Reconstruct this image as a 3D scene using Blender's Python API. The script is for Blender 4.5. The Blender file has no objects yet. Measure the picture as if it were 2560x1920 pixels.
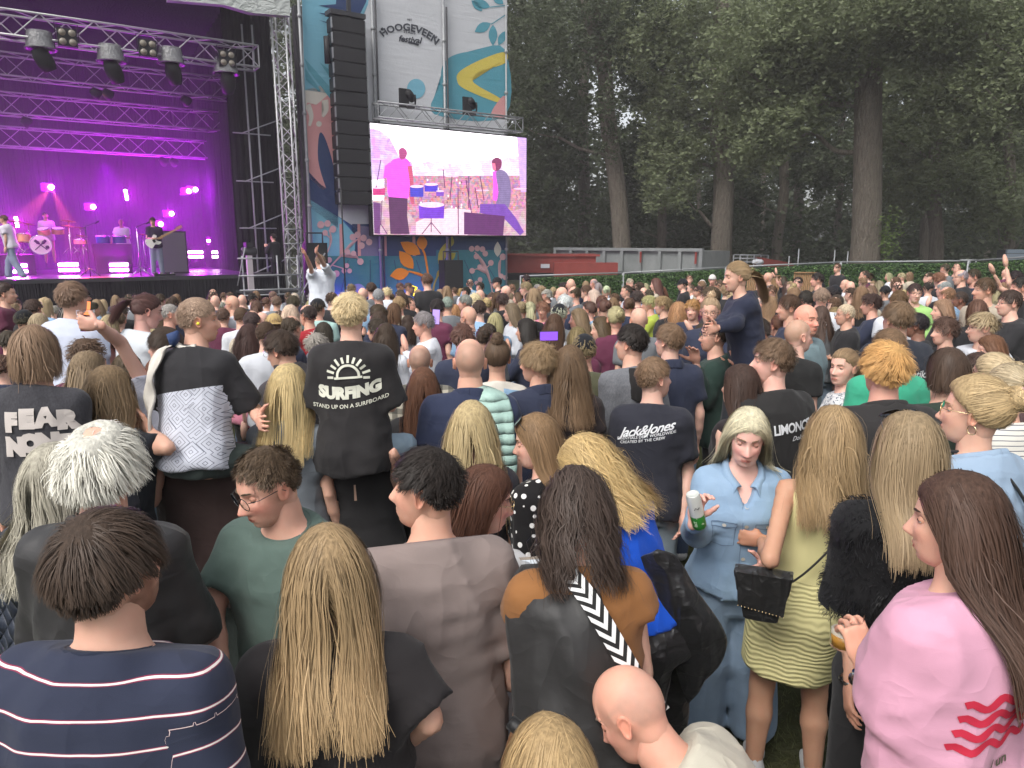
import bpy, math, random
import numpy as np
from mathutils import Vector, Matrix
from mathutils.bvhtree import BVHTree
C = bpy.context.scene.collection
SC = bpy.context.scene
rad = math.radians
# ------------------------------------------------------------------ camera, world, sun, exposure
FPX, CAMH, PITCH = 1800.0, 2.25, math.atan(355 / 1800.0)
cam_data = bpy.data.cameras.new('camera')
cam_data.sensor_width = 36.0
cam_data.lens = 36.0 * FPX / 2560.0
cam_data.clip_start = 0.05
cam_data.clip_end = 3000
cam = bpy.data.objects.new('camera', cam_data)
C.objects.link(cam)
cam.location = (0, 0, CAMH)
cam.rotation_euler = (math.pi / 2 - PITCH, 0, 0)
SC.camera = cam
SUN_EL, SUN_AZ = 52.0, 215.0
world = bpy.data.worlds.new('World')
SC.world = world
world.use_nodes = True
wn = world.node_tree
wn.nodes.clear()
w_out = wn.nodes.new('ShaderNodeOutputWorld')
w_bg = wn.nodes.new('ShaderNodeBackground')
w_sky = wn.nodes.new('ShaderNodeTexSky')
w_sky.sky_type = 'NISHITA'
w_sky.sun_disc = False
w_sky.sun_elevation = rad(SUN_EL)
w_sky.sun_rotation = rad(SUN_AZ)
w_sky.air_density = 1.0
w_sky.dust_density = 4.0
w_sky.ozone_density = 1.0
w_hsv = wn.nodes.new('ShaderNodeHueSaturation')
w_hsv.inputs['Saturation'].default_value = 0.22
w_hsv.inputs['Value'].default_value = 1.0
wn.links.new(w_sky.outputs[0], w_hsv.inputs['Color'])
wn.links.new(w_hsv.outputs[0], w_bg.inputs['Color'])
w_bg.inputs['Strength'].default_value = 0.15
wn.links.new(w_bg.outputs[0], w_out.inputs['Surface'])
sun_data = bpy.data.lights.new('sun', 'SUN')
sun_data.energy = 1.1
sun_data.angle = rad(25)
sun_data.color = (1.0, 0.96, 0.9)
sun = bpy.data.objects.new('sun', sun_data)
C.objects.link(sun)
sun.rotation_euler = (rad(90 - SUN_EL), 0, rad(180 - SUN_AZ))
SC.view_settings.view_transform = 'Standard'
SC.view_settings.look = 'None'
SC.view_settings.exposure = 0.66
SC.view_settings.gamma = 1.0
SC.view_settings.use_curve_mapping = False
SC.cycles.max_bounces = 6
SC.cycles.diffuse_bounces = 3
SC.cycles.glossy_bounces = 2
SC.cycles.transmission_bounces = 4
SC.cycles.transparent_max_bounces = 6
SC.cycles.volume_bounces = 0
SC.cycles.sample_clamp_indirect = 3.0
# ------------------------------------------------------------------ picture geometry
cT, sT = math.cos(PITCH), math.sin(PITCH)
def ray(px, py):
 x = (px - 1280) / FPX
 y = (960 - py) / FPX
 return np.array([x, cT + y * sT, -sT + y * cT])
def at(px, py, Y):
 """world point seen at a pixel of the 2560x1920 frame, at world distance Y"""
 r = ray(px, py)
 return np.array([0, 0, CAMH]) + r * (Y / r[1])
# stage coordinates: s along the front edge (to the right), t away from the audience, z up
SU = np.array([math.sin(rad(56)), math.cos(rad(56))])
ST = np.array([-SU[1], SU[0]])
S0 = np.array([-10.6, 21.8])
def stg(s, t, z):
 p = S0 + SU * s + ST * t
 return np.array([p[0], p[1], z])
def onS(px, py, t=0.0):
 """world point on the vertical plane at stage depth t"""
 r = ray(px, py)
 o = S0 + ST * t
 k = (o @ ST) / (r[:2] @ ST)
 return np.array([0, 0, CAMH]) + r * k
def onSc(px, py, t=0.0):
 """the same point in stage coordinates (s, z)"""
 p = onS(px, py, t)
 return float((p[:2] - S0) @ SU), float(p[2])
def ground_z(x, y):
 """the lawn falls gently towards the stage"""
 t = np.clip((np.asarray(y, float) - 8.0), 0, 22)
 k = np.clip(t / 8.0, 0, 1)
 return -.048 * t + .028 * np.clip(x, -12, 12) * k * k * (3 - 2 * k)
# ------------------------------------------------------------------ object helpers
def setp(o, label=None, cat=None, group=None, kind=None):
 if label: o['label'] = label
 if cat: o['category'] = cat
 if group: o['group'] = group
 if kind: o['kind'] = kind
 return o
def empty(name, loc=(0, 0, 0), rz=0.0, label=None, cat=None, group=None):
 o = bpy.data.objects.new(name, None)
 C.objects.link(o)
 o.location = tuple(float(v) for v in loc)
 o.rotation_euler = (0, 0, rz)
 o.empty_display_size = 0.1
 return setp(o, label, cat, group)
def mkmesh(name, verts, faces, mats=None, smooth=True, attrs=None, midx=None):
 """verts (n,3); faces: one array of equal-length faces or a list of such arrays"""
 me = bpy.data.meshes.new(name)
 verts = np.asarray(verts, dtype=np.float32)
 if isinstance(faces, np.ndarray): faces = [faces]
 faces = [np.asarray(f, dtype=np.int32) for f in faces if len(f)]
 nl = sum(f.size for f in faces)
 npoly = sum(len(f) for f in faces)
 me.vertices.add(len(verts))
 me.vertices.foreach_set('co', verts.ravel())
 me.loops.add(nl)
 me.loops.foreach_set('vertex_index', np.concatenate([f.ravel() for f in faces]))
 me.polygons.add(npoly)
 sizes = np.concatenate([np.full(len(f), f.shape[1], dtype=np.int32) for f in faces])
 starts = np.concatenate([[0], np.cumsum(sizes)[:-1]]).astype(np.int32)
 me.polygons.foreach_set('loop_start', starts)
 me.polygons.foreach_set('loop_total', sizes)
 me.polygons.foreach_set('use_smooth', np.full(npoly, smooth))
 if midx is not None:
  me.polygons.foreach_set('material_index', np.asarray(midx, dtype=np.int32))
 for m in (mats or []):
  me.materials.append(m)
 for k, a in (attrs or {}).items():
  a = np.asarray(a, dtype=np.float32)
  if a.ndim == 1:
   at_ = me.attributes.new(k, 'FLOAT', 'POINT')
   at_.data.foreach_set('value', a)
  else:
   at_ = me.attributes.new(k, 'FLOAT_COLOR', 'POINT')
   if a.shape[1] == 3: a = np.hstack([a, np.ones((len(a), 1), np.float32)])
   at_.data.foreach_set('color', a.ravel())
 me.update(calc_edges=True)
 me.validate()
 return me
def obj(name, me, parent=None, color=None, loc=None, label=None):
 o = bpy.data.objects.new(name, me)
 C.objects.link(o)
 if parent is not None: o.parent = parent
 if color is not None: o.color = tuple(color[:3]) + (1.0,)
 if loc is not None: o.location = tuple(float(v) for v in loc)
 if label: o['label'] = label
 return o
class MB:
 """collects simple solids, then makes one mesh"""
 def __init__(self):
  self.v, self.q, self.t, self.n = [], [], [], 0
 def add(self, v, q=None, t=None):
  v = np.asarray(v, dtype=float)
  if q is not None and len(q): self.q.append(np.asarray(q) + self.n)
  if t is not None and len(t): self.t.append(np.asarray(t) + self.n)
  self.v.append(v)
  self.n += len(v)
  return self
 def box(self, c, size, R=None):
  s = np.array(size) / 2
  v = np.array([[x, y, z] for x in (-1, 1) for y in (-1, 1) for z in (-1, 1)]) * s
  if R is not None: v = v @ np.asarray(R).T
  v = v + np.asarray(c)
  q = [[0, 1, 3, 2], [4, 6, 7, 5], [0, 4, 5, 1], [2, 3, 7, 6], [0, 2, 6, 4], [1, 5, 7, 3]]
  return self.add(v, q)
 def hexa(self, v8):
  """8 corners: bottom four ccw then top four ccw"""
  return self.add(v8, [[3, 2, 1, 0], [4, 5, 6, 7], [0, 1, 5, 4], [1, 2, 6, 5], [2, 3, 7, 6], [3, 0, 4, 7]])
 def tube(self, pts, r, n=8, caps=True):
  pts = np.asarray(pts, dtype=float)
  k = len(pts)
  r = np.full(k, r) if np.isscalar(r) else np.asarray(r, dtype=float)
  d = np.gradient(pts, axis=0)
  d /= np.linalg.norm(d, axis=1)[:, None] + 1e-12
  a = np.array([0, 0, 1.0]) if abs(d[0][2]) < 0.9 else np.array([1.0, 0, 0])
  V = []
  for i in range(k):
   u = np.cross(d[i], a); u /= np.linalg.norm(u) + 1e-12
   w = np.cross(d[i], u); a = -w if False else a
   an = np.arange(n) * 2 * math.pi / n
   V.append(pts[i] + r[i] * (np.cos(an)[:, None] * u + np.sin(an)[:, None] * w))
  V = np.concatenate(V)
  q = []
  for i in range(k - 1):
   for j in range(n):
    j2 = (j + 1) % n
    q.append([i * n + j, i * n + j2, (i + 1) * n + j2, (i + 1) * n + j])
  t = []
  if caps:
   c0, c1 = len(V), len(V) + 1
   V = np.vstack([V, pts[0], pts[-1]])
   for j in range(n):
    j2 = (j + 1) % n
    t.append([c0, j2, j])
    t.append([c1, (k - 1) * n + j, (k - 1) * n + j2])
  return self.add(V, q, t)
 def lathe(self, prof, n=20, o=(0, 0, 0), R=None):
  """prof: (radius, height) rows"""
  prof = np.asarray(prof, dtype=float)
  an = np.arange(n) * 2 * math.pi / n
  V = np.concatenate([np.c_[p[0] * np.cos(an), p[0] * np.sin(an), np.full(n, p[1])] for p in prof])
  if R is not None: V = V @ np.asarray(R).T
  q = []
  for i in range(len(prof) - 1):
   for j in range(n):
    j2 = (j + 1) % n
    q.append([i * n + j, i * n + j2, (i + 1) * n + j2, (i + 1) * n + j])
  return self.add(V + np.asarray(o), q)
 def mesh(self, name, mats=None, smooth=False):
  f = []
  if self.q: f.append(np.concatenate(self.q))
  if self.t: f.append(np.concatenate(self.t))
  return mkmesh(name, np.concatenate(self.v), f, mats, smooth)
 def build(self, name, mat, parent=None, smooth=False, color=None, label=None):
  me = self.mesh(name, [mat] if mat else None, smooth)
  return obj(name, me, parent, color, label=label)
# ------------------------------------------------------------------ materials
def mat(name, build=None, rough=0.6, color=(0.5, 0.5, 0.5), spec=0.3, metal=0.0, emis=None, estr=1.0):
 m = bpy.data.materials.new(name)
 m.use_nodes = True
 nt = m.node_tree
 b = nt.nodes['Principled BSDF']
 b.inputs['Base Color'].default_value = (*color, 1)
 b.inputs['Roughness'].default_value = rough
 b.inputs['Specular IOR Level'].default_value = spec
 b.inputs['Metallic'].default_value = metal
 if emis:
  b.inputs['Emission Color'].default_value = (*emis, 1)
  b.inputs['Emission Strength'].default_value = estr
 if build: build(nt, b)
 return m
def N(nt, t, **kw):
 n = nt.nodes.new('ShaderNode' + t)
 for k, v in kw.items():
  if k in n.inputs: n.inputs[k].default_value = v
  else: setattr(n, k, v)
 return n
def L(nt, a, b):
 nt.links.new(a, b)
def mathn(nt, op, a, b=None, clamp=False):
 n = nt.nodes.new('ShaderNodeMath')
 n.operation = op
 n.use_clamp = clamp
 for i, v in enumerate((a, b)):
  if v is None: continue
  if isinstance(v, (int, float)): n.inputs[i].default_value = v
  else: nt.links.new(v, n.inputs[i])
 return n.outputs[0]
def mixc(nt, fac, a, b, mode='MIX'):
 n = nt.nodes.new('ShaderNodeMix')
 n.data_type = 'RGBA'
 n.blend_type = mode
 for s, v in ((n.inputs[0], fac), (n.inputs[6], a), (n.inputs[7], b)):
  if isinstance(v, (int, float)): s.default_value = v
  elif isinstance(v, tuple): s.default_value = (*v[:3], 1)
  else: nt.links.new(v, s)
 return n.outputs[2]
def noise(nt, scale, detail=3.0, rough=0.55, vec=None, stretch=None, dist=0.0, coord='Object'):
 tc = nt.nodes.new('ShaderNodeTexCoord')
 v = tc.outputs[coord] if vec is None else vec
 if stretch is not None:
  mp = nt.nodes.new('ShaderNodeMapping')
  mp.inputs['Scale'].default_value = stretch
  nt.links.new(v, mp.inputs[0])
  v = mp.outputs[0]
 n = nt.nodes.new('ShaderNodeTexNoise')
 n.inputs['Scale'].default_value = scale
 n.inputs['Detail'].default_value = detail
 n.inputs['Roughness'].default_value = rough
 n.inputs['Distortion'].default_value = dist
 nt.links.new(v, n.inputs['Vector'])
 return n.outputs['Fac']
def bump(nt, b, h, strength=0.3, dist=0.01, chain=None):
 n = nt.nodes.new('ShaderNodeBump')
 n.inputs['Strength'].default_value = strength
 n.inputs['Distance'].default_value = dist
 nt.links.new(h, n.inputs['Height'])
 if chain is not None: nt.links.new(chain, n.inputs['Normal'])
 nt.links.new(n.outputs[0], b.inputs['Normal'])
 return n.outputs[0]
def objcol(nt):
 return nt.nodes.new('ShaderNodeObjectInfo').outputs['Color']
def attr(nt, name, out='Fac'):
 a = nt.nodes.new('ShaderNodeAttribute')
 a.attribute_name = name
 return a.outputs[out]
def m_skin(nt, b):
 f = noise(nt, 35, 3)
 c = mixc(nt, 1.0, objcol(nt), attr(nt, 'tint', 'Color'), 'MULTIPLY')
 f2 = noise(nt, 14, 2)
 c = mixc(nt, mathn(nt, 'MULTIPLY', f2, 0.35), c, mixc(nt, 1.0, c, (0.98, 0.80, 0.74), 'MULTIPLY'))
 c = mixc(nt, mathn(nt, 'MULTIPLY', f, 0.40), c, mixc(nt, 1.0, c, (0.95, 0.62, 0.55), 'MULTIPLY'))
 L(nt, c, b.inputs['Base Color'])
 bump(nt, b, noise(nt, 220, 2), 0.12, 0.002)
def m_hair(nt, b):
 t = attr(nt, 'tone')
 k = mathn(nt, 'MULTIPLY_ADD', t, 1.25)
 k.node.inputs[2].default_value = 0.38
 cc = nt.nodes.new('ShaderNodeCombineColor')
 for i in range(3): L(nt, k, cc.inputs[i])
 c = mixc(nt, 1.0, objcol(nt), cc.outputs[0], 'MULTIPLY')
 L(nt, c, b.inputs['Base Color'])
def m_cap(nt, b):
 """scalp under the strands: hair colour broken by fine streaks"""
 f = noise(nt, 90, 3, stretch=(1, 1, 0.35))
 k = mathn(nt, 'MULTIPLY_ADD', f, 1.1)
 k.node.inputs[2].default_value = 0.22
 cc = nt.nodes.new('ShaderNodeCombineColor')
 for i in range(3): L(nt, k, cc.inputs[i])
 c = mixc(nt, 1.0, objcol(nt), cc.outputs[0], 'MULTIPLY')
 L(nt, c, b.inputs['Base Color'])
 bump(nt, b, f, 0.7, 0.006)
def cloth_mat(name, pattern=None, rough=0.85, wr=0.5, spec=0.15, weave=900, wscale=5.0):
 def bld(nt, b):
  c = objcol(nt)
  n1 = noise(nt, 3.0, 4)
  c = mixc(nt, mathn(nt, 'MULTIPLY', n1, 0.5), c, mixc(nt, 1.0, c, (0.72, 0.72, 0.74), 'MULTIPLY'))
  if pattern: c = pattern(nt, c)
  L(nt, c, b.inputs['Base Color'])
  def ridge(sc, st, ds, p):
   f = noise(nt, sc, 1.5, stretch=st, dist=ds)
   a = mathn(nt, 'ABSOLUTE', mathn(nt, 'SUBTRACT', mathn(nt, 'MULTIPLY', f, 2.0), 1.0))
   return mathn(nt, 'POWER', mathn(nt, 'SUBTRACT', 1.0, a), p)
  msk = noise(nt, 4.0, 1)
  n = bump(nt, b, mathn(nt, 'MULTIPLY', ridge(wscale * .8, (1.3, 1.3, .35), .4, 3.0), msk), min(1, wr * 1.1), 0.030)
  n = bump(nt, b, mathn(nt, 'MULTIPLY', ridge(wscale * 1.5, (.8, .8, 1.3), .5, 3.5), mathn(nt, 'SUBTRACT', 1.0, msk)), min(1, wr * .7), 0.010, n)
  w2 = noise(nt, wscale * 5, 2, stretch=(0.7, 0.7, 1.2), dist=1.0)
  n = bump(nt, b, w2, wr * 0.3, 0.004, n)
  bump(nt, b, noise(nt, weave, 1), 0.25, 0.002, n)
  b.inputs['Sheen Weight'].default_value = 0.08
 return mat(name, bld, rough=rough, spec=spec)
M = {}
M['skin'] = mat('skin', m_skin, rough=0.52, spec=0.35)
_sb = M['skin'].node_tree.nodes['Principled BSDF']
_sb.inputs['Subsurface Weight'].default_value = 0.10
_sb.inputs['Subsurface Scale'].default_value = 0.012
M['hair'] = mat('hair', m_hair, rough=0.5, spec=0.22)
M['cap'] = mat('scalp_hair', m_cap, rough=0.7, spec=0.2)
M['cloth'] = cloth_mat('cloth')
M['eyewhite'] = mat('eye_white', rough=0.25, color=(0.7, 0.67, 0.64), spec=0.5)
M['iris'] = mat('iris', rough=0.2, color=(0.06, 0.07, 0.07), spec=0.6)
M['lash'] = mat('lash', rough=0.6, color=(0.03, 0.02, 0.015))
# ------------------------------------------------------------------ numpy geometry for people
rng = np.random.default_rng(7)
def hash3(i, j, k, seed=0):
 n = (i * 374761393 + j * 668265263 + k * 2147483647 + seed * 1274126177).astype(np.int64) & 0xffffffff
 n = ((n ^ (n >> 13)) * 1274126177) & 0xffffffff
 return ((n ^ (n >> 16)) & 0xffff).astype(np.float32) / 65535.0
def vnoise(P, scale, seed=0):
 """value noise in -1..1; scale = size of a cell in metres (scalar or 3)"""
 q = P / np.asarray(scale, dtype=np.float32)
 i = np.floor(q).astype(np.int64)
 f = (q - i).astype(np.float32)
 f = f * f * (3 - 2 * f)
 r = 0
 for dx in (0, 1):
  for dy in (0, 1):
   for dz in (0, 1):
    w = (f[..., 0] if dx else 1 - f[..., 0]) * (f[..., 1] if dy else 1 - f[..., 1]) * (f[..., 2] if dz else 1 - f[..., 2])
    r = r + w * hash3(i[..., 0] + dx, i[..., 1] + dy, i[..., 2] + dz, seed)
 return r * 2 - 1
def surf_nets(D, org, h):
 S = D < 0
 nx, ny, nz = D.shape
 cnt = np.zeros((nx - 1, ny - 1, nz - 1), np.int8)
 for dx in (0, 1):
  for dy in (0, 1):
   for dz in (0, 1):
    cnt += S[dx:nx - 1 + dx, dy:ny - 1 + dy, dz:nz - 1 + dz]
 act = (cnt > 0) & (cnt < 8)
 idx = -np.ones(act.shape, np.int64)
 ai, aj, ak = np.nonzero(act)
 idx[ai, aj, ak] = np.arange(len(ai))
 acc = np.zeros((len(ai), 3)); n = np.zeros(len(ai))
 cor = [(0, 0, 0), (1, 0, 0), (0, 1, 0), (1, 1, 0), (0, 0, 1), (1, 0, 1), (0, 1, 1), (1, 1, 1)]
 for a in range(8):
  for b in range(a + 1, 8):
   ca, cb = np.array(cor[a]), np.array(cor[b])
   if abs(ca - cb).sum() != 1: continue
   da = D[ai + ca[0], aj + ca[1], ak + ca[2]]
   db = D[ai + cb[0], aj + cb[1], ak + cb[2]]
   m = (da < 0) != (db < 0)
   t = np.where(m, da / np.where(m, da - db, 1), 0)
   p = ca + t[:, None] * (cb - ca)
   acc += p * m[:, None]; n += m
 V = (np.c_[ai, aj, ak] + acc / n[:, None]) * h + org
 Q = []
 for ax in range(3):
  o1, o2 = [(1, 2), (2, 0), (0, 1)][ax]
  sl0 = [slice(None)] * 3; sl1 = [slice(None)] * 3
  sl0[ax] = slice(0, -1); sl1[ax] = slice(1, None)
  A, B = S[tuple(sl0)], S[tuple(sl1)]
  e = np.argwhere(A != B)
  e = e[(e[:, o1] > 0) & (e[:, o2] > 0) & (e[:, o1] < D.shape[o1] - 1) & (e[:, o2] < D.shape[o2] - 1)]
  if not len(e): continue
  fl = A[e[:, 0], e[:, 1], e[:, 2]]
  def g(d1, d2):
   c = e.copy(); c[:, o1] -= d1; c[:, o2] -= d2
   return idx[c[:, 0], c[:, 1], c[:, 2]]
  q = np.c_[g(1, 1), g(0, 1), g(0, 0), g(1, 0)]
  q[~fl] = q[~fl][:, ::-1]
  Q.append(q)
 Q = np.concatenate(Q)
 return V, Q
def smin(a, b, k):
 h = np.clip(0.5 + 0.5 * (b - a) / k, 0, 1)
 return b * (1 - h) + a * h - k * h * (1 - h)
def cap(P, a, b, ra, rb, flat=None, fk=1.0):
 """tapered capsule; flat = axis along which it is squashed by fk (<1)"""
 a = np.asarray(a, np.float32); b = np.asarray(b, np.float32)
 ab = b - a
 t = np.clip(((P - a) @ ab) / (ab @ ab + 1e-9), 0, 1)
 q = P - a - t[..., None] * ab
 if flat is not None:
  f = np.asarray(flat, np.float32)
  c = q @ f
  q = q + (c * (1 / fk - 1))[..., None] * f
 return np.sqrt((q * q).sum(-1)) - (ra + (rb - ra) * t)
def grid_sdf(fn, lo, hi, h, pad=2, sm=0):
 lo = np.asarray(lo) - pad * h; hi = np.asarray(hi) + pad * h
 n = np.ceil((hi - lo) / h).astype(int) + 1
 ax = [lo[i] + h * np.arange(n[i], dtype=np.float32) for i in range(3)]
 P = np.stack(np.meshgrid(*ax, indexing='ij'), -1).astype(np.float32)
 return surf_nets(fn(P), lo, h)
def rotm(yaw=0, pitch=0, roll=0):
 """columns = right, forward, up.  yaw left(+), pitch forward/down(+), roll towards the right(+), degrees"""
 y, p, r = rad(yaw), rad(pitch), rad(roll)
 Rz = np.array([[math.cos(y), -math.sin(y), 0], [math.sin(y), math.cos(y), 0], [0, 0, 1]])
 Rx = np.array([[1, 0, 0], [0, math.cos(-p), -math.sin(-p)], [0, math.sin(-p), math.cos(-p)]])
 Ry = np.array([[math.cos(r), 0, math.sin(r)], [0, 1, 0], [-math.sin(r), 0, math.cos(r)]])
 return Rz @ Rx @ Ry
# torso tables: w (up the spine), half width, half depth, centre depth
TB = {
 'm': [(-.10, .15, .10, -.01), (0, .168, .118, -.01), (.10, .160, .112, 0), (.20, .150, .108, .005), (.32, .160, .115, .005),
   (.42, .170, .12, 0), (.50, .160, .105, -.01), (.56, .105, .08, -.015), (.60, .064, .064, -.01), (.66, .058, .060, .0)],
 'f': [(-.10, .155, .105, -.01), (0, .172, .125, -.015), (.10, .152, .108, 0), (.20, .126, .092, .005), (.32, .138, .105, .012),
   (.40, .146, .122, .015), (.48, .140, .10, 0), (.55, .095, .075, -.01), (.60, .052, .054, -.01), (.66, .048, .050, .0)],
}
NECKW = 0.745   # head centre above the pelvis along the spine
def torso_d(u, v, w, tab, inf=0.0, ainf=None, n=2.3):
 T = np.array(tab)
 a = np.interp(w, T[:, 0], T[:, 1]) + inf
 b = np.interp(w, T[:, 0], T[:, 2]) + inf
 c = np.interp(w, T[:, 0], T[:, 3])
 if ainf is not None:
  e = ainf(w)
  a = a + e; b = b + e * 0.8
 r = (np.abs(u / a) ** n + np.abs((v - c) / b) ** n) ** (1 / n)
 d = (r - 1) * np.minimum(a, b)
 return np.maximum(d, np.maximum(T[0, 0] - w, w - T[-1, 0]))
ARMS = {  # elbow, wrist in the torso frame (right arm; x mirrored for the left)
 'down': ((.212, -.03, .24), (.225, .05, -.01)),
 'out': ((.30, -.02, .27), (.36, .08, .04)),
 'front': ((.208, .03, .24), (.07, .23, .24)),
 'cross': ((.215, .06, .25), (-.02, .20, .27)),
 'phone': ((.22, .12, .28), (.09, .30, .46)),
 'up': ((.27, .10, .70), (.22, .14, .95)),
 'up2': ((.30, .16, .60), (.20, .26, .84)),
 'hip': ((.32, -.06, .30), (.20, .03, .10)),
 'chin': ((.20, .16, .30), (.06, .20, .52)),
 'back': ((.25, -.10, .27), (.10, -.16, .12)),
}
def hand_mesh(R, curl=0.5, spread=0.12, left=False, grip=False, h=0.0048, s=1.0, point=False):
 """R columns: fingers, thumb side, back of the hand; wrist at 0"""
 def fn(P):
  d = cap(P, (-.02, 0, 0), (.035, 0, 0), .026, .033, (0, 0, 1), .62)
  d = smin(d, cap(P, (.03, -.018, 0), (.085, -.026, .003), .020, .015, (0, 0, 1), .75), .014)
  d = smin(d, cap(P, (.03, .012, 0), (.088, .024, .003), .022, .015, (0, 0, 1), .75), .014)
  d = smin(d, cap(P, (.04, 0, 0), (.088, 0, .004), .026, .018, (0, 0, 1), .62), .012)
  for k, (y, ln) in enumerate(((.031, .074), (.011, .083), (-.010, .078), (-.030, .062))):
   cu = curl * (0.9 + 0.12 * k)
   if point and k == 0: cu = 0.12
   p = np.array([.086 - .005 * abs(k - 1.3), y * 1.0, .002])
   ang = cu * 0.8
   sp = (1.4 - k) * spread
   for seg, (l_, r0, r1) in enumerate(((.46, .0098, .0090), (.31, .0090, .0082), (.25, .0082, .0070))):
    dr = np.array([math.cos(ang) * math.cos(sp), math.cos(ang) * math.sin(sp), -math.sin(ang)])
    q = p + dr * ln * l_
    d = smin(d, cap(P, p, q, r0, r1), .004)
    p = q
    ang += cu * (1.05 if seg == 0 else .75)
  p = np.array([.020, .024, -.004])
  tx = (.55, .78, -.30) if not grip else (.62, .35, -.72)
  for l_, r0, r1, b_ in ((.045, .0150, .0125, 0), (.033, .0120, .0100, .35), (.026, .0100, .0080, .6)):
   dr = np.array(tx) + b_ * np.array([.35, -.5, -.25])
   dr /= np.linalg.norm(dr)
   q = p + dr * l_
   d = smin(d, cap(P, p, q, r0, r1), .008)
   p = q
  return d
 V, Q = grid_sdf(fn, (-.05, -.07, -.13), (.19, .10, .035), h)
 if left:
  V = V * np.array([1, -1, 1]); Q = Q[:, ::-1]
 return (V * s) @ np.asarray(R).T, Q
def unit(v):
 v = np.asarray(v, float)
 return v / (np.linalg.norm(v) + 1e-12)
# ---- head
import bmesh
_ico = {}
def ico(level):
 if level not in _ico:
  bm = bmesh.new()
  bmesh.ops.create_icosphere(bm, subdivisions=level, radius=1.0)
  V = np.array([v.co[:] for v in bm.verts])
  F = np.array([[v.index for v in f.verts] for f in bm.faces])
  bm.free()
  V /= np.linalg.norm(V, axis=1)[:, None]
  _ico[level] = (V, F)
  V = V + np.array([0, .42, -.06])   # closer spacing on the face
  V /= np.linalg.norm(V, axis=1)[:, None]
  _ico[('f', level)] = (V, F)
 return _ico[level]
def ell_r(d, c, R):
 """distance from the origin along d to the ellipsoid (centre c, radii R)"""
 c = np.asarray(c); R = np.asarray(R)
 A = ((d / R) ** 2).sum(1); B = -2 * (d * c / R ** 2).sum(1); Cc = ((c / R) ** 2).sum() - 1
 disc = np.maximum(B * B - 4 * A * Cc, 0)
 r = (-B + np.sqrt(disc)) / (2 * A)
 return np.where((B * B - 4 * A * Cc) > 0, r, 0.02)
def head_base(d, f):
 jw = f.get('jaw', 1.0)
 r1 = ell_r(d, (0, -.012, .024), (.0755, .096, .096))
 r2 = ell_r(d, (0, .028, -.030), (.0600 * f.get('wide', 1.0), .064, .083))
 r3 = ell_r(d, (0, .036, -.072), (.046 * jw, .050, .046))
 r4 = ell_r(d, (0, -.03, -.05), (.054, .045, .06))
 p = 14.0
 r = (r1 ** p + r2 ** p + r3 ** p + r4 ** p) ** (1 / p) * 0.985
 return d * r[:, None]
def gs(x, m, s):
 return np.exp(-0.5 * ((x - m) / s) ** 2)
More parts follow.
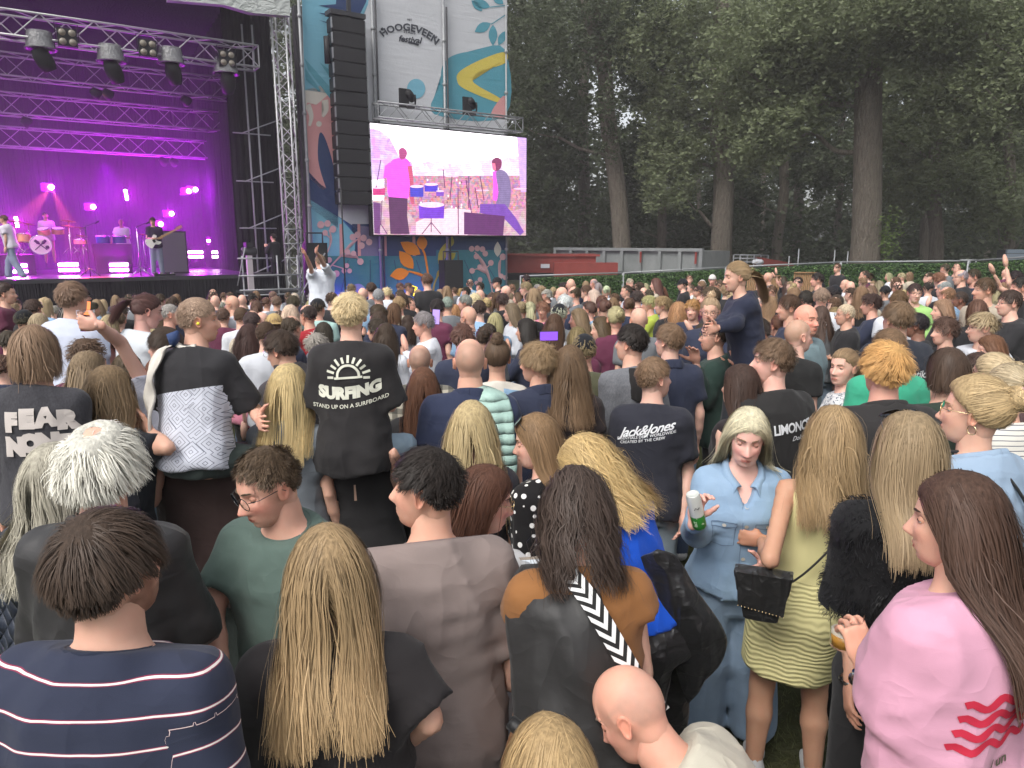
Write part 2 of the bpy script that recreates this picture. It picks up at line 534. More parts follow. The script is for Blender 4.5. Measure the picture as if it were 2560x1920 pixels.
def head_mesh(level=5, f=None):
 """face towards +y; returns verts, tris, tint"""
 f = f or {}
 ico(level)
 d, F = ico(('f', level))
 V = head_base(d, f)
 x, y, z = V[:, 0].copy(), V[:, 1].copy(), V[:, 2].copy()
 fr = np.clip((d[:, 1] - 0.15) / 0.35, 0, 1)
 ax = np.abs(x)
 dy = np.zeros(len(V))
 dy += .0035 * gs(ax, .024, .018) * gs(z, .026, .008)
 dy += -.0110 * gs(ax, .031, .0155) * gs(z, .006, .0105)
 dy += .0035 * gs(ax, .043, .014) * gs(z, -.022, .012)
 nz = f.get('nose', 1.0)
 amp = np.interp(z, [-.048, -.042, -.035, -.029, -.012, .008, .02], [0, .010, .023, .0245, .014, .004, 0])
 sw = np.interp(z, [-.05, -.035, -.01, .02], [.0135, .0105, .0075, .008])
 dy += nz * amp * np.exp(-0.5 * (ax / sw) ** 2)
 dy += .0055 * gs(ax, .0125, .005) * gs(z, -.036, .006)
 lp = f.get('lips', 1.0)
 dy += lp * .0055 * gs(ax, 0, .017) * gs(z, -.0610, .0038)
 dy += lp * .0060 * gs(ax, 0, .015) * gs(z, -.0715, .0042)
 dy += -.0045 * gs(ax, 0, .020) * gs(z, -.0660, .0019)
 dy += -.0045 * gs(ax, 0, .018) * gs(z, -.083, .006)
 dy += .0060 * gs(ax, 0, .017) * gs(z, -.100, .011)
 V[:, 1] += dy * fr
 V[:, 0] *= 1 - 0.10 * gs(z, .03, .03) * fr * (ax > .05)
 tint = np.ones((len(V), 3))
 lipm = (np.clip((1.0 - (ax / .0235) ** 2) * 3, 0, 1) * np.clip(3.0 - 3 * np.abs((z + .0663) / (.0085 - 9 * ax ** 2)) ** 2, 0, 1) * (d[:, 1] > .4))[:, None]
 lipm = np.clip(lipm, 0, 1)
 tint = tint * (1 - lipm) + lipm * np.array([.80, .50, .48])
 ck = (gs(ax, .042, .016) * gs(z, -.030, .016) * fr)[:, None] * f.get('blush', .5)
 tint *= 1 - ck * np.array([0, .22, .20])
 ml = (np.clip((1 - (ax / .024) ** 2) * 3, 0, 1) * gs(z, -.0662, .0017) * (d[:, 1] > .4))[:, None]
 tint *= 1 - ml * np.array([.55, .65, .65])  # shade of the crease between the lips painted into the tint
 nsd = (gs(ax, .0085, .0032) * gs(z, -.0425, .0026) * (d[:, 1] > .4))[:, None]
 tint *= 1 - nsd * np.array([.6, .7, .7])  # nostrils are only dark spots painted into the tint
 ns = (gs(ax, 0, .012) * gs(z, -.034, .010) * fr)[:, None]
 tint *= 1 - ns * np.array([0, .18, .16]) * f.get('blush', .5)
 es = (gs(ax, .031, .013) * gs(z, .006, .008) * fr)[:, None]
 tint *= 1 - es * np.array([.26, .32, .32])  # eye socket shade painted into the skin tint
 bd = f.get('beard', 0)
 if bd:
  m = np.clip((-.040 - z - .9 * np.clip(.05 - ax, 0, 1) * 0) / .012, 0, 1) * np.clip((y + .02) / .02, 0, 1)
  m = np.maximum(m, gs(ax, 0, .03) * gs(z, -.050, .006) * fr)
  side = np.clip((ax - .045) / .01, 0, 1) * np.clip((-.0 - z) / .01, 0, 1) * np.clip((y + .005) / .02, 0, 1) * np.clip((.065 - y) / .02, 0, 1)
  m = np.maximum(m, side)
  m = m * (1 - lipm[:, 0])
  m = m * (0.8 + 0.2 * vnoise(V, .004, 3)) * bd
  bc = np.array(f.get('beardcol', (.35, .28, .25)))
  tint = tint * (1 - m[:, None]) + m[:, None] * bc
 if f.get('smile'):
  pass
 return V, F, tint
def face_y(f, x, z):
 """surface depth of the face at x,z"""
 key = ('fy', round(f.get('jaw', 1), 2), round(f.get('nose', 1), 2))
 V, F, t = head_mesh(4, f)
 m = V[:, 1] > 0
 dd = (V[m, 0] - x) ** 2 + (V[m, 2] - z) ** 2
 return V[m][np.argsort(dd)[:3], 1].mean()
def ear_mesh(side=1, n=14, k=5):
 """outer ear, grid disc with a rim"""
 V = []
 for i in range(k + 1):
  r = i / k
  for j in range(n):
   a = 2 * math.pi * j / n
   yy = math.cos(a) * .0165 * r * (1.15 if math.sin(a) > 0 else .8)
   zz = math.sin(a) * .031 * r
   hgt = .004 + .0085 * math.exp(-((r - .82) / .16) ** 2) - (.010 if r > .98 else 0)
   V.append([hgt + .004 * (-math.cos(a)) * r, yy, zz])
 V = np.array(V)
 Q = []
 for i in range(k):
  for j in range(n):
   j2 = (j + 1) % n
   Q.append([i * n + j, i * n + j2, (i + 1) * n + j2, (i + 1) * n + j])
 c, s = math.cos(.45), math.sin(.45)
 R = np.array([[c, s, 0], [-s, c, 0], [0, 0, 1]])
 V = V @ R.T
 V[:, 1] -= V[:, 2] * .18
 V = V * 1.08 + np.array([.0725, -.010, -.006])
 Q = np.array(Q)
 if side < 0:
  V[:, 0] *= -1
  Q = Q[:, ::-1]
 return V, Q
def uvsphere(c, r, nu=12, nv=8):
 V, Q = [], []
 for i in range(nv + 1):
  th = math.pi * i / nv
  for j in range(nu):
   ph = 2 * math.pi * j / nu
   V.append([math.sin(th) * math.cos(ph), math.sin(th) * math.sin(ph), math.cos(th)])
 for i in range(nv):
  for j in range(nu):
   j2 = (j + 1) % nu
   Q.append([i * nu + j, i * nu + j2, (i + 1) * nu + j2, (i + 1) * nu + j])
 return np.array(V) * r + np.asarray(c), np.array(Q)[:, ::-1]
def eye_parts(f, lid=0.35, look=0.0):
 """eyeballs, irises, lids as arrays in the head frame: list of (V, Q, matslot, tint)"""
 out = []
 for sx in (-1, 1):
  fy = face_y(f, .031 * sx, .006)
  c = np.array([.0305 * sx, fy - .0078, .005])
  V, Q = uvsphere(c, .0118, 14, 10)
  out.append((V, Q, 1, None))
  dr = unit([look * .5, 1, -.25 if lid > .6 else -.05])
  a = unit(np.cross(dr, [0, 0, 1])); b_ = np.cross(a, dr)
  W = [c + dr * .0124]
  for r_ in (.5, 1):
   for j in range(12):
    an = 2 * math.pi * j / 12
    W.append(c + dr * (.0123 - .0016 * r_) + (a * math.cos(an) + b_ * math.sin(an)) * .0056 * r_)
  T = [[0, 1 + j, 1 + (j + 1) % 12] for j in range(12)]
  T2 = []
  for j in range(12):
   j2 = (j + 1) % 12
   T2 += [[1 + j, 13 + j, 13 + j2], [1 + j, 13 + j2, 1 + j2]]
  out.append((np.array(W), np.array(T + T2), 2, None))
  V, Q = uvsphere((0, 0, 0), .0130, 20, 16)
  up = lid
  cut_u = .0075 - .016 * up
  cen = V[Q].mean(1)
  edge = cut_u + 8.0 * (cen[:, 0] ** 2) * -3
  keep = ((cen[:, 2] > cut_u - 22 * cen[:, 0] ** 2) | (cen[:, 2] < -.0062 + 18 * cen[:, 0] ** 2)) & (cen[:, 1] > -.006)
  out.append((V + c, Q[keep], 0, np.array([.86, .74, .70])))
  m = []
  for j in range(9):
   xx = -.0105 + .021 * j / 8
   zz = max(cut_u - 22 * xx * xx, -.009)
   yy = math.sqrt(max(.0134 ** 2 - xx * xx - zz * zz, 1e-6))
   m.append(c + np.array([xx, yy, zz]))
  mb = MB().tube(m, .0015, 4)
  out.append((np.concatenate(mb.v), np.concatenate(mb.q), 3, None))
 return out
def brow_strip(f, sx):
 pts = []
 for t in np.linspace(0, 1, 8):
  x = .012 + .036 * t
  z = .026 + .006 * math.sin(t * 2.4) - .004 * t
  pts.append([x * sx, face_y(f, x * sx, z) + .0012, z])
 return MB().tube(pts, np.interp(np.linspace(0, 1, 8), [0, .3, 1], [.0028, .0040, .0016]), 5)
# ---- hair
def hair_mask(d, style):
 """signed amount (>0 hair) for unit directions from the head centre"""
 az = np.degrees(np.arctan2(np.abs(d[:, 0]), d[:, 1]))
 fr = style.get('front', .60)
 th = np.interp(az, [0, 35, 60, 75, 90, 105, 125, 180], [fr, fr - .02, fr - .18, .22, .06, -.28, -.45, -.50 + style.get('nape', 0)])
 if style['kind'] in ('short', 'buzz') and not style.get('overear'):
  th = np.interp(az, [0, 35, 60, 75, 90, 104, 112, 128, 180], [fr, fr - .02, fr - .15, .34, .36, .32, .02, -.40, -.48 + style.get('nape', 0)])
 if style['kind'] in ('pony', 'bun'): th = th + .05 * (az < 80)
 m = d[:, 2] - th
 b = style.get('bald', 0)
 if b:
  top = d @ unit((0, .35 if b < 1 else .25, 1))
  m = np.minimum(m, (1.02 - .55 * b) - top)
 if style.get('crown'):
  m = np.minimum(m, style['crown'] - d @ unit((0, -.35, 1)) if style['crown'] < 1 else m)
 return m
def ribbons(Pts, width, tone, nrm_c=None, taper=0.35, cross=1.0):
 """Pts (N,K,3) -> flat ribbons facing away from nrm_c; returns verts, quads, tone"""
 Nn, K, _ = Pts.shape
 T = np.gradient(Pts, axis=1)
 T /= np.linalg.norm(T, axis=2)[..., None] + 1e-9
 c = np.asarray(nrm_c if nrm_c is not None else (0, 0, 0))
 O = Pts - c
 O[..., 2] *= 0.35
 O /= np.linalg.norm(O, axis=2)[..., None] + 1e-9
 Sd = np.cross(T, O)
 Sd /= np.linalg.norm(Sd, axis=2)[..., None] + 1e-9
 tt = np.linspace(0, 1, K)
 w = np.asarray(width).reshape(-1, 1) * (np.minimum(1, .55 + 3 * tt) * (1 - (1 - taper) * tt ** 2.5))[None]
 w = w[..., None] * 0.5
 V = np.stack([Pts - Sd * w, Pts + Sd * w], 2).reshape(-1, 3)
 base = (np.arange(Nn) * K * 2)[:, None] + (np.arange(K - 1) * 2)[None]
 q = np.stack([base, base + 1, base + 3, base + 2], -1).reshape(-1, 4)
 tn = np.repeat(tone.reshape(Nn, K), 2, axis=1).reshape(-1)
 return V, q, tn
def strands(style, n, K, seed, f=None):
 """hair strands in the head frame (head centre at 0, face +y)"""
 r = np.random.default_rng(seed)
 kind = style['kind']
 d = r.normal(size=(n * 6, 3)); d /= np.linalg.norm(d, axis=1)[:, None]
 m = hair_mask(d, style)
 d = d[m > 0.0][:n]
 n = len(d)
 mk = hair_mask(d, style)
 root = head_base(d, f or {}) * 1.0
 nrm = unit_rows(root - np.array([0, -.012, .02]))
 Lh = style.get('len', .04) * (0.88 + 0.2 * r.random(n)) * np.where(r.random(n) < .35, .72 + .28 * r.random(n), 1)
 th = style.get('thick', .009)
 cx = style.get('part', 0.0)
 x = root[:, 0] - cx
 if kind == 'short':
  flow = np.array(style.get('comb', (0.15, .9, .25)))[None] * np.ones((n, 1))
  if style.get('whorl', 1):
   wh = root - np.array([.01, -.055, .10])
   wh[:, 2] *= .6
   flow = flow * .35 + unit_rows(wh) * .9
  Lh = Lh * np.clip(.12 + 1.15 * d[:, 2] + .55 * style.get('fade', .25), .10 + .35 * style.get('fade', .25), 1) * np.where((d[:, 1] > .45) & (d[:, 2] > .4), .72, 1)
  lift = style.get('lift', .07)
 elif kind in ('long', 'bob', 'wavy', 'curly'):
  flow = np.stack([np.sign(x) * (.45 + 1.5 * np.abs(x)), -.50 - 0 * x, -.55 + 0 * x], 1)
  flow[:, 1] += np.where(d[:, 1] > .3, -.6, 0)
  lift = .12
  if kind == 'bob': Lh = np.clip(Lh, 0, None) * np.clip(1.15 - .8 * np.clip(-d[:, 2], 0, 1) + .25 * d[:, 2], .3, 1.3)
  elif style.get('layer'): Lh = Lh * (1 - .45 * np.clip(r.random(n) - .5, 0, 1))
  Lh = Lh * (.72 + .28 * np.clip(d[:, 2] + .5, 0, 1.2))
 elif kind in ('pony', 'bun'):
  tgt = np.array(style.get('tie', (0, -.115, .045)))
  flow = unit_rows(tgt - root)
  lift = .0
  Lh = np.linalg.norm(tgt - root, axis=1) * 1.25
 flow = flow + r.normal(size=(n, 3)) * style.get('mess', .12)
 nc = max(6, int(n / style.get('clump', 14 if kind == 'short' else 24)))
 ci = r.integers(0, n, nc)
 D2 = ((root[:, None] - root[ci][None]) ** 2).sum(2)
 own = D2.argmin(1)
 flow = flow + (r.normal(size=(nc, 3)) * style.get('cmess', .25))[own]
 fl = flow - (flow * nrm).sum(1)[:, None] * nrm
 d0 = unit_rows(unit_rows(fl) + nrm * (lift + style.get('cl', .08) * r.normal(size=nc)[own])[:, None])
 lay = th * (.15 + .85 * r.random(n)) * np.clip(mk * 6 + .15, 0, 1)
 P = np.zeros((n, K, 3)); P[:, 0] = root + nrm * (lay * (1 if kind != 'short' else .25))[:, None]
 dr = d0
 seg = (Lh / (K - 1))[:, None]
 ec, eR = np.array([0, -.012, .018]), (np.array([.077, .098, .099]) if kind == 'short' else np.array([.080, .101, .102]))
 grav = style.get('grav', 1.3)
 stiff = style.get('stiff', 2.4 if kind == 'short' else 1.7)
 tor = style.get('torso', (0, -.02, -.385, .225, .130, .205))
 tc, tR = np.array(tor[:3]), np.array(tor[3:])
 if style.get('torso') is None: tc[1], tR[1] = -.028, .142
 Rt = np.eye(3)
 if '_tor' in style: tc, Rt, tR = style['_tor']
 fwd = style.get('fwd', 0)
 g = np.array([0, 0, -1.0])
 wob = r.normal(size=(nc, 3))[own] * .12 + r.normal(size=(n, 3)) * .06
 for k in range(1, K):
  t = k / (K - 1)
  if kind == 'short':
   gg = style.get('grav', .55)
   dr = unit_rows(dr * stiff + g * gg + unit_rows(fl) * .25)
  elif kind in ('pony', 'bun'):
   dr = unit_rows(unit_rows(tgt - P[:, k - 1]) * 2 + dr * .4)
  else:
   dr = unit_rows(dr * stiff + g * grav * (1 + t) + wob * .6)
  p = P[:, k - 1] + dr * seg
  if kind in ('pony', 'bun'):
   p = np.where((np.linalg.norm(tgt - P[:, k - 1], axis=1) < .012)[:, None], P[:, k - 1], p)
  q = (p - ec) / (eR + lay[:, None])
  l = np.linalg.norm(q, axis=1)
  ins = l < 1
  p = np.where(ins[:, None], ec + q / (l[:, None] + 1e-9) * (eR + lay[:, None]), p)
  if Lh.max() > .12:
   pt, pk = (p - tc) @ Rt, (P[:, k - 1] - tc) @ Rt
   q = pt / (tR + lay[:, None] * .8)
   l = np.sqrt(q[:, 0] ** 4 + q[:, 1] ** 2 + q[:, 2] ** 4)
   ins = l < 1
   hw = np.sqrt(np.clip(1 - q[:, 0] ** 4 - q[:, 2] ** 4, 0, 1)) * (tR[1] + lay * .8)
   front = (pk[:, 1] > .02) & (np.abs(pk[:, 0]) > .05) if not style.get('allback') else np.zeros(n, bool)
   py_ = np.where(front, hw, -hw)
   st_ = np.clip(py_ - pk[:, 1], -2.6 * seg[:, 0], 2.6 * seg[:, 0])
   pt[:, 1] = np.where(ins, pk[:, 1] + st_, pt[:, 1])
   p = np.where(ins[:, None], tc + pt @ Rt.T, p)
   if not fwd:   # hair leaves the face free
    lim = .012 + .05 * np.clip((p[:, 2] + .02) / .07, 0, 1)
    p[:, 1] = np.where((p[:, 2] < .05) & (p[:, 1] > lim) & (p[:, 2] > -.16), lim, p[:, 1])
  dr = unit_rows(p - P[:, k - 1] + dr * 1e-4)
  P[:, k] = p
 if kind not in ('short', 'pony', 'bun'):
  for _ in range(2): P[:, 1:-1] = .25 * P[:, :-2] + .5 * P[:, 1:-1] + .25 * P[:, 2:]
 tt = np.linspace(0, 1, K)[None, :, None]
 cl = style.get('lock', .30)
 G = P[ci][own]
 off = (root - root[ci][own])[:, None] * .35
 G = G + off * (1 - tt) + off * .3
 okc = (D2.min(1) < .045 ** 2)[:, None, None]
 P = np.where(okc, P * (1 - cl * tt ** 1.1) + G * (cl * tt ** 1.1), P)
 cu = style.get('curl', 0)
 if cu:
  fq = style.get('freq', 9.0) * (.8 + .4 * r.random(nc))[own][:, None, None]
  ph = (r.random(nc) * 6.28)[own][:, None, None] + r.normal(size=(n, 1, 1)) * .25
  T = np.gradient(P, axis=1); T /= np.linalg.norm(T, axis=2)[..., None] + 1e-9
  A = np.cross(T, np.array([0, 0, 1.0]) + 1e-3); A /= np.linalg.norm(A, axis=2)[..., None] + 1e-9
  B = np.cross(T, A)
  am = cu * np.minimum(1, .15 + tt * 1.4)
  arc = tt * Lh[:, None, None] * fq * 6.28
  P = P + am * (np.sin(arc + ph) * A + .8 * np.cos(arc + ph) * B)
 fly = (r.random(n) < .03)[:, None, None] * (Lh.max() > .1)
 P = P + fly * tt ** 1.5 * (nrm[:, None] * .02 + r.normal(size=(n, 1, 3)) * .03)
 P = P + np.cumsum(r.normal(size=P.shape) * style.get('fuzz', .0006), axis=1)
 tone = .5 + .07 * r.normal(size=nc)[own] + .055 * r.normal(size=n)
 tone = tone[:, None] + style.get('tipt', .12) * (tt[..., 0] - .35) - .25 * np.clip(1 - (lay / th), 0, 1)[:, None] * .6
 hl = (r.random(nc) < style.get('hl', .25))[own]
 tone = tone + hl[:, None] * .17
 return P, np.clip(tone, .02, 1.3), nrm, lay
def unit_rows(v):
 return v / (np.linalg.norm(v, axis=-1)[..., None] + 1e-9)
def hair_mesh(style, f=None, n=1200, K=8, seed=1, level=4, width=.0035, mats=None, shell=True):
 """returns V, faces, tone, midx in the head frame"""
 f = f or {}
 kind = style['kind']
 Vs, Fs, Ts, Ms, off = [], [], [], [], 0
 def push(V, F_, T, m):
  nonlocal off
  Vs.append(V); Fs.append((F_ + off, m)); Ts.append(T); off += len(V)
 if kind != 'bald':
  if shell:
   d, F_ = ico(level)
   V = head_base(d, f)
   mk = hair_mask(d, style)
   th = style.get('shell', style.get('thick', .012) * (.55 if kind not in ('pony', 'bun') else .35))
   sm = np.clip(mk / .10, 0, 1) ** .8
   nn = vnoise(V, .02, seed) * .18 + vnoise(V, (.012, .03, .03), seed + 5) * .15
   sh = th * sm * (1 + nn) * (1 + .35 * np.clip(d[:, 2], 0, 1))
   rr = np.where(mk > 0, .0012 + sh, -.022)
   V = V + unit_rows(V) * rr[:, None]
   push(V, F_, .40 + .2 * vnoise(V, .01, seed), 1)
  if kind != 'buzz':
   P, tone, nrm, lay = strands(style, n, K, seed, f)
   V, q, tn = ribbons(P, width * (.7 + .6 * np.random.default_rng(seed).random(len(P))), tone, (0, -.015, -.02 if style.get('len', .04) < .12 else -.1), style.get('taper', .35))
   push(V, q, tn, 0)
  if kind == 'pony':
   r = np.random.default_rng(seed + 9)
   m = max(60, int(n * .75))
   tie = np.array(style.get('tie', (0, -.115, .045)))
   Kt = K + 2
   Pt = np.zeros((m, Kt, 3))
   Pt[:, 0] = tie + r.normal(size=(m, 3)) * .006
   dd = unit_rows(np.array(style.get('tdir', (0, -.9, .15)))[None] + r.normal(size=(m, 3)) * .16)
   sg = style.get('len', .28) * (.75 + .35 * r.random(m))[:, None] / (Kt - 1)
   for k in range(1, Kt):
    dd = unit_rows(dd * 1.6 + np.array([0, .0, -1.0]) * .85 + r.normal(size=(m, 3)) * .03)
    p = Pt[:, k - 1] + dd * sg
    q_ = (p - np.array([0, -.012, .018])) / np.array([.09, .112, .112]); l = np.linalg.norm(q_, axis=1)
    p = np.where((l < 1)[:, None], np.array([0, -.012, .018]) + q_ / l[:, None] * np.array([.09, .112, .112]), p)
    q_ = (p - np.array([0, -.02, -.385])) / np.array([.225, .145, .205]); l = np.linalg.norm(q_, axis=1)
    p = np.where((l < 1)[:, None], np.array([0, -.02, -.385]) + q_ / l[:, None] * np.array([.225, .145, .205]), p)
    Pt[:, k] = p
   cu = style.get('curl', .0)
   if cu:
    t_ = np.linspace(0, 1, Kt)[None, :]
    Pt[..., 0] += cu * np.sin(t_ * 14 + r.random((m, 1)) * 1.5) * t_
    Pt[..., 1] += cu * np.cos(t_ * 13 + r.random((m, 1)) * 1.5) * t_
   tn = np.clip(.5 + .25 * r.normal(size=(m, 1)) + .15 * np.linspace(0, 1, Kt)[None], 0, 1.3)
   V, q, tn = ribbons(Pt, np.full(m, width * 1.2), tn, (0, 0, 0), .3)
   push(V, q, tn, 0)
  if kind == 'bun':
   r = np.random.default_rng(seed + 9)
   m = max(60, int(n * .35))
   tie = np.array(style.get('tie', (0, -.115, .045))) * 1.0
   c = tie + unit(tie) * .022
   R_ = style.get('bunr', .036)
   Pt = np.zeros((m, K, 3))
   a = r.random(m) * 6.28; ax = unit_rows(unit(tie)[None] + r.normal(size=(m, 3)) * .45)
   u = unit_rows(np.cross(ax, r.normal(size=(m, 3)))); w_ = np.cross(ax, u)
   rr = R_ * (.75 + .4 * r.random(m))
   for k in range(K):
    an = a + k / (K - 1) * 2.6
    Pt[:, k] = c + (u * np.cos(an)[:, None] + w_ * np.sin(an)[:, None]) * rr[:, None] + ax * (r.normal(size=m) * .0006 + .2 * R_ * np.sin(an * 2))[:, None]
   tn = np.clip(.5 + .25 * r.normal(size=(m, 1)) + np.zeros((1, K)), 0, 1.3)
   V, q, tn = ribbons(Pt, np.full(m, width * 1.4), tn, c, .5)
   push(V, q, tn, 0)
   sv, sf = ico(2)
   push(c + sv * R_ * .8 * (1 + .1 * vnoise(sv, .3, seed))[:, None], sf, np.full(len(sv), .4), 1)
 V = np.concatenate(Vs)
 return V, [a for a, _ in Fs], np.concatenate(Ts), np.concatenate([np.full(len(a), m) for a, m in Fs])
def join(parts):
 """parts: (V, F(list or array), slot, tint or None) -> V, [quads,tris], midx, tint"""
 Vs, q, t, qm, tm, Ti, off = [], [], [], [], [], [], 0
 for V, F_, slot, tint in parts:
  V = np.asarray(V, float)
  for A in (F_ if isinstance(F_, list) else [F_]):
   A = np.asarray(A)
   if not len(A): continue
   if A.shape[1] == 4: q.append(A + off); qm.append(np.full(len(A), slot))
   else: t.append(A + off); tm.append(np.full(len(A), slot))
  if tint is None: tint = np.ones(3)
  tint = np.asarray(tint, float)
  if tint.ndim == 1: tint = np.tile(tint, (len(V), 1))
  Ti.append(tint); Vs.append(V); off += len(V)
 fs, ms = [], []
 if q: fs.append(np.concatenate(q)); ms.append(np.concatenate(qm))
 if t: fs.append(np.concatenate(t)); ms.append(np.concatenate(tm))
 return np.concatenate(Vs), fs, np.concatenate(ms), np.concatenate(Ti)
SKIN = (.62, .40, .30)
_shoe = [None]
def shoe_mesh():
 if _shoe[0] is None:
  def fn(P):
   d = cap(P, (0, -.06, .045), (0, .11, .035), .045, .036, (0, 0, 1), .8)
   d = smin(d, cap(P, (0, -.055, .05), (0, -.05, .10), .042, .04), .03)
   return np.maximum(d, -P[..., 2] + .0)
  V, Q = grid_sdf(fn, (-.06, -.13, -.02), (.06, .17, .15), .018)
  _shoe[0] = mkmesh('shoe', V, Q, [M['cloth']])
 return _shoe[0]
def person(px=None, py=None, Y=2.0, s=1.0, yaw=0, hy=None, hp=0, hr=0, lean=4, side=0, sex='m', build=1.0, top=None, bottom=None,
   hair=None, haircol=(.12, .08, .05), skin=SKIN, face=None, arms=('down', 'down'), legs=None, label='', group=None,
   detail=2, loc=None, neckf=.0, glasses=None, sit=None, eyes=True, hands=True, seed=0, pose_hand=None, cat='person', twist=0, floor=None):
 """builds one person; px,py = head centre in the 2560x1920 photograph, Y = distance"""
 face = dict(face or {})
 hy = yaw if hy is None else hy
 Hc = at(px, py, Y) if px is not None else np.array(loc, float)
 RB = rotm(yaw, lean, side)
 RH = rotm(hy, hp, hr)
 neck = Hc - RH @ np.array([0, .012, .10]) * s
 base = neck - RB @ np.array([0, -.0, .045]) * s
 pel = base - RB @ np.array([0, 0, .60]) * s
 gz = float(ground_z(pel[0], pel[1])) if floor is None else floor
 root = np.array([pel[0], pel[1], gz]) if not sit else np.array([pel[0], pel[1], pel[2]])
 RZ = rotm(yaw)
 O = empty('person', root, rad(yaw), label, cat, group)
 def W2L(V):
  return (np.asarray(V) - root) @ RZ
 def T2W(p):
  return pel + RB @ (np.asarray(p) * s)
 tab = [(w, a * build, b * (.5 + .5 * build), c) for w, a, b, c in TB[sex]]
 shx = (.160 if sex == 'm' else .140) * (.6 + .4 * build)
 ar = {'m': (.047, .038, .026), 'f': (.040, .033, .023)}[sex]
 ar = [v * (.6 + .4 * build) for v in ar]
 A = []
 for sx, spec in ((-1, arms[0]), (1, arms[1])):
  sh = np.array([shx * sx, -.01, .508])
  if isinstance(spec, str):
   e, w = ARMS[spec]
   e = np.array(e) * [sx * (.75 + .25 * build), 1, 1]; w = np.array(w) * [sx, 1, 1]
   if sex == 'f': e[0] -= .02 * sx
   W = [T2W(sh), T2W(e), T2W(w)]
  else:  # world points given as (px,py,Y)
   W = [T2W(sh)] + [at(*p) for p in spec]
  A.append(np.array(W))
 A = np.array(A)
 if sit:
  lg = [[T2W((.09 * sx, 0, .0)), T2W((.25 * sx, .20, -.02)), T2W((.22 * sx, .30, -.36))] for sx in (-1, 1)]
  if callable(sit): lg = sit(T2W)
 elif legs == 'walk':
  fw = RZ @ np.array([0, 1, 0])
  lg = []
  for sx in (-1, 1):
   h = T2W((.09 * sx, 0, -.02))
   ft = np.array([h[0], h[1], gz + .08 * s]) + fw * .24 * sx
   kn = (h + ft) / 2 + fw * .06
   lg.append([h, kn, ft])
 else:
  lg = []
  for sx in (-1, 1):
   h = T2W((.092 * sx, 0, -.02))
   gx = RZ @ np.array([.03 * sx, -.02 if lean < 20 else .0, 0])
   ft = np.array([h[0] + gx[0], h[1] + gx[1], gz + .08 * s])
   if lean > 20:
    bk = RZ @ np.array([0, -.0, 0])
   kn = (h + ft) / 2 + RZ @ np.array([0, .02, 0])
   lg.append([h, kn, ft])
 lg = np.array(lg)
 RBi = RB.T / s
 def body_sdf(P):
  q = (P - pel) @ RBi.T
  d = torso_d(q[..., 0], q[..., 1], q[..., 2], tab, -.012) * s
  d = smin(d, cap(P, base, neck, .056 * s * (1 if sex == 'm' else .86), .052 * s * (1 if sex == 'm' else .84)), .03 * s)
  nk = T2W((0, -.015, .548))
  for k in (0, 1):
   S_, E_, W_ = A[k]
   d = smin(d, cap(P, nk, S_, .045 * s, .040 * s), .04 * s)
   d = smin(d, cap(P, S_, E_, ar[0] * s, ar[1] * s), .02 * s)
   d = smin(d, cap(P, E_, E_ * .6 + W_ * .4, ar[1] * s, ar[1] * .98 * s), .012 * s)
   d = smin(d, cap(P, E_ * .6 + W_ * .4, W_, ar[1] * .98 * s, ar[2] * s), .012 * s)
  for k in (0, 1):
   H_, K_, F_ = lg[k]
   d = smin(d, cap(P, H_, K_, .078 * s, .052 * s), .03 * s)
   d = smin(d, cap(P, K_, K_ * .65 + F_ * .35, .050 * s, .054 * s), .02 * s)
   d = smin(d, cap(P, K_ * .65 + F_ * .35, F_, .054 * s, .036 * s), .02 * s)
  d = smin(d, cap(P, neck, Hc - RH @ np.array([0, .03, .03]) * s, .046 * s, .05 * s), .02 * s)
  return d
 allp = np.concatenate([A.reshape(-1, 3), lg.reshape(-1, 3), [pel, base, neck, Hc]])
 lo, hi = allp.min(0) - .10 * s, allp.max(0) + .06 * s
 hb = {3: .020, 2: .024, 1: .036, 0: .05}[detail]
 BV, BQ = grid_sdf(body_sdf, lo, hi, hb)
 hl = {3: 5, 2: 4, 1: 4, 0: 3}[detail]
 if hl == 5 and abs((hy + 180) % 360 - 180) < 50: hl = 4
 HV, HF, HT = head_mesh(hl, face)
 if hair and hair['kind'] == 'buzz':
  dd_ = ico(('f', hl))[0]
  mk_ = np.clip(hair_mask(dd_, hair) / .16, 0, 1) ** .7 * (.72 + .22 * vnoise(HV, .005, 5)) * hair.get('str', .85)
  HT = HT * (1 - mk_[:, None]) + mk_[:, None] * (np.array(haircol) * 1.25 / np.array(skin))
 parts = [(BV, BQ, 0, None)]
 toH = lambda V: Hc + (np.asarray(V) * s) @ RH.T
 parts.append((toH(HV), HF, 0, HT))
 for sx in (-1, 1):
  if face.get('noear') and detail < 2: continue
  EV, EQ = ear_mesh(sx)
  parts.append((toH(EV), EQ, 0, np.array([1.0, .84, .80])))
 if eyes and detail >= 1:
  for V, Q, sl, ti in eye_parts(face, face.get('lid', .35), face.get('look', 0)):
   parts.append((toH(V), Q, sl, ti))
 handR = []
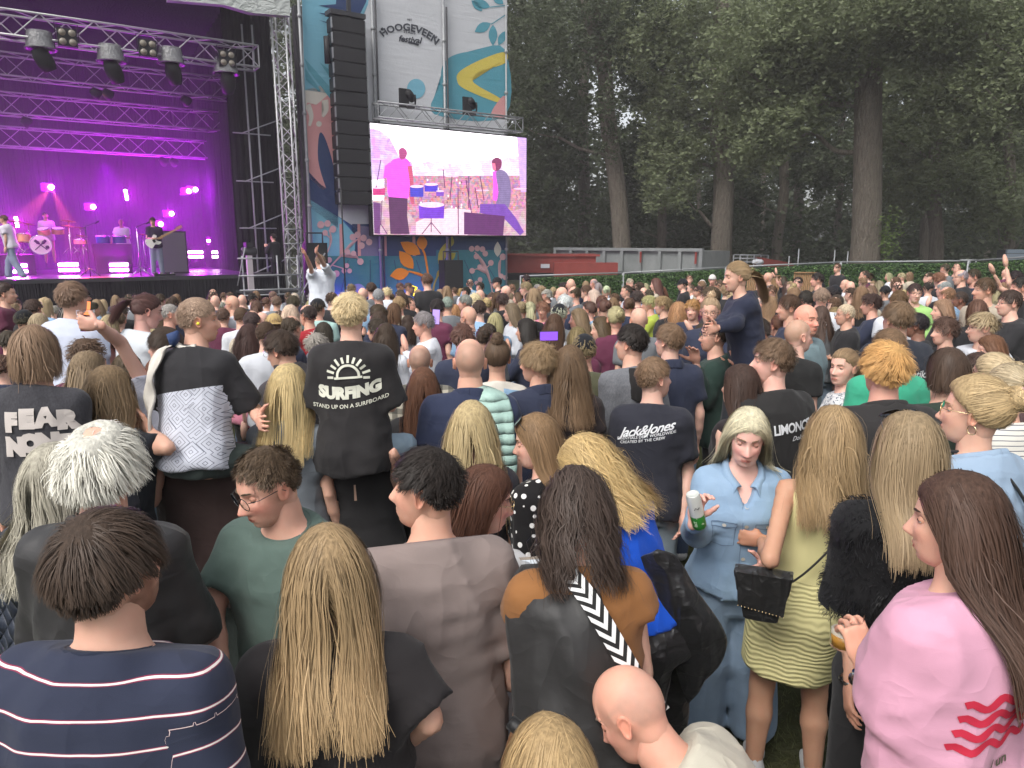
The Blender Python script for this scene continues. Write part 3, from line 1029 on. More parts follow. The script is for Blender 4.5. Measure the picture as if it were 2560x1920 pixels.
 for k in (0, 1):
  E_, W_ = A[k][1], A[k][2]
  fdir = unit(W_ - E_)
  hs = (pose_hand or {}).get(k, {})
  if 'dir' in hs: fdir = unit(hs['dir'])
  th = hs.get('thumb')
  if th is None:
   th = RB @ np.array([-.25 if k else .25, 1, .0]) if abs(fdir[2]) > .5 else np.array([0, 0, 1.0])
  th = unit(np.asarray(th) - np.dot(th, fdir) * fdir)
  bk = np.cross(fdir, th) if k else -np.cross(fdir, th)
  handR.append((W_, fdir, th, bk))
  if hands:
   if detail >= 2:
    Rm = np.stack([fdir, th, bk], 1)
    if not k: Rm = np.stack([fdir, -th, bk], 1)
    HVV, HQ = hand_mesh(Rm, hs.get('curl', .35), hs.get('spread', .10), left=(k == 0), grip=hs.get('grip', False), s=s * (1 if sex == 'm' else .92),
         h=.0052 if hs else .0105, point=hs.get('point', False))
    parts.append((HVV + W_, HQ, 0, np.array([1, .92, .90])))
   else:
    mb = MB().tube([W_ - fdir * .01, W_ + fdir * .06 * s, W_ + fdir * .12 * s, W_ + fdir * .165 * s], [.026 * s, .036 * s, .030 * s, .014 * s], 6)
    parts.append((np.concatenate(mb.v), [np.concatenate(mb.q), np.concatenate(mb.t)], 0, None))
 V, Fs, ms, Ti = join(parts)
 body = obj('body', mkmesh('body', W2L(V), Fs, [M['skin'], M['eyewhite'], M['iris'], M['lash']], True, {'tint': Ti}, ms), O, skin)
 res = dict(O=O, body=body, root=root, RZ=RZ, RB=RB, RH=RH, Hc=Hc, pel=pel, T2W=T2W, A=A, W2L=W2L, s=s, toH=toH, hands=handR, lg=lg)
 def garment(name, sdf, lo_, hi_, col, mtl, h, stripe=None, label=None):
  V, Q = grid_sdf(sdf, lo_, hi_, h)
  at_ = {}
  q = (V - pel) @ RBi.T
  st = q[:, 2].copy(); slv = np.zeros(len(V)); slm = np.zeros(len(V))
  for k in (0, 1):
   S_, E_, _w = A[k]
   ab = E_ - S_
   t = ((V - S_) @ ab) / (ab @ ab)
   dist = np.linalg.norm(V - S_ - np.clip(t, 0, 1.2)[:, None] * ab, axis=1)
   m = (dist < .095 * s) & (t > .12) & (np.abs(q[:, 0]) > shx * .92)
   sv = t * np.linalg.norm(ab) / s
   slv = np.where(m, sv, slv); slm = np.where(m, 1.0, slm)
  at_['stripe'] = st; at_['slv'] = slv; at_['slm'] = slm
  at_['tu'] = q[:, 0]; at_['tv'] = q[:, 1]; at_['tw'] = q[:, 2]
  return obj(name, mkmesh(name, W2L(V), Q, [mtl], True, at_), O, col, label=label)
 res['garment'] = garment
 if top:
  kind = top.get('kind', 'tee')
  ln = {'tee': .62, 'tank': 0.0, 'cap': .25, 'long': 1.0, 'polo': .60}.get(kind, .62)
  ln = top.get('sleeve', ln)
  loose = top.get('loose', .020)
  botw = top.get('bottom', -.06)
  flare = top.get('flare', .016)
  sw = top.get('sw', .022)
  fa = top.get('fold', .008)
  neckw = top.get('neck', .590)
  sl = ln
  def top_sdf(P):
   q = (P - pel) @ RBi.T
   u, v, w = q[..., 0], q[..., 1], q[..., 2]
   ai = lambda w_: flare * np.clip((.38 - w_) / .45, 0, 1)
   tb = [(min(w_, botw - .02) if i == 0 else w_, a, b, c) for i, (w_, a, b, c) in enumerate(tab)]
   if top.get('smooth', True):  # cloth bridges the waist
    tb = [(w_, max(a, top.get('waist', .150 if sex == 'm' else .132) * build) if w_ < .45 else a, b, c) for w_, a, b, c in tb]
   d = torso_d(u, v, w, tb, loose, ai) * s
   nk = T2W((0, -.015, .545))
   for k in (0, 1):
    S_, E_, W_ = A[k]
    d = smin(d, cap(P, nk, S_, (.045 + loose) * s, (.042 + loose * .9) * s), .05 * s)
    if sl > 0:
     t1 = min(sl, 1.0)
     Ee = S_ + (E_ - S_) * min(t1 * 1.12, 1.0)
     dd = cap(P, S_, Ee, (ar[0] + sw * .8) * s, (ar[0] + sw * (1.3 if sl < 1 else .9)) * s)
     if sl >= 1:
      We = E_ + (W_ - E_) * (sl - .05 if sl < 1.05 else .97)
      We = E_ + (W_ - E_) * min(top.get('cuff', .95), 1)
      dd = smin(dd, cap(P, E_, We, (ar[1] + sw) * s, (ar[2] + sw * .55) * s), .02 * s)
      n_ = unit(W_ - E_)
      dd = np.maximum(dd, (P - (E_ + (W_ - E_) * min(top.get('cuff', .95), 1) * .97)) @ n_.astype(np.float32)) if True else dd
     else:
      n_ = unit(E_ - S_)
      dd = np.maximum(dd, (P - (S_ + (E_ - S_) * t1)) @ n_.astype(np.float32))
     d = smin(d, dd, .045 * s)
    else:
     ah = S_ + (RB @ np.array([(.032 if k else -.032), 0, 0])) * s
     n_ = (RB @ np.array([1.0 if k else -1.0, 0, 0])).astype(np.float32)
     d = np.maximum(d, (P - ah) @ n_) if top.get('armhole', True) else d
   if top.get('vneck'):
    d = np.maximum(d, -np.maximum(np.maximum(-v, .44 - w), np.abs(u) - (w - .44) * .50) * s)
   if top.get('hood'):
    hc = T2W((0, -.10, .575))
    d = smin(d, cap(P, T2W((-.07, -.06, .60)), T2W((.07, -.06, .60)), .045 * s, .045 * s), .03 * s)
    d = smin(d, cap(P, T2W((-.04, -.12, .54)), T2W((.04, -.12, .54)), .055 * s, .055 * s), .03 * s)
   if fa:
    amp = fa * (.35 + 1.0 * np.clip((.42 - w) / .4, 0, 1))
    nn = vnoise(np.stack([u, v, w], -1), (.075, .075, .30), seed + 11) + .6 * vnoise(np.stack([u + w * .5, v, w], -1), (.05, .06, .11), seed + 23)
    nn2 = vnoise(np.stack([u - w * .3, v, w], -1), (.09, .09, .035), seed + 31)
    rd = 1 - np.abs(vnoise(np.stack([u * .9 + w * .45 * np.sign(u), v, w * .55 - np.abs(u) * .3], -1), (.085, .12, .16), seed + 47)) * 2
    d = d + (nn * amp * .8 + nn2 * fa * .4 - np.clip(rd, 0, 1) ** 3 * fa * .8) * s
   d = np.maximum(d, (w - (neckw - .30 * (v + .01) + (top.get('scoop', 0) * np.clip(v, 0, 1)))) * s) if not top.get('hood') else d
   d = np.maximum(d, (botw - w + .012 * np.sin(u * 20 + seed)) * s)
   return d
  pts = np.concatenate([A.reshape(-1, 3), [pel + RB @ np.array([0, 0, botw]) * s, base]])
  ext = .24 * s * max(1, build)
  lo2 = np.minimum(pts.min(0) - .09 * s, np.minimum(pel, base) - ext)
  hi2 = np.maximum(pts.max(0) + .09 * s, np.maximum(pel, base) + ext)
  lo2[2] = min(pel[2] + botw * s, base[2]) - .12 * s - (.15 if lean > 20 else 0)
  if sl < 1:
   p2 = A[:, :2].reshape(-1, 3)
   lo2 = np.minimum(np.minimum(p2.min(0) - .11 * s, np.minimum(pel, base) - ext), 1e9)
   hi2 = np.maximum(p2.max(0) + .11 * s, np.maximum(pel, base) + ext)
   lo2[2] = min(pel[2] + botw * s, p2[:, 2].min(), base[2] - .3 * s) - .13 * s
  hi2[2] = max(p[2] for p in ([*A[:, 0], base] + ([*A[:, 1], *A[:, 2]] if sl > 0 else []))) + .14 * s
  g = garment(top.get('name', 'shirt'), top_sdf, lo2, hi2, top['col'], top.get('mat', M['cloth']), {3: .0145, 2: .019, 1: .030, 0: .044}[detail])
  res['top'] = g
  if top.get('collar') and detail >= 2:
   kf = 1 if sex == 'm' else .92
   for sx in (-1, 1):
    inn = [(0, -.078, .622), (sx * .045, -.070, .618), (sx * .066, -.015, .600), (sx * .060, .045, .572), (sx * .020, .092, .530)]
    out_ = [(0, -.112, .572), (sx * .055, -.105, .568), (sx * .100, -.030, .562), (sx * .098, .055, .535), (sx * .065, .118, .482)]
    mid_ = [((a[0] + b_[0]) / 2 * 1.02, (a[1] + b_[1]) / 2 * 1.06, max(a[2], b_[2]) - .004 + .006) for a, b_ in zip(inn, out_)]
    hang_cloth(res, 'collar', [[tuple(np.array(p) * [kf, 1, 1]) for p in q_] for q_ in (inn, mid_, out_)], top.get('mat', M['cloth']), top['col'], .006, 1, .002)
 if bottom:
  bk = bottom.get('kind', 'trousers')
  bw = bottom.get('waist', .10)
  lr = bottom.get('loose', .016)
  end = bottom.get('end', .97 if bk == 'trousers' else .45)
  def bot_sdf(P):
   q = (P - pel) @ RBi.T
   w = q[..., 2]
   if bk == 'dress':
    hem = bottom.get('hem', -.40)
    tb = list(tab)
    tb[0] = (-.10, .165, .118, -.01)
    tb = [(hem - .02, .150, .125, .0)] + tb
    d = torso_d(q[..., 0], q[..., 1], w, tb, .012 + bottom.get('inf', 0)) * s
    for k in (0, 1):
     d = smin(d, cap(P, lg[k][0], lg[k][1], (.080 + lr) * s, (.062 + lr) * s), .05 * s)
    return np.maximum(np.maximum(d, (w - bw) * s), (hem - w) * s)
   d = torso_d(q[..., 0], q[..., 1], w, tab, .006 + bottom.get('inf', 0)) * s
   d = np.maximum(d, (w - bw) * s)
   for k in (0, 1):
    H_, K_, F_ = lg[k]
    wd = bottom.get('wide', 0)
    d = smin(d, cap(P, H_, K_, (.083 + lr * .5) * s, (.056 + lr + wd * .4) * s), .03 * s)
    if end > .5:
     d = smin(d, cap(P, K_, K_ + (F_ - K_) * min(1, end * 1.02), (.056 + lr + wd * .4) * s, (.042 + lr + wd) * s), .02 * s)
   d = d + .005 * s * vnoise(np.stack([q[..., 0], q[..., 1], w], -1), (.06, .06, .09), seed + 3)
   if end <= .5:
    d = np.maximum(d, ((lg[0][0][2] + (lg[0][1][2] - lg[0][0][2]) * end * 2) - P[..., 2])) if not sit else d
   else:
    d = np.maximum(d, gz + .03 - P[..., 2]) if not sit else d
   return d
  lo3 = np.minimum(lg.reshape(-1, 3).min(0), pel) - .17 * s
  hi3 = np.maximum(lg.reshape(-1, 3).max(0), pel) + .19 * s
  if bk == 'dress': hi3 = np.maximum(hi3, base + .1 * s); lo3 = np.minimum(lo3, base - [.25, .25, 0])
  g = garment(bottom.get('name', 'trousers' if bk == 'trousers' else ('shorts' if bk == 'shorts' else 'dress')), bot_sdf, lo3, hi3, bottom['col'], bottom.get('mat', M['cloth']), ({3: .024, 2: .030, 1: .040, 0: .06}[detail] if not bottom.get('fine') else .014))
  res['bottom'] = g
 if detail >= 2 and (not sit):
  for k in (0, 1):
   F_ = lg[k][2]
   so = obj('shoe', shoe_mesh(), O, (.55, .55, .55))
   so.location = tuple(W2L(np.array([F_[0], F_[1], gz])) + np.array([0, .05, 0]))
   so.scale = (s, s, s)
 if hair and hair['kind'] not in ('bald', 'buzz'):
  hair = dict(hair)
  lo_ = (top or {}).get('loose', .012)
  hair['_tor'] = (RH.T @ (T2W((0, 0, .33)) - Hc) / s, RH.T @ RB, np.array([.225, .122 * (.5 + .5 * build) + lo_ + .010, .268]))
  sh_ = hair['kind'] in ('short', 'bob', 'bun', 'pony')
  nh = int(hair.get('n', {3: 2200, 2: 1300, 1: 260, 0: 110}[detail]) * ((1.15 if detail == 3 else .85) if sh_ else (.62 if detail == 3 else .45) if detail >= 2 else 1))
  K_ = {3: 11, 2: 8, 1: 6, 0: 5}[detail] if not sh_ else {3: 6, 2: 5, 1: 5, 0: 4}[detail]
  if hair['kind'] == 'bob': K_ += 2
  wd = hair.get('w', {3: .0030, 2: .0038, 1: .0085, 0: .013}[detail]) * (.80 if detail >= 2 else 1)
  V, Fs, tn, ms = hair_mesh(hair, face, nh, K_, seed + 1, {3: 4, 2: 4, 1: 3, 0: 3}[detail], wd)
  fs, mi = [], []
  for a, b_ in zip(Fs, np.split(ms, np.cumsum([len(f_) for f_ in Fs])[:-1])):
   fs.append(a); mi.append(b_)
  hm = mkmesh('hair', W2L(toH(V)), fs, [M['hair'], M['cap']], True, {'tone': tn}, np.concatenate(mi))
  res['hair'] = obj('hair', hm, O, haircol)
 if detail >= 1 and hair is not None and face.get('brows', True):
  mb = MB()
  for sx in (-1, 1):
   b_ = brow_strip(face, sx)
   mb.add(np.concatenate(b_.v), np.concatenate(b_.q), np.concatenate(b_.t))
  V = W2L(toH(np.concatenate(mb.v)))
  me = mkmesh('eyebrows', V, [np.concatenate(mb.q), np.concatenate(mb.t)], [M['hair']], True, {'tone': np.full(len(V), .25)})
  obj('eyebrows', me, O, face.get('browcol', haircol))
 if glasses:
  res['glasses'] = add_glasses(res, face, glasses)
 return res
def add_glasses(res, face, g):
 """g: dict(kind='round'|'wide'|'sun', col, r, up=on top of the head)"""
 r_ = g.get('r', .024)
 mb = MB()
 gl = MB()
 fy = face_y(face, .031, .0) + .012
 zc, yc = .004, max(fy, .098)
 for sx in (-1, 1):
  cx = (.031) * sx
  ring = []
  nn = 20
  for j in range(nn + 1):
   a = 2 * math.pi * j / nn
   ex = g.get('sq', 2.0)
   ca, sa = math.cos(a), math.sin(a)
   rr = r_ / (abs(ca) ** ex + abs(sa) ** ex) ** (1 / ex)
   ring.append([cx + ca * rr * g.get('wx', 1.05), yc - .25 * abs(abs(cx + ca * rr) - .01) * .4, zc + sa * rr * g.get('wz', .92)])
  mb.tube(ring, g.get('t', .0013), 5, False)
  ctr = np.mean(ring[:-1], axis=0)
  gl.add(np.vstack([ctr, ring[:-1]]), None, [[0, 1 + j, 1 + (j + 1) % nn] for j in range(nn)])
  mb.tube([[cx + r_ * sx * 1.0, yc - .007, zc + .008], [.076 * sx, .065, zc + .008], [.0775 * sx, -.005, .006], [.074 * sx, -.022, -.012]], g.get('t', .0013), 5)
 mb.tube([[-.008, yc, zc + .004], [0, yc + .003, zc + .008], [.008, yc, zc + .004]], g.get('t', .0013), 5)
 V = np.concatenate(mb.v); G = np.concatenate(gl.v)
 if g.get('up'):
  R = rotm(0, -52 if g['up'] is True else g['up'], 0)
  V = V @ R.T + np.array([0, .0, .035]); G = G @ R.T + np.array([0, 0, .035])
 W = res['W2L'](res['toH'](V))
 o = obj('glasses', mkmesh('glasses', W, [np.concatenate(mb.q), np.concatenate(mb.t)] if mb.t else np.concatenate(mb.q), [g.get('mat', M['frame'])], True), res['O'])
 o2 = obj('lens', mkmesh('lens', res['W2L'](res['toH'](G)), np.concatenate(gl.t), [M['darklens'] if g.get('sun') else M['lens']], False), o)
 return o
def glass_m(nt, b):
 b.inputs['Transmission Weight'].default_value = 1.0
 b.inputs['IOR'].default_value = 1.02
M['frame'] = mat('spectacle_frame', rough=.3, color=(.02, .02, .02), spec=.5)
M['goldframe'] = mat('gold_frame', rough=.25, color=(.75, .6, .35), metal=1.0)
M['darklens'] = mat('dark_lens', rough=.08, color=(.03, .025, .03), spec=.6)
M['lens'] = mat('clear_lens', glass_m, rough=.03, color=(.95, .97, .97), spec=.5)
# ------------------------------------------------------------------ stage, screen, banner wall
def m_black(nt, b):
 n = noise(nt, 2.0, 3, stretch=(3, 3, .3))
 L(nt, mixc(nt, n, (.006, .006, .008), (.022, .02, .026)), b.inputs['Base Color'])
 bump(nt, b, noise(nt, 4, 2, stretch=(4, 4, .15)), .8, .12)
M['drape'] = mat('black_drape', m_black, rough=.9, spec=.1)
M['black'] = mat('black_paint', rough=.55, color=(.012, .012, .014), spec=.3)
M['dkgrey'] = mat('dark_grey', rough=.6, color=(.04, .04, .045))
def m_alu(nt, b):
 n = noise(nt, 8, 3)
 L(nt, mixc(nt, n, (.34, .35, .36), (.55, .55, .55)), b.inputs['Base Color'])
 b.inputs['Metallic'].default_value = .45
M['alu'] = mat('aluminium', m_alu, rough=.42, spec=.5)
M['steel'] = mat('galvanised_steel', lambda nt, b: L(nt, mixc(nt, noise(nt, 5, 4), (.20, .21, .22), (.36, .37, .38)), b.inputs['Base Color']), rough=.5, metal=.3)
def m_canvas(nt, b):
 n = noise(nt, 1.4, 4)
 L(nt, mixc(nt, n, (.40, .43, .42), (.55, .57, .55)), b.inputs['Base Color'])
 bump(nt, b, noise(nt, 2.5, 3, stretch=(1, 1, 2), dist=1.5), .7, .15)
M['canvas'] = mat('grey_canvas', m_canvas, rough=.7)
def print_mat(name, col, gloss=.6):
 def bld(nt, b):
  n = noise(nt, 1.2, 3)
  c = mixc(nt, mathn(nt, 'MULTIPLY', n, .35), (*col, 1), tuple(v * .75 for v in col))
  L(nt, c, b.inputs['Base Color'])
  n1 = bump(nt, b, noise(nt, .9, 3, stretch=(.5, .5, 5), dist=.8), .35, .05)
  bump(nt, b, noise(nt, 2.2, 2, stretch=(1, 1, .8), dist=1.5), .25, .05, n1)
 return mat(name, bld, rough=gloss, spec=.2)
def flat_poly(name, pts_px, t, mt, parent, smooth_n=0, hole=None, off=0.0):
 """flat printed shape on the vertical plane at depth t, outline given in photograph pixels"""
 P = np.array([onS(x, y, t) for x, y in pts_px])
 if off:
  P = P - np.array([ST[0], ST[1], 0]) * off
 bm = bmesh.new()
 vs = [bm.verts.new(p) for p in P]
 try:
  bm.faces.new(vs)
 except Exception:
  pass
 bmesh.ops.triangulate(bm, faces=bm.faces[:])
 me = bpy.data.meshes.new(name)
 bm.to_mesh(me); bm.free()
 me.materials.append(mt)
 return obj(name, me, parent)
def spline(pts, n=6, closed=True):
 """Catmull-Rom through points"""
 P = np.array(pts, float)
 k = len(P)
 out = []
 rng_ = range(k) if closed else range(k - 1)
 for i in rng_:
  if closed: p0, p1, p2, p3 = P[i - 1], P[i], P[(i + 1) % k], P[(i + 2) % k]
  else: p0, p1, p2, p3 = P[max(i - 1, 0)], P[i], P[i + 1], P[min(i + 2, k - 1)]
  for j in range(n):
   t = j / n
   out.append(.5 * ((2 * p1) + (-p0 + p2) * t + (2 * p0 - 5 * p1 + 4 * p2 - p3) * t * t + (-p0 + 3 * p1 - 3 * p2 + p3) * t ** 3))
 if not closed: out.append(P[-1])
 return np.array(out)
def circ(cx, cy, rx, ry=None, n=20):
 ry = ry or rx
 return [(cx + rx * math.cos(2 * math.pi * i / n), cy + ry * math.sin(2 * math.pi * i / n)) for i in range(n)]
def leaf(x0, y0, x1, y1, w):
 """leaf outline from base to tip"""
 a = np.array([x0, y0]); b = np.array([x1, y1]); d = b - a; n = np.array([-d[1], d[0]]) / np.linalg.norm(d)
 out = []
 for t, k in ((0, 0), (.15, .55), (.35, .95), (.55, 1), (.75, .7), (.9, .3), (1, 0)): out.append(a + d * t + n * w * k)
 for t, k in ((.9, -.3), (.75, -.7), (.55, -1), (.35, -.95), (.15, -.55)): out.append(a + d * t + n * w * k)
 return out
def stroke(pts, w, n=5):
 P = spline(pts, n, False)
 d = np.gradient(P, axis=0); d /= np.linalg.norm(d, axis=1)[:, None] + 1e-9
 nn = np.c_[-d[:, 1], d[:, 0]]
 W = np.interp(np.linspace(0, 1, len(P)), np.linspace(0, 1, len(np.atleast_1d(w))), np.atleast_1d(w)) / 2
 return list(P + nn * W[:, None]) + list((P - nn * W[:, None])[::-1])
def lattice_truss(name, p0, p1, size, parent, label=None, cat=None, group=None, mt=None, r=.025, nbay=None, up=(0, 0, 1)):
 """box truss: four chords and zigzag braces"""
 p0, p1 = np.array(p0, float), np.array(p1, float)
 d = p1 - p0; Ln = np.linalg.norm(d); d /= Ln
 u = unit(np.cross(d, up)); w = unit(np.cross(u, d))
 root = empty(name, p0, 0, label, cat, group) if parent is None else parent
 cs = [u * a * size / 2 + w * b * size / 2 for a, b in ((1, 1), (-1, 1), (-1, -1), (1, -1))]
 mt = mt or M['alu']
 for c in cs:
  o = MB().tube([p0 + c - (p0 if parent is None else 0), p1 + c - (p0 if parent is None else 0)], r, 7).build('chord', mt, root, True)
 nb = nbay or max(2, int(round(Ln / (size * 1.0))))
 o0 = p0 if parent is None else 0
 mb = MB()
 for f in range(4):
  a, b = cs[f], cs[(f + 1) % 4]
  for i in range(nb):
   q0, q1 = p0 + d * Ln * i / nb, p0 + d * Ln * (i + 1) / nb
   if i % 2 == 0: mb.tube([q0 + a - o0, q1 + b - o0], r * .5, 5, False)
   else: mb.tube([q0 + b - o0, q1 + a - o0], r * .5, 5, False)
  for e in (p0, p1): mb.tube([e + a - o0, e + b - o0], r * .6, 5, False)
 br = mb.build('brace', mt, root, True)
 br['kind'] = 'stuff'
 return root
# floor deck and skirt
deck = MB()
s0, s1 = -9.0, 3.6
DZ = float(onS(390, 691, 0)[2])
deck.hexa([stg(s0, 0, DZ - .12), stg(s1, 0, DZ - .12), stg(s1, 11, DZ - .12), stg(s0, 11, DZ - .12), stg(s0, 0, DZ), stg(s1, 0, DZ), stg(s1, 11, DZ), stg(s0, 11, DZ)])
so = empty('stage', stg(0, 0, 0), 0, 'black concert stage platform with dark skirt under the purple lights', 'stage')
def rel(root, o):
 """keep world placement under a placed parent"""
 o.matrix_parent_inverse = Matrix.Translation(root.location).inverted() if root.rotation_euler.z == 0 else root.matrix_world.inverted()
 return o
def relb(root, mb, name, mt, smooth=False, label=None):
 mb.v = [np.asarray(v) - np.array(root.location) for v in mb.v]
 return mb.build(name, mt, root, smooth, label=label)
M['deck'] = mat('stage_deck', lambda nt, b: bump(nt, b, noise(nt, 40, 2), .3, .01), rough=.35, color=(.03, .028, .035), spec=.5)
relb(so, deck, 'deck', M['deck'])
sk = MB().hexa([stg(s0, .02, -1.2), stg(s1, .02, -1.2), stg(s1, .08, -1.2), stg(s0, .08, -1.2), stg(s0, .02, DZ - .122), stg(s1, .02, DZ - .122), stg(s1, .08, DZ - .122), stg(s0, .08, DZ - .122)])
relb(so, sk, 'skirt', M['drape'])
# drum riser
rz = MB().hexa([stg(s0, 3.2, DZ + .002), stg(-3.0, 3.2, DZ + .002), stg(-3.0, 6.2, DZ + .002), stg(s0, 6.2, DZ + .002), stg(s0, 3.2, DZ + .62), stg(-3.0, 3.2, DZ + .62), stg(-3.0, 6.2, DZ + .62), stg(s0, 6.2, DZ + .62)])
relb(so, rz, 'riser', M['black'])
rot3 = np.stack([np.array([SU[0], SU[1], 0]), np.array([ST[0], ST[1], 0]), np.array([0, 0, 1.0])], 1)
# drapes: back, right wing, ceiling
bk = empty('back_drape', stg(0, 8, 0), 0, 'black back drape closing the stage behind the band', 'curtain')
ns = 160
V, q = [], []
for i in range(ns + 1):
 s_ = -12 + 16.5 * i / ns
 for z in (DZ, 14.0):
  V.append(stg(s_, 8 + .025 * math.sin(i * 1.3) + .02 * math.sin(i * .51), z) - np.array(bk.location))
for i in range(ns): q.append([2 * i, 2 * i + 2, 2 * i + 3, 2 * i + 1])
obj('cloth', mkmesh('cloth', V, np.array(q), [M['drape']], True), bk)
wg = empty('wing_drape', stg(3.1, 4, 0), 0, 'black side drape hanging at the right wing of the stage', 'curtain')
V, q = [], []
for i in range(81):
 t_ = 1.6 + 6.4 * i / 80
 for z in (DZ, 14.0):
  V.append(stg(3.0 + .06 * math.sin(i * 1.1), t_, z) - np.array(wg.location))
for i in range(80): q.append([2 * i, 2 * i + 2, 2 * i + 3, 2 * i + 1])
obj('cloth', mkmesh('cloth', V, np.array(q), [M['drape']], True), wg)
sd_ = empty('side_drape', stg(3.3, 1.4, -1), 0, 'black cloth panel closing the gap between stage and truss tower', 'curtain')
a_ = onSc(570, 300, 1.4)[0]; b_ = onSc(688, 300, 1.4)[0]
V, q = [], []
for i in range(41):
 for z in (-1, 10.5): V.append(stg(a_ + (b_ - a_) * i / 40, 1.4 + .05 * math.sin(i * 1.2), z) - np.array(sd_.location))
for i in range(40): q.append([2 * i, 2 * i + 2, 2 * i + 3, 2 * i + 1])
obj('cloth', mkmesh('cloth', V, np.array(q), [M['drape']], True), sd_)
for k_, (x_, t_) in enumerate(((640, 1.1), (664, 1.0))):
 p_ = onS(x_, 600, t_)
 c_ = empty('scaffold_pole', (p_[0], p_[1], -1), 0, ['dim scaffold pole behind the left side of the truss tower', 'dim scaffold pole close behind the truss tower'][k_], 'scaffold pole', 'scaffold poles before the banner')
 MB().tube([(0, 0, 0), (0, 0, 10)], .03, 8).build('tube', M['steel'], c_, True)
 for z_ in (2.2, 3.7, 5.2, 6.7): MB().tube([rot3 @ np.array([-.5, 0, z_]), rot3 @ np.array([.7, 0, z_ + (.5 if k_ else 0)])], .022, 6).build('brace', M['steel'], c_, True)
rf = empty('stage_roof', stg(0, 4, 10), 0, 'dark fabric roof stretched over the stage', 'roof')
mbr = MB().hexa([stg(-12, -.6, 9.9), stg(3.3, -.6, 9.9), stg(3.3, 9, 9.2), stg(-12, 9, 9.2), stg(-12, -.6, 10.0), stg(3.3, -.6, 10.0), stg(3.3, 9, 9.3), stg(-12, 9, 9.3)])
relb(rf, mbr, 'roof_panel', M['drape'])
# grey canvas valance at the roof edge
P = [onS(420, -60, -.7), onS(420, 0, -.7), onS(560, 12, -.7), onS(628, 32, -.7), onS(725, 40, -.7), onS(725, -60, -.7)]
v = np.array(P + [p + np.array([ST[0], ST[1], 0]) * .25 for p in P]) - np.array(rf.location)
mb = MB().add(v, [[0, 1, 2, 3][::-1], [0, 3, 4, 5][::-1], [6, 7, 8, 9], [6, 9, 10, 11]] + [[i, (i + 1) % 6, 6 + (i + 1) % 6, 6 + i] for i in range(6)])
mb.build('valance', M['canvas'], rf)
# trusses across the stage (front one bright, three deeper)
sA, zA = onSc(-60, 72, 0.2)
def truss_px(x0, y0, x1, y1, t, size, label, r=.028, mt=None):
 a, b = onS(x0, y0, t), onS(x1, y1, t)
 z = (a[2] + b[2]) / 2
 a[2] = b[2] = z
 return lattice_truss('truss', a, b, size, None, label, 'truss', 'lighting trusses across the stage', mt, r)
M['trussdk'] = mat('shaded_truss', rough=.5, color=(.34, .34, .36), metal=.2)  # aluminium again, darker: shade of the deeper stage put into the colour
truss_px(-120, 38, 640, 150, .25, .62, 'bright aluminium front lighting truss with lamps slung under it', .034)
truss_px(-120, 150, 622, 230, 2.4, .62, 'second dark lighting truss above the stage, behind the bright front one', .026, M['trussdk'])
truss_px(-120, 250, 612, 310, 4.4, .62, 'third lighting truss seen through purple haze', .026, M['trussdk'])
truss_px(-120, 335, 598, 380, 6.4, .62, 'rearmost and lowest lighting truss over the musicians', .026, M['trussdk'])
# vertical towers
b0, b1 = onS(738, 745, -.25), onS(690, 40, -.25)
xx, yy = onSc(738, 700, -.25)[0], 0
lattice_truss('truss_tower', stg(xx, -.25, -1.0), stg(xx, -.25, 9.6), .42, None, 'tall aluminium truss tower at the right corner of the stage', 'truss tower', None, M['alu'], .03, 26, (0, 1, 0))
x2 = onSc(597, 500, 6.5)[0]
lattice_truss('truss_tower', stg(x2, 6.5, DZ), stg(x2, 6.5, 6.3), .35, None, 'dim slender truss tower at the back right of the stage', 'truss tower', None, M['trussdk'], .02, 14, (0, 1, 0))
# ---- banner wall
BT = .9   # depth of the banner plane
def banner_pt(x, y): return (x, y)
bw = empty('banner_wall', onS(1000, 745, BT), 0, 'tall printed festival banner wall with leaves, berries and lettering beside the stage', 'banner')
PC = {k: print_mat('print_' + k, c) for k, c in dict(white=(.56, .57, .60), teal=(.09, .30, .38), sky=(.18, .42, .54), navy=(.035, .06, .15), deep=(.03, .12, .20), yellow=(.62, .50, .10),
  pink=(.62, .30, .30), berry=(.60, .36, .38), orange=(.80, .26, .02), lead=(.05, .055, .07), dteal=(.05, .19, .24), cream=(.62, .58, .52), blue=(.07, .16, .42), mauve=(.18, .16, .28), olive=(.42, .36, .06), lav=(.25, .28, .55)).items()}
BR = np.array(bw.location)
def bp(name, pts, mt, lay, label=None):
 o = flat_poly(name, pts, BT, PC[mt], bw, off=.006 * lay)
 o.matrix_parent_inverse = Matrix.Translation(bw.location).inverted()
 if label: o['label'] = label
 return o
bp('banner_cloth', [(752, -80), (1268, -80), (1268, 745), (775, 745)], 'white', 0)
# body behind the cloth so that it has depth
mb = MB()
c4 = [onS(752, -80, BT), onS(1268, -80, BT), onS(1268, 745, BT), onS(775, 745, BT)]
c4[0][2] = c4[1][2] = 12
for c in (c4[2], c4[3]): c[2] = -1
lo_ = [c4[3], c4[2]]
dv = np.array([ST[0], ST[1], 0])
a_, b_ = np.array(c4[3]), np.array(c4[2])
mb.hexa([a_ + dv * .02 + [0, 0, 0], b_ + dv * .02, b_ + dv * .3, a_ + dv * .3, a_ + dv * .02 + [0, 0, 10.8], b_ + dv * .02 + [0, 0, 10.8], b_ + dv * .3 + [0, 0, 10.8], a_ + dv * .3 + [0, 0, 10.8]])
relb(bw, mb, 'backing', M['dkgrey'])
bp('print', [(752, -80), (925, -80), (920, 10), (890, 60), (830, 235), (762, 225)], 'sky', 1)
bp('print', [(850, -80), (925, -80), (915, 5), (895, 45), (845, 60), (838, 20)], 'navy', 2)
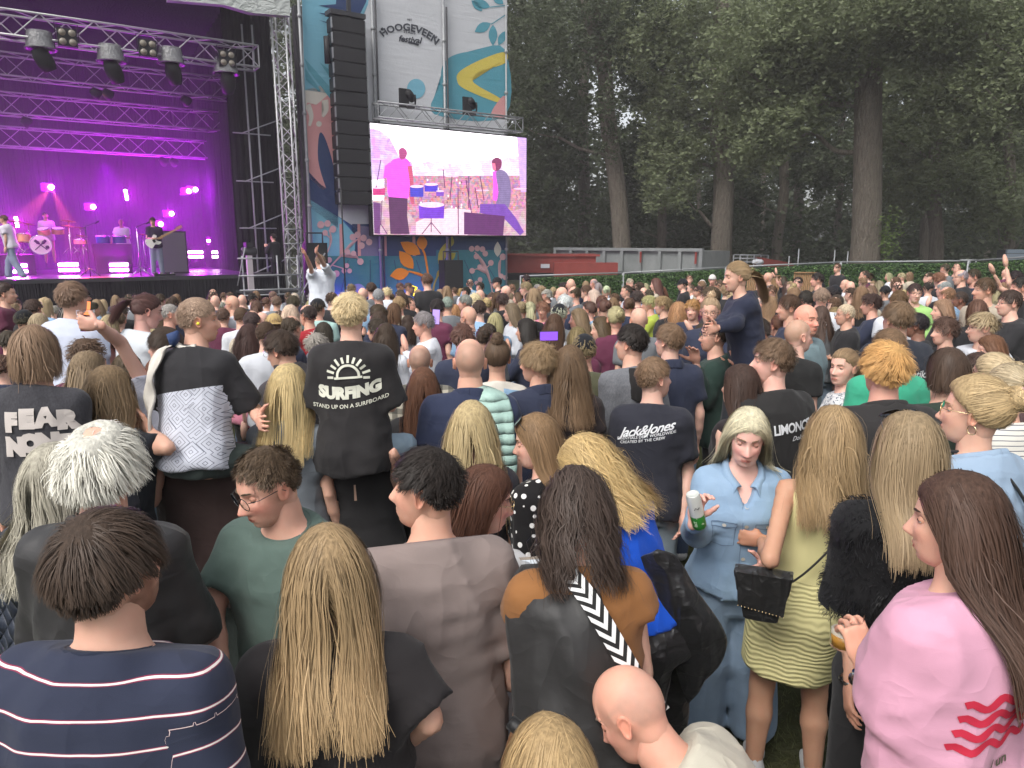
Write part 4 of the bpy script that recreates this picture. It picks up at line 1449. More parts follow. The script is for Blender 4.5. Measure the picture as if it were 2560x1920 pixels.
for a in ([(796, 14), (850, 10), (850, 26)], [(794, 32), (850, 38), (850, 50)], [(796, 50), (842, 62), (842, 68)]): bp('print', a, 'navy', 3)
for a in ([(760, 145), (828, 222), (835, 260), (770, 175)], [(762, 170), (800, 225), (798, 230), (765, 200)], [(798, 155), (830, 180), (832, 205)]): bp('print', a, 'teal', 3)
bp('print', [(763, 225), (800, 215), (835, 235), (835, 330), (765, 330)], 'cream', 1)
bp('print', spline([(764, 268), (790, 262), (830, 235), (838, 300), (835, 400), (815, 470), (790, 460), (768, 420)], 4), 'pink', 2)
bp('print', stroke([(768, 262), (778, 290), (773, 315)], (16, 6)), 'cream', 3)
bp('print', stroke([(812, 250), (815, 275), (806, 292)], (16, 6)), 'cream', 3)
bp('print', circ(797, 310, 7), 'cream', 3)
bp('print', spline([(798, 335), (812, 345), (832, 410), (838, 470), (842, 520), (815, 470), (795, 400)], 4), 'navy', 3)
bp('print', [(772, 430), (800, 460), (845, 490), (845, 570), (776, 520)], 'navy', 2)
bp('print', [(774, 495), (860, 550), (900, 600), (940, 600), (940, 745), (776, 745)], 'blue', 1)
bp('print', [(776, 500), (850, 545), (890, 590), (885, 640), (776, 640)], 'sky', 2)
bp('print', [(775, 640), (1268, 640), (1268, 745), (775, 745)], 'dteal', 2)
bp('print', [(880, 560), (1268, 560), (1268, 640), (880, 640)], 'navy', 1)
bp('print', [(900, 565), (970, 570), (955, 640), (900, 640)], 'mauve', 2)
bp('print', [(1090, 625), (1265, 625), (1265, 740), (1090, 745)], 'dteal', 3)
for x in (848, 893, 958, 1030): bp('print', [(x, 560), (x + 7, 560), (x + 9, 640), (x + 1, 640)], 'pink', 3)
for x0, y0, x1, y1 in ((812, 650, 800, 740), (870, 650, 850, 740), (925, 650, 925, 740), (985, 650, 1000, 740), (1040, 650, 1070, 740), (1160, 650, 1200, 740), (1210, 650, 1250, 720)):
 bp('print', stroke([(x0, y0), (x1, y1)], 1.6), 'navy', 4)
# right hand panel: river and path
bp('print', spline([(1262, 124), (1180, 128), (1130, 140), (1106, 165), (1100, 210), (1085, 285), (1262, 290)], 5), 'teal', 1)
bp('print', spline([(1262, 130), (1200, 150), (1150, 178), (1142, 200), (1160, 222), (1240, 255), (1250, 246), (1190, 212), (1182, 196), (1200, 178), (1262, 158)], 5), 'yellow', 2)
bp('print', spline([(1262, 240), (1240, 260), (1228, 288), (1262, 292)], 4), 'pink', 3)
bp('print', circ(1040, 222, 23, 25), 'sky', 2)
for a in ((1225, 18, 1180, 2, 11), (1258, 10, 1230, -10, 9)): bp('print', leaf(*a), 'teal', 2)
for a in ((1226, 58, 1186, 80, 12), (1232, 62, 1232, 115, 11), (1262, 78, 1246, 114, 9), (1205, 28, 1178, 0, 8)): bp('print', leaf(*a), 'teal', 2)
bp('print', stroke([(1262, 38), (1232, 58), (1226, 60)], 2.5), 'teal', 3)
bp('print', stroke([(1262, 14), (1225, 18)], 2.5), 'teal', 3)
# berries and leaves low down
def berries(stem, tw, cs, mtb='berry'):
 bp('print', stroke(stem, 3.2), mtb, 5)
 for t_ in tw: bp('print', stroke(t_, 2.6), mtb, 5)
 for x, y, r_ in cs: bp('print', circ(x, y, r_, r_ * 1.05, 16), mtb, 6)
berries([(817, 632), (828, 600), (822, 575)], [[(828, 600), (812, 582)]], [(801, 562, 9), (818, 559, 8), (831, 573, 8.5), (812, 582, 7)])
berries([(820, 672), (850, 640), (875, 610), (893, 598)], [[(850, 640), (885, 635), (898, 655)], [(828, 662), (860, 672)]], [(881, 593, 8), (893, 587, 8), (908, 595, 8), (922, 605, 8), (903, 614, 8), (868, 630, 7), (883, 634, 7), (900, 654, 8), (822, 650, 7), (866, 664, 6), (873, 677, 6), (859, 677, 6), (840, 684, 8)])
berries([(1232, 745), (1222, 690), (1208, 655), (1186, 630)], [[(1222, 690), (1200, 672), (1180, 676)], [(1215, 670), (1225, 660)]], [(1178, 622, 7), (1192, 621, 7), (1205, 623, 7), (1212, 634, 7), (1190, 641, 7), (1226, 657, 7), (1198, 667, 6), (1179, 677, 7), (1209, 671, 6), (1199, 699, 6), (1190, 707, 5)])
berries([(1248, 700), (1246, 660), (1258, 640)], [], [(1256, 642, 8), (1252, 690, 6), (1262, 694, 6)])
bp('print', leaf(1243, 642, 1243, 604, 9), 'cream', 5)
for st_, w_ in (([(1078, 745), (1070, 690), (1062, 640), (1056, 625)], 5), ([(1075, 700), (1050, 685), (1020, 678)], 4)): bp('print', stroke(st_, w_), 'orange', 5)
for a in ((1056, 626, 1052, 586, 13), (1050, 636, 1000, 605, 15), (1032, 672, 997, 627, 15), (1022, 680, 974, 690, 15)): bp('print', leaf(*a), 'orange', 6)
bp('print', stroke([(1080, 745), (1085, 710), (1105, 660), (1115, 620)], 4), 'olive', 5)
for a in ((1095, 660, 1122, 600, 11), (1115, 650, 1138, 632, 9), (1090, 690, 1112, 672, 8), (1120, 620, 1130, 590, 9)): bp('print', leaf(*a), 'olive', 6)
bp('print', [(895 + 24 * math.cos(a), 745 - 36 * math.sin(a)) for a in np.linspace(0, math.pi, 14)], 'lav', 4)
# lettering
def text_mesh(txt, bold=0.0, shear=0.0, space=1.0, ext=0.0, small=False):
 cu = bpy.data.curves.new('txt', 'FONT')
 cu.body = txt
 cu.align_x = 'CENTER'
 cu.offset = bold
 cu.shear = shear
 cu.space_character = space
 cu.resolution_u = 2 if small else 3
 o = bpy.data.objects.new('txt', cu)
 C.objects.link(o)
 me = bpy.data.meshes.new_from_object(o.evaluated_get(bpy.context.evaluated_depsgraph_get()))
 bpy.data.objects.remove(o)
 bm = bmesh.new(); bm.from_mesh(me)
 bmesh.ops.triangulate(bm, faces=bm.faces[:])
 V = np.array([v.co[:] for v in bm.verts]); F = np.array([[v.index for v in f.verts] for f in bm.faces])
 bm.free(); bpy.data.meshes.remove(me)
 return V, F
def banner_text(txt, cx, cy, h, arc=0, bold=.02, shear=0, space=1.0, slope=.14, name='lettering'):
 """h = cap height in photograph pixels"""
 V, F = text_mesh(txt, bold, shear, space)
 V = V / .7 * h
 x = V[:, 0]
 px = cx + x * .96
 py = cy - V[:, 1] + slope * x
 if arc:
  a = x / arc
  px = cx + np.sin(a) * (arc + V[:, 1]) * .96
  py = cy + arc - np.cos(a) * (arc + V[:, 1]) + slope * x
 W = np.array([onS(a_, b_, BT) for a_, b_ in zip(px, py)]) - dv * .02 - BR
 return obj(name, mkmesh(name, W, F[:, ::-1] if False else F, [PC['lead']], False), bw)
banner_text('HET', 1023, 52, 5)
banner_text('HOOGEVEEN', 1023, 77, 17, arc=105, bold=.035, space=1.05)
banner_text('STADS', 1023, 84, 7, bold=.02, space=1.1)
banner_text('festival', 1024, 106, 15, bold=.03, shear=.25, slope=.10)
bp('print', stroke([(1020, 106), (1035, 109), (1046, 113)], (4, 5)), 'lead', 4)
for cx, cy in ((955, 73), (1090, 93)):
 bp('print', [(cx + (4.5 if k % 2 == 0 else 1.8) * math.sin(k * math.pi / 5), cy - (4.5 if k % 2 == 0 else 1.8) * math.cos(k * math.pi / 5)) for k in range(10)], 'lead', 3)
# scaffold poles in front of the banner
for x0, x1, yb, lab in ((925, 950, 745, 'left'), (1103, 1118, 745, 'middle'), (1262, 1265, 745, 'right'), (750, 778, 760, 'outer')):
 s_, z_ = onSc(x1 if x1 < 1260 else 1266, 600, BT - .12)
 r_ = empty('scaffold_pole', stg(s_, BT - .12, -1.0), 0, {'left': 'steel scaffold pole left of the festival lettering', 'middle': 'steel scaffold pole between the lettering and the yellow path print',
    'right': 'thin steel pole along the right edge of the banner', 'outer': 'steel scaffold pole along the left edge of the banner by the truss tower'}[lab], 'scaffold pole', 'scaffold poles before the banner')
 MB().tube([(0, 0, 0), (0, 0, 12.6)], .05 if lab != 'right' else .035, 10).build('tube', M['steel'], r_, True)
 if lab in ('left', 'middle'):
  MB().tube([(.11, .03, 0), (.11, .03, 11.6)], .035, 8).build('cable', M['dkgrey'], r_, True)
 for k in range(7):
  mb = MB().lathe([(.062, 0), (.075, .02), (.075, .09), (.062, .11)], 10, (0, 0, 1.4 + 1.5 * k))
  c_ = mb.build('coupler', M['red_tape'] if False else M['steel'], r_, True)
# line array loudspeaker column
LA = 1.1 - .9
la_t = .2
sx0, _ = onSc(840, 300, la_t); sx1, _ = onSc(922, 300, la_t)
z_top = onSc(880, 45, la_t)[1]; z_bot = onSc(880, 512, la_t)[1]
la = empty('line_array', stg((sx0 + sx1) / 2, la_t, z_bot), 0, 'tall black column of stacked concert loudspeakers hanging left of the screen', 'loudspeaker')
ncab = 13
hcab = (z_top - z_bot) / ncab
wcab = sx1 - sx0
rot = np.stack([np.array([SU[0], SU[1], 0]), np.array([ST[0], ST[1], 0]), np.array([0, 0, 1.0])], 1)
def grille_m(nt, b):
 n = noise(nt, 60, 2)
 L(nt, mixc(nt, n, (.010, .010, .012), (.028, .028, .03)), b.inputs['Base Color'])
 bump(nt, b, n, .5, .01)
M['grille'] = mat('speaker_grille', grille_m, rough=.6)
cabm = MB()
cabm.hexa([rot @ np.array(p) for p in ((-wcab / 2, .02, .0), (wcab / 2, .02, .0), (wcab / 2 * .9, .62, .03), (-wcab / 2 * .9, .62, .03), (-wcab / 2, .02, hcab - .015), (wcab / 2, .02, hcab - .015), (wcab / 2 * .9, .62, hcab - .04), (-wcab / 2 * .9, .62, hcab - .04))])
cm = cabm.mesh('cabinet', [M['black']])
gm = MB().box(rot @ np.array([0, 0, hcab / 2]), (wcab * .94, .03, hcab * .9), rot)
gm = gm.mesh('grille', [M['grille']])
bm_ = MB()
for sgn in (-1, 1):
 bm_.box(rot @ np.array([sgn * (wcab / 2 - .005), .04, hcab / 2]), (.03, .09, hcab * .7), rot)
bmm = bm_.mesh('rigging', [M['steel']])
for k in range(ncab):
 o = obj('cabinet', cm, la, loc=(rot @ np.array([0, -.012 * (ncab - k) * .2, k * hcab])))
 obj('grille', gm, o);
 rg = obj('rigging', bmm, o); rg['kind'] = 'stuff'
mb = MB().box(rot @ np.array([0, .25, ncab * hcab + .12]), (wcab * 1.05, .5, .14), rot).box(rot @ np.array([.1, .2, ncab * hcab + .6]), (.12, .12, 1.2), rot)
mb.build('flying_frame', M['dkgrey'], la)
h_ = MB().tube([rot @ np.array([-wcab / 2 - .12, .2, hcab * 11.6]), rot @ np.array([-wcab / 2 - .12, .2, hcab * 9.8])], .10, 10)
h_.build('side_box', M['black'], la, True)
# LED screen
LT = .35
sl0, _ = onSc(928, 400, LT); sl1, _ = onSc(1315, 400, LT)
zt = (onSc(930, 308, LT)[1] + onSc(1313, 345, LT)[1]) / 2
zb = (onSc(930, 584, LT)[1] + onSc(1313, 591, LT)[1]) / 2
ls = empty('led_screen', stg((sl0 + sl1) / 2, LT, zb), 0, 'bright outdoor video wall showing two musicians from behind on a drum stage', 'screen')
mb = MB().hexa([stg(sl0 - .05, LT + .02, zb - .05), stg(sl1 + .05, LT + .02, zb - .05), stg(sl1 + .05, LT + .3, zb - .05), stg(sl0 - .05, LT + .3, zb - .05), stg(sl0 - .05, LT + .02, zt + .05), stg(sl1 + .05, LT + .02, zt + .05), stg(sl1 + .05, LT + .3, zt + .05), stg(sl0 - .05, LT + .3, zt + .05)])
relb(ls, mb, 'cabinet', M['black'])
EM = {}
def em(name, col, st):
 if name not in EM:
  def bld(nt, b):
   w = nt.nodes.new('ShaderNodeTexWave'); w.bands_direction = 'Z'; w.inputs['Scale'].default_value = 4.2
   tc = nt.nodes.new('ShaderNodeTexCoord'); L(nt, tc.outputs['Object'], w.inputs[0])
   k = mathn(nt, 'MULTIPLY_ADD', w.outputs['Fac'], .22 * st); k.node.inputs[2].default_value = .86 * st
   nz_ = noise(nt, 5.5, 5, rough=.7)
   k = mathn(nt, 'MULTIPLY', k, mathn(nt, 'ADD', mathn(nt, 'MULTIPLY', nz_, .9), .55))
   L(nt, k, b.inputs['Emission Strength'])
   if name in ('crowdfar', 'tree', 'tree2', 'floor'):
    vo = nt.nodes.new('ShaderNodeTexVoronoi'); vo.inputs['Scale'].default_value = 11 if name == 'crowdfar' else 5
    L(nt, tc.outputs['Object'], vo.inputs['Vector'])
    L(nt, mixc(nt, .55 if name == 'crowdfar' else .3, col, vo.outputs['Color'], 'OVERLAY' if name != 'crowdfar' else 'MULTIPLY'), b.inputs['Emission Color'])
  EM[name] = mat('screen_' + name, bld, rough=.5, color=(.02, .02, .02), emis=col, estr=st)
 return EM[name]
def sp(name, pts, col, st, lay):
 W = []
 for x, y in pts:
  s_, z_ = onSc(x, y, LT - .004 * lay)
  s_ = min(max(s_, sl0), sl1); z_ = min(max(z_, zb), zt)
  W.append(stg(s_, LT - .004 * lay, z_) - np.array(ls.location))
 bm = bmesh.new()
 bm.faces.new([bm.verts.new(p) for p in W])
 bmesh.ops.triangulate(bm, faces=bm.faces[:])
 me = bpy.data.meshes.new('image_area'); bm.to_mesh(me); bm.free()
 me.materials.append(em(name, col, st))
 return obj('image_area', me, ls)
sp('sky', [(920, 300), (1325, 300), (1325, 600), (920, 600)], (1, .93, 1), 1.9, 1)
sp('tree', [(920, 320), (948, 325), (975, 345), (985, 375), (1000, 395), (1030, 405), (1040, 440), (920, 450)], (.70, .45, .85), .95, 2)
sp('tree2', [(1020, 418), (1060, 405), (1090, 400), (1120, 412), (1150, 430), (1180, 438), (1210, 425), (1240, 410), (1290, 395), (1325, 390), (1325, 460), (1000, 460)], (.82, .62, .86), 1.05, 2)
sp('crowdfar', [(960, 440), (1325, 440), (1325, 600), (960, 600)], (.95, .45, .62), .75, 3)
sp('floor', [(920, 500), (1000, 500), (1060, 585), (1130, 560), (1325, 520), (1325, 600), (920, 600)], (.80, .50, .62), .7, 4)
sp('floor2', [(1040, 555), (1120, 520), (1180, 525), (1170, 600), (1040, 600)], (.95, .65, .75), .9, 5)
r2 = random.Random(5)
for k in range(46):
 x, y = 1050 + r2.random() * 130, 445 + r2.random() * 78
 sp(('dotA', 'dotB', 'dotC')[k % 3], circ(x, y, 2.2, 3, 6), ((.9, .3, .4), (1, .75, .7), (.5, .15, .3))[k % 3], (.8, 1.1, .5)[k % 3], 5)
# left musician from behind
sp('shirt', spline([(975, 408), (985, 398), (1010, 394), (1024, 404), (1029, 430), (1026, 470), (1019, 496), (972, 492), (970, 450), (960, 440)], 3), (1, .10, .85), 1.0, 7)
sp('shirt', [(962, 415), (975, 405), (974, 440), (958, 446)], (1, .1, .85), 1.0, 8)
sp('headA', spline([(997, 375), (1006, 369), (1015, 374), (1018, 385), (1012, 397), (1000, 397)], 3), (.75, .12, .40), .55, 8)
sp('armA', stroke([(1024, 415), (1029, 455), (1027, 490), (1033, 510)], (11, 9, 7)), (.9, .15, .3), .6, 8)
sp('trou', [(971, 492), (1019, 496), (1018, 540), (1024, 585), (1008, 585), (1000, 530), (993, 585), (976, 585), (975, 540)], (.16, .05, .16), .6, 9)
# right musician
sp('vest', spline([(1240, 430), (1262, 428), (1276, 455), (1276, 500), (1268, 520), (1240, 518), (1246, 480)], 3), (.30, .22, .45), .7, 8)
sp('shirt', [(1232, 430), (1246, 424), (1250, 470), (1246, 505), (1232, 500), (1233, 465)], (1, .1, .85), 1, 7)
sp('headB', spline([(1230, 402), (1242, 393), (1254, 402), (1252, 420), (1240, 428), (1232, 420)], 3), (.35, .05, .18), .6, 9)
sp('faceB', [(1229, 408), (1238, 408), (1240, 426), (1232, 424)], (1, .2, .35), .9, 10)
sp('legB', [(1200, 510), (1262, 510), (1290, 545), (1310, 580), (1300, 590), (1262, 548), (1200, 532)], (.30, .10, .65), .6, 9)
sp('caseB', [(1160, 530), (1262, 540), (1258, 589), (1160, 586)], (.20, .04, .22), .55, 11)
sp('curtain', [(1292, 340), (1318, 340), (1318, 480), (1302, 480)], (.70, .45, .9), .85, 6)
# drums on screen
def sdrum(x, y, rx, h, c, st):
 sp('drumbody' + str(c), [(x - rx, y), (x + rx, y), (x + rx * .96, y + h), (x - rx * .96, y + h)], c, st, 9)
 sp('drumhead', circ(x, y, rx, rx * .22, 14), (1, .6, .8), 1.0, 10)
for a in ((1042, 466, 17, 26, (.10, .08, .75), .7), (1078, 461, 17, 18, (.12, .06, .8), .7), (1079, 512, 32, 34, (.25, .06, .8), .7), (945, 468, 18, 20, (.8, .06, .3), .7), (1100, 478, 10, 12, (.3, .1, .7), .7)): sdrum(*a)
for x, y in ((944, 398), (1108, 424), (1054, 432), (1130, 441), (1300, 472), (1206, 476)): sp('cymb', circ(x, y, 17, 2.6, 14), (1, .55, .75), .9, 12)
for p in (((1108, 424), (1112, 470)), ((1130, 441), (1125, 500)), ((952, 400), (940, 470)), ((1165, 450), (1180, 540)), ((1172, 440), (1172, 520)), ((955, 500), (952, 560)), ((935, 585), (952, 560)), ((968, 585), (952, 560)), ((1145, 470), (1146, 585)), ((1078, 545), (1078, 580)), ((1055, 585), (1078, 556)), ((1102, 585), (1078, 556)), ((1200, 440), (1210, 500)), ((1188, 470), (1196, 520))):
 sp('stand', stroke(p, 2.2, 2), (.25, .05, .25), .5, 13)
sp('monitor', [(930, 505), (952, 508), (950, 585), (932, 583)], (.25, .08, .3), .6, 6)
# truss over the screen with two moving heads
lattice_truss('truss', onS(938, 268, .1) * [1, 1, 0] + [0, 0, onS(1100, 293, .1)[2]], onS(1298, 300, .1) * [1, 1, 0] + [0, 0, onS(1100, 293, .1)[2]], .5, None, 'grey truss carrying the video screen below the banner print', 'truss', 'lighting trusses across the stage', M['steel'], .03)
def moving_head(x, y, t, label, hh=.9, cover=False, mt=None):
 p = onS(x, y, t)
 r_ = empty('moving_head', p, 0, label, 'stage light', 'moving head lights')
 b = mt or M['black']
 MB().box((0, 0, hh * .42), (.36, .36, .16)).build('base', b, r_)
 MB().tube([(-.20, 0, hh * .36), (-.22, 0, .05), (-.20, 0, -.1)], .04, 6).build('yoke', b, r_, True)
 MB().tube([(.20, 0, hh * .36), (.22, 0, .05), (.20, 0, -.1)], .04, 6).build('yoke', b, r_, True)
 R = rotm(-20, 55, 0)
 MB().lathe([(0, -.28), (.13, -.27), (.17, -.1), (.18, .1), (.14, .24), (.13, .25), (0, .23)], 16, (0, 0, -.05), R).build('head', b, r_, True)
 return r_
r_ = moving_head(1026, 243, .1, 'black moving head light standing on the screen truss under the blue dot')
r_.scale = (.8, .8, -.8)
r_ = moving_head(1180, 262, .1, 'black moving head light standing on the right half of the screen truss')
r_.scale = (.8, .8, -.8)
for x, y in ((1010, 245), (1168, 265)):
 p = onS(x, y, .12)
 r_ = empty('flood_panel', p, 0, 'thin black flood panel beside the moving head under the ' + ('blue dot' if x < 1100 else 'river print'), 'stage light')
 MB().box((0, 0, 0), (.36, .08, .62), rot).build('housing', M['black'], r_)
# front truss lamps with rain covers
def m_plastic(nt, b):
 n = noise(nt, 6, 4, dist=2)
 L(nt, mixc(nt, n, (.05, .05, .055), (.30, .30, .31)), b.inputs['Base Color'])
 bump(nt, b, n, .8, .05)
M['raincover'] = mat('rain_cover', m_plastic, rough=.18, spec=.6)
for i, (x, y) in enumerate(((102, 118), (278, 150), (428, 155), (565, 180))):
 p = onS(x, y, .1)
 lab = ['covered moving head light, leftmost under the front truss', 'covered moving head light, second from the left under the front truss', 'covered moving head light, third along the front truss', 'covered moving head light nearest the truss tower'][i]
 r_ = empty('covered_light', p, 0, lab, 'stage light', 'rain covered moving head lights')
 mb = MB().lathe([(.10, .42), (.30, .38), (.33, .2), (.35, 0), (.40, -.06), (.36, -.07), (.31, .0)], 20)
 mb.build('rain_cover', M['raincover'], r_, True)
 R = rotm(-30 + 20 * i, 150, 0)
 MB().lathe([(0, -.3), (.16, -.28), (.22, -.1), (.22, .12), (.17, .30), (.16, .31), (0, .28)], 18, (0.04, 0, -.30), R).build('head', M['black'], r_, True)
M['blinderglow'] = mat('blinder_lens', rough=.2, color=(.24, .21, .17), spec=.6)
for i, (x, y) in enumerate(((168, 95), (369, 122), (567, 148))):
 p = onS(x, y, -.15)
 r_ = empty('blinder_light', p, 0, ['four lamp blinder at the left of the front truss', 'four lamp blinder at the middle of the front truss', 'four lamp blinder at the right end of the front truss'][i], 'stage light', 'four lamp blinders')
 MB().box((0, 0, 0), (.46, .16, .46), rot).build('housing', M['black'], r_)
 MB().tube([rot @ np.array([-.26, .0, -.1]), rot @ np.array([-.27, .0, .36]), rot @ np.array([.27, .0, .36]), rot @ np.array([.26, .0, -.1])], .012, 5).build('bracket', M['black'], r_)
 for a in (-.115, .115):
  for b_ in (-.115, .115):
   Rl = rot @ np.array([[1, 0, 0], [0, 0, -1], [0, 1, 0.0]])
   MB().lathe([(0, .03), (.05, .02), (.08, 0), (.09, -.02)], 14, rot @ np.array([a, -.11, b_]), Rl).build('lamp', M['blinderglow'], r_, True)
# small round wash lights under the deeper trusses
def lit(name, col, st): return mat(name, rough=.4, color=(.02, .02, .02), emis=col, estr=st)
M['l_amber'] = lit('amber_lens', (1, .42, .12), 3.0)
M['l_dim'] = lit('dim_lens', (.55, .20, .30), .8)
M['l_mag'] = lit('magenta_tube', (1, .12, 1), 14)
M['l_white'] = lit('hot_magenta', (1, .62, 1), 18)
WL = ((247, 241, 2.4, 'amber', 'left one of the two amber wash lights under the second truss'), (277, 243, 2.4, 'amber', 'right one of the two amber wash lights under the second truss'),
  (74, 312, 4.4, 'dim', 'dim reddish wash light under the third truss at the left'), (471, 259, 2.4, 'dim', 'dim violet wash light at the right under the second truss'),
  (414, 409, 6.4, 'dim', 'dim wash light left of the small orange one, low at the back'), (440, 411, 6.4, 'amber', 'small orange wash light low at the back right'))
for x, y, t, c, lab in WL:
 p = onS(x, y, t)
 r_ = empty('wash_light', p, 0, lab, 'stage light', 'round wash lights')
 Rl = rotm(0, 160, 0)
 MB().lathe([(0, -.25), (.10, -.24), (.17, -.05), (.17, .0), (.15, .01)], 16, (0, 0, .03), rotm(-30, 120, 0)).build('housing', M['black'], r_, True)
 MB().lathe([(0, .012), (.15, .010)], 16, (0, 0, .03), rotm(-30, 120, 0)).build('lens', M['l_amber' if c == 'amber' else 'l_dim'], r_, True)
# magenta tube and strobe bars
BARS = ((171, 668, 37, 2.6, 'strobe bar at the middle of the stage floor'), (297, 668, 35, 2.6, 'strobe bar on the floor before the percussion table'), (42, 671, 38, 2.6, 'strobe bar behind the walking singer'),
  (488, 636, 29, 6.0, 'left one of two strobe bars low at the right back'), (547, 636, 29, 6.0, 'right one of two strobe bars low at the right back'), (530, 602, 22, 7.0, 'single thin bar light above the two right strobes'))
for x, y, w, t, lab in BARS:
 p = onS(x, y, t)
 sc = (p[1]) / FPX
 r_ = empty('strobe_bar', p, 0, 'glowing magenta ' + lab, 'stage light', 'magenta strobe bars')
 W_ = w * sc * 1.15
 MB().box((0, 0, 0), (W_ * 1.1, .16, .34), rot).build('housing', M['black'], r_)
 for dz in ((-.085, .085) if w > 25 else (0,)):
  MB().box(rot @ np.array([0, -.09, dz]), (W_, .03, .085), rot).build('tube', M['l_white'], r_)
TUBES = ((315, 487, 0, 26, 6.5, 'upright magenta light tube high behind the percussionist'), (41, 555, 8, 26, 6.5, 'slanted magenta light tube behind the drum kit at the left'))
for x, y, dx, h, t, lab in TUBES:
 p0, p1 = onS(x - 2, y - h / 2, t), onS(x + 3, y + h / 2, t)
 r_ = empty('light_tube', p0, 0, lab, 'stage light', 'upright light tubes')
 MB().tube([(0, 0, 0), p1 - p0], .05, 8).build('tube', M['l_white'], r_, True)
SPOT = ((128, 468, 4.5, 'bright point light above the drummer'), (233, 517, 6.5, 'point light left of the percussionist'), (489, 474, 6.5, 'point light high at the right back'), (472, 478, 6.5, 'smaller point light beside the high right one'), (429, 534, 6.5, 'point light above the bass player'), (402, 560, 6.0, 'point light at the cheek of the bass player'))
for x, y, t, lab in SPOT:
 p = onS(x, y, t)
 r_ = empty('point_light', p, 0, 'small magenta ' + lab, 'stage light', 'magenta point lights')
 MB().box(rot @ np.array([-.12, .08, 0]), (.34, .10, .26), rot).build('housing', M['dkgrey'], r_)
 V, Q = uvsphere((0, 0, 0), .085, 10, 8)
 obj('lens', mkmesh('lens', V, Q, [M['l_white']], True), r_)
def plight(kind, p, col, e, size=.3, target=None, blend=.6, ang=60):
 ld = bpy.data.lights.new('stage_lamp', kind)
 ld.energy = e; ld.color = col
 if kind == 'SPOT': ld.spot_size = rad(ang); ld.spot_blend = blend; ld.shadow_soft_size = size
 elif kind == 'AREA': ld.size = size
 else: ld.shadow_soft_size = size
 o = bpy.data.objects.new('stage_lamp', ld); C.objects.link(o); o.location = tuple(p)
 if target is not None:
  o.rotation_euler = (Vector(target) - Vector(p)).to_track_quat('-Z', 'Y').to_euler()
 return o
# ------------------------------------------------------------------ stage light and smoke
MAG = (.46, .0, 1.0)
n3_ = np.array([ST[0], ST[1], 0])
for sx_, tx_, e_ in ((-7.5, 5.2, 1700), (-4.0, 5.4, 1900), (-.6, 5.2, 1500)):
 plight('SPOT', stg(sx_, tx_, 5.0), MAG, e_, .15, stg(sx_ + .4, 7.2, .6), .95, 72)  # overhead purple washes added to light the drape, no fixtures modelled
for x, y, w, t, lab in BARS: plight('POINT', onS(x, y, t) - n3_ * .25, (.80, .0, 1), 150, .05)
for x, y, dx, h_, t, lab in TUBES: plight('POINT', onS(x, y, t) - n3_ * .25, (.80, .0, 1), 240, .05)
for x, y, t, lab in SPOT: plight('POINT', onS(x, y, t) - n3_ * .25, (.60, .0, 1), 150, .05)
plight('SPOT', stg(-5.0, 2.4, 7.2), (1, .30, .10), 2600, .2, stg(-4.0, 4.5, 2), .4, 26)
plight('SPOT', onS(128, 468, 4.4), (1, .10, .25), 6000, .03, onS(190, 600, 2.0), .3, 14)
plight('SPOT', onS(128, 468, 4.4), (1, .10, .25), 6000, .03, onS(50, 560, 2.0), .3, 14)
plight('SPOT', stg(-4, -.8, 9.0), (1, .86, .95), 500, .4, stg(-3.5, 1.5, 2.6), .8, 50)   # front light on the players
plight('POINT', stg(8.9, .5, -.2), (.30, .05, 1.0), 60, .1)    # uplights on the banner
plight('POINT', stg(5.6, .5, -.2), (.35, .03, 1.0), 80, .1)
sm = bpy.data.materials.new('stage_smoke'); sm.use_nodes = True
sm.node_tree.nodes.remove(sm.node_tree.nodes['Principled BSDF'])
vs_ = sm.node_tree.nodes.new('ShaderNodeVolumePrincipled')
vs_.inputs['Color'].default_value = (.85, .8, .9, 1)
vs_.inputs['Density'].default_value = .018
vs_.inputs['Anisotropy'].default_value = .1
L(sm.node_tree, vs_.outputs[0], sm.node_tree.nodes['Material Output'].inputs['Volume'])
mb = MB().hexa([stg(-13.5, .6, 1.0), stg(2.9, .6, 1.0), stg(2.9, 7.9, 1.0), stg(-13.5, 7.9, 1.0), stg(-13.5, .6, 9.1), stg(2.9, .6, 9.1), stg(2.9, 7.9, 9.1), stg(-13.5, 7.9, 9.1)])
o = mb.build('haze', sm)
o['kind'] = 'stuff'
# ------------------------------------------------------------------ instruments
M['drumwhite'] = mat('drum_skin', rough=.5, color=(.72, .66, .58))
M['drumgold'] = mat('drum_shell_gold', rough=.3, color=(.55, .33, .12), metal=.4)
M['drumblue'] = mat('drum_shell_blue', rough=.3, color=(.03, .05, .25))
M['chrome'] = mat('chrome', rough=.2, color=(.7, .7, .72), metal=1)
M['brass'] = mat('cymbal_brass', rough=.3, color=(.5, .38, .15), metal=.9)
M['printblk'] = mat('print_black', rough=.8, color=(.03, .025, .03))
def stand(root, p, h, tilt=0):
 mb = MB().tube([p, p + [0, 0, h]], .014, 6)
 for k in range(3):
  a = k * 2.1
  mb.tube([p + [0, 0, .28], p + [.30 * math.cos(a), .30 * math.sin(a), .01]], .012, 5)
 return mb.build('stand', M['chrome'], root, True)
p0 = onS(100, 604, 3.8)   # bass drum centre
kit = empty('drum_kit', (p0[0], p0[1], DZ + .62), 0, 'drum kit with a round bass drum skin printed with crossed kitchen tools', 'drum kit')
f3 = np.array([SU[0], SU[1], 0]); n3 = np.array([ST[0], ST[1], 0])
Rk = rot @ np.array([[1, 0, 0], [0, 0, 1], [0, -1, 0.0]])   # lathe axis towards the audience
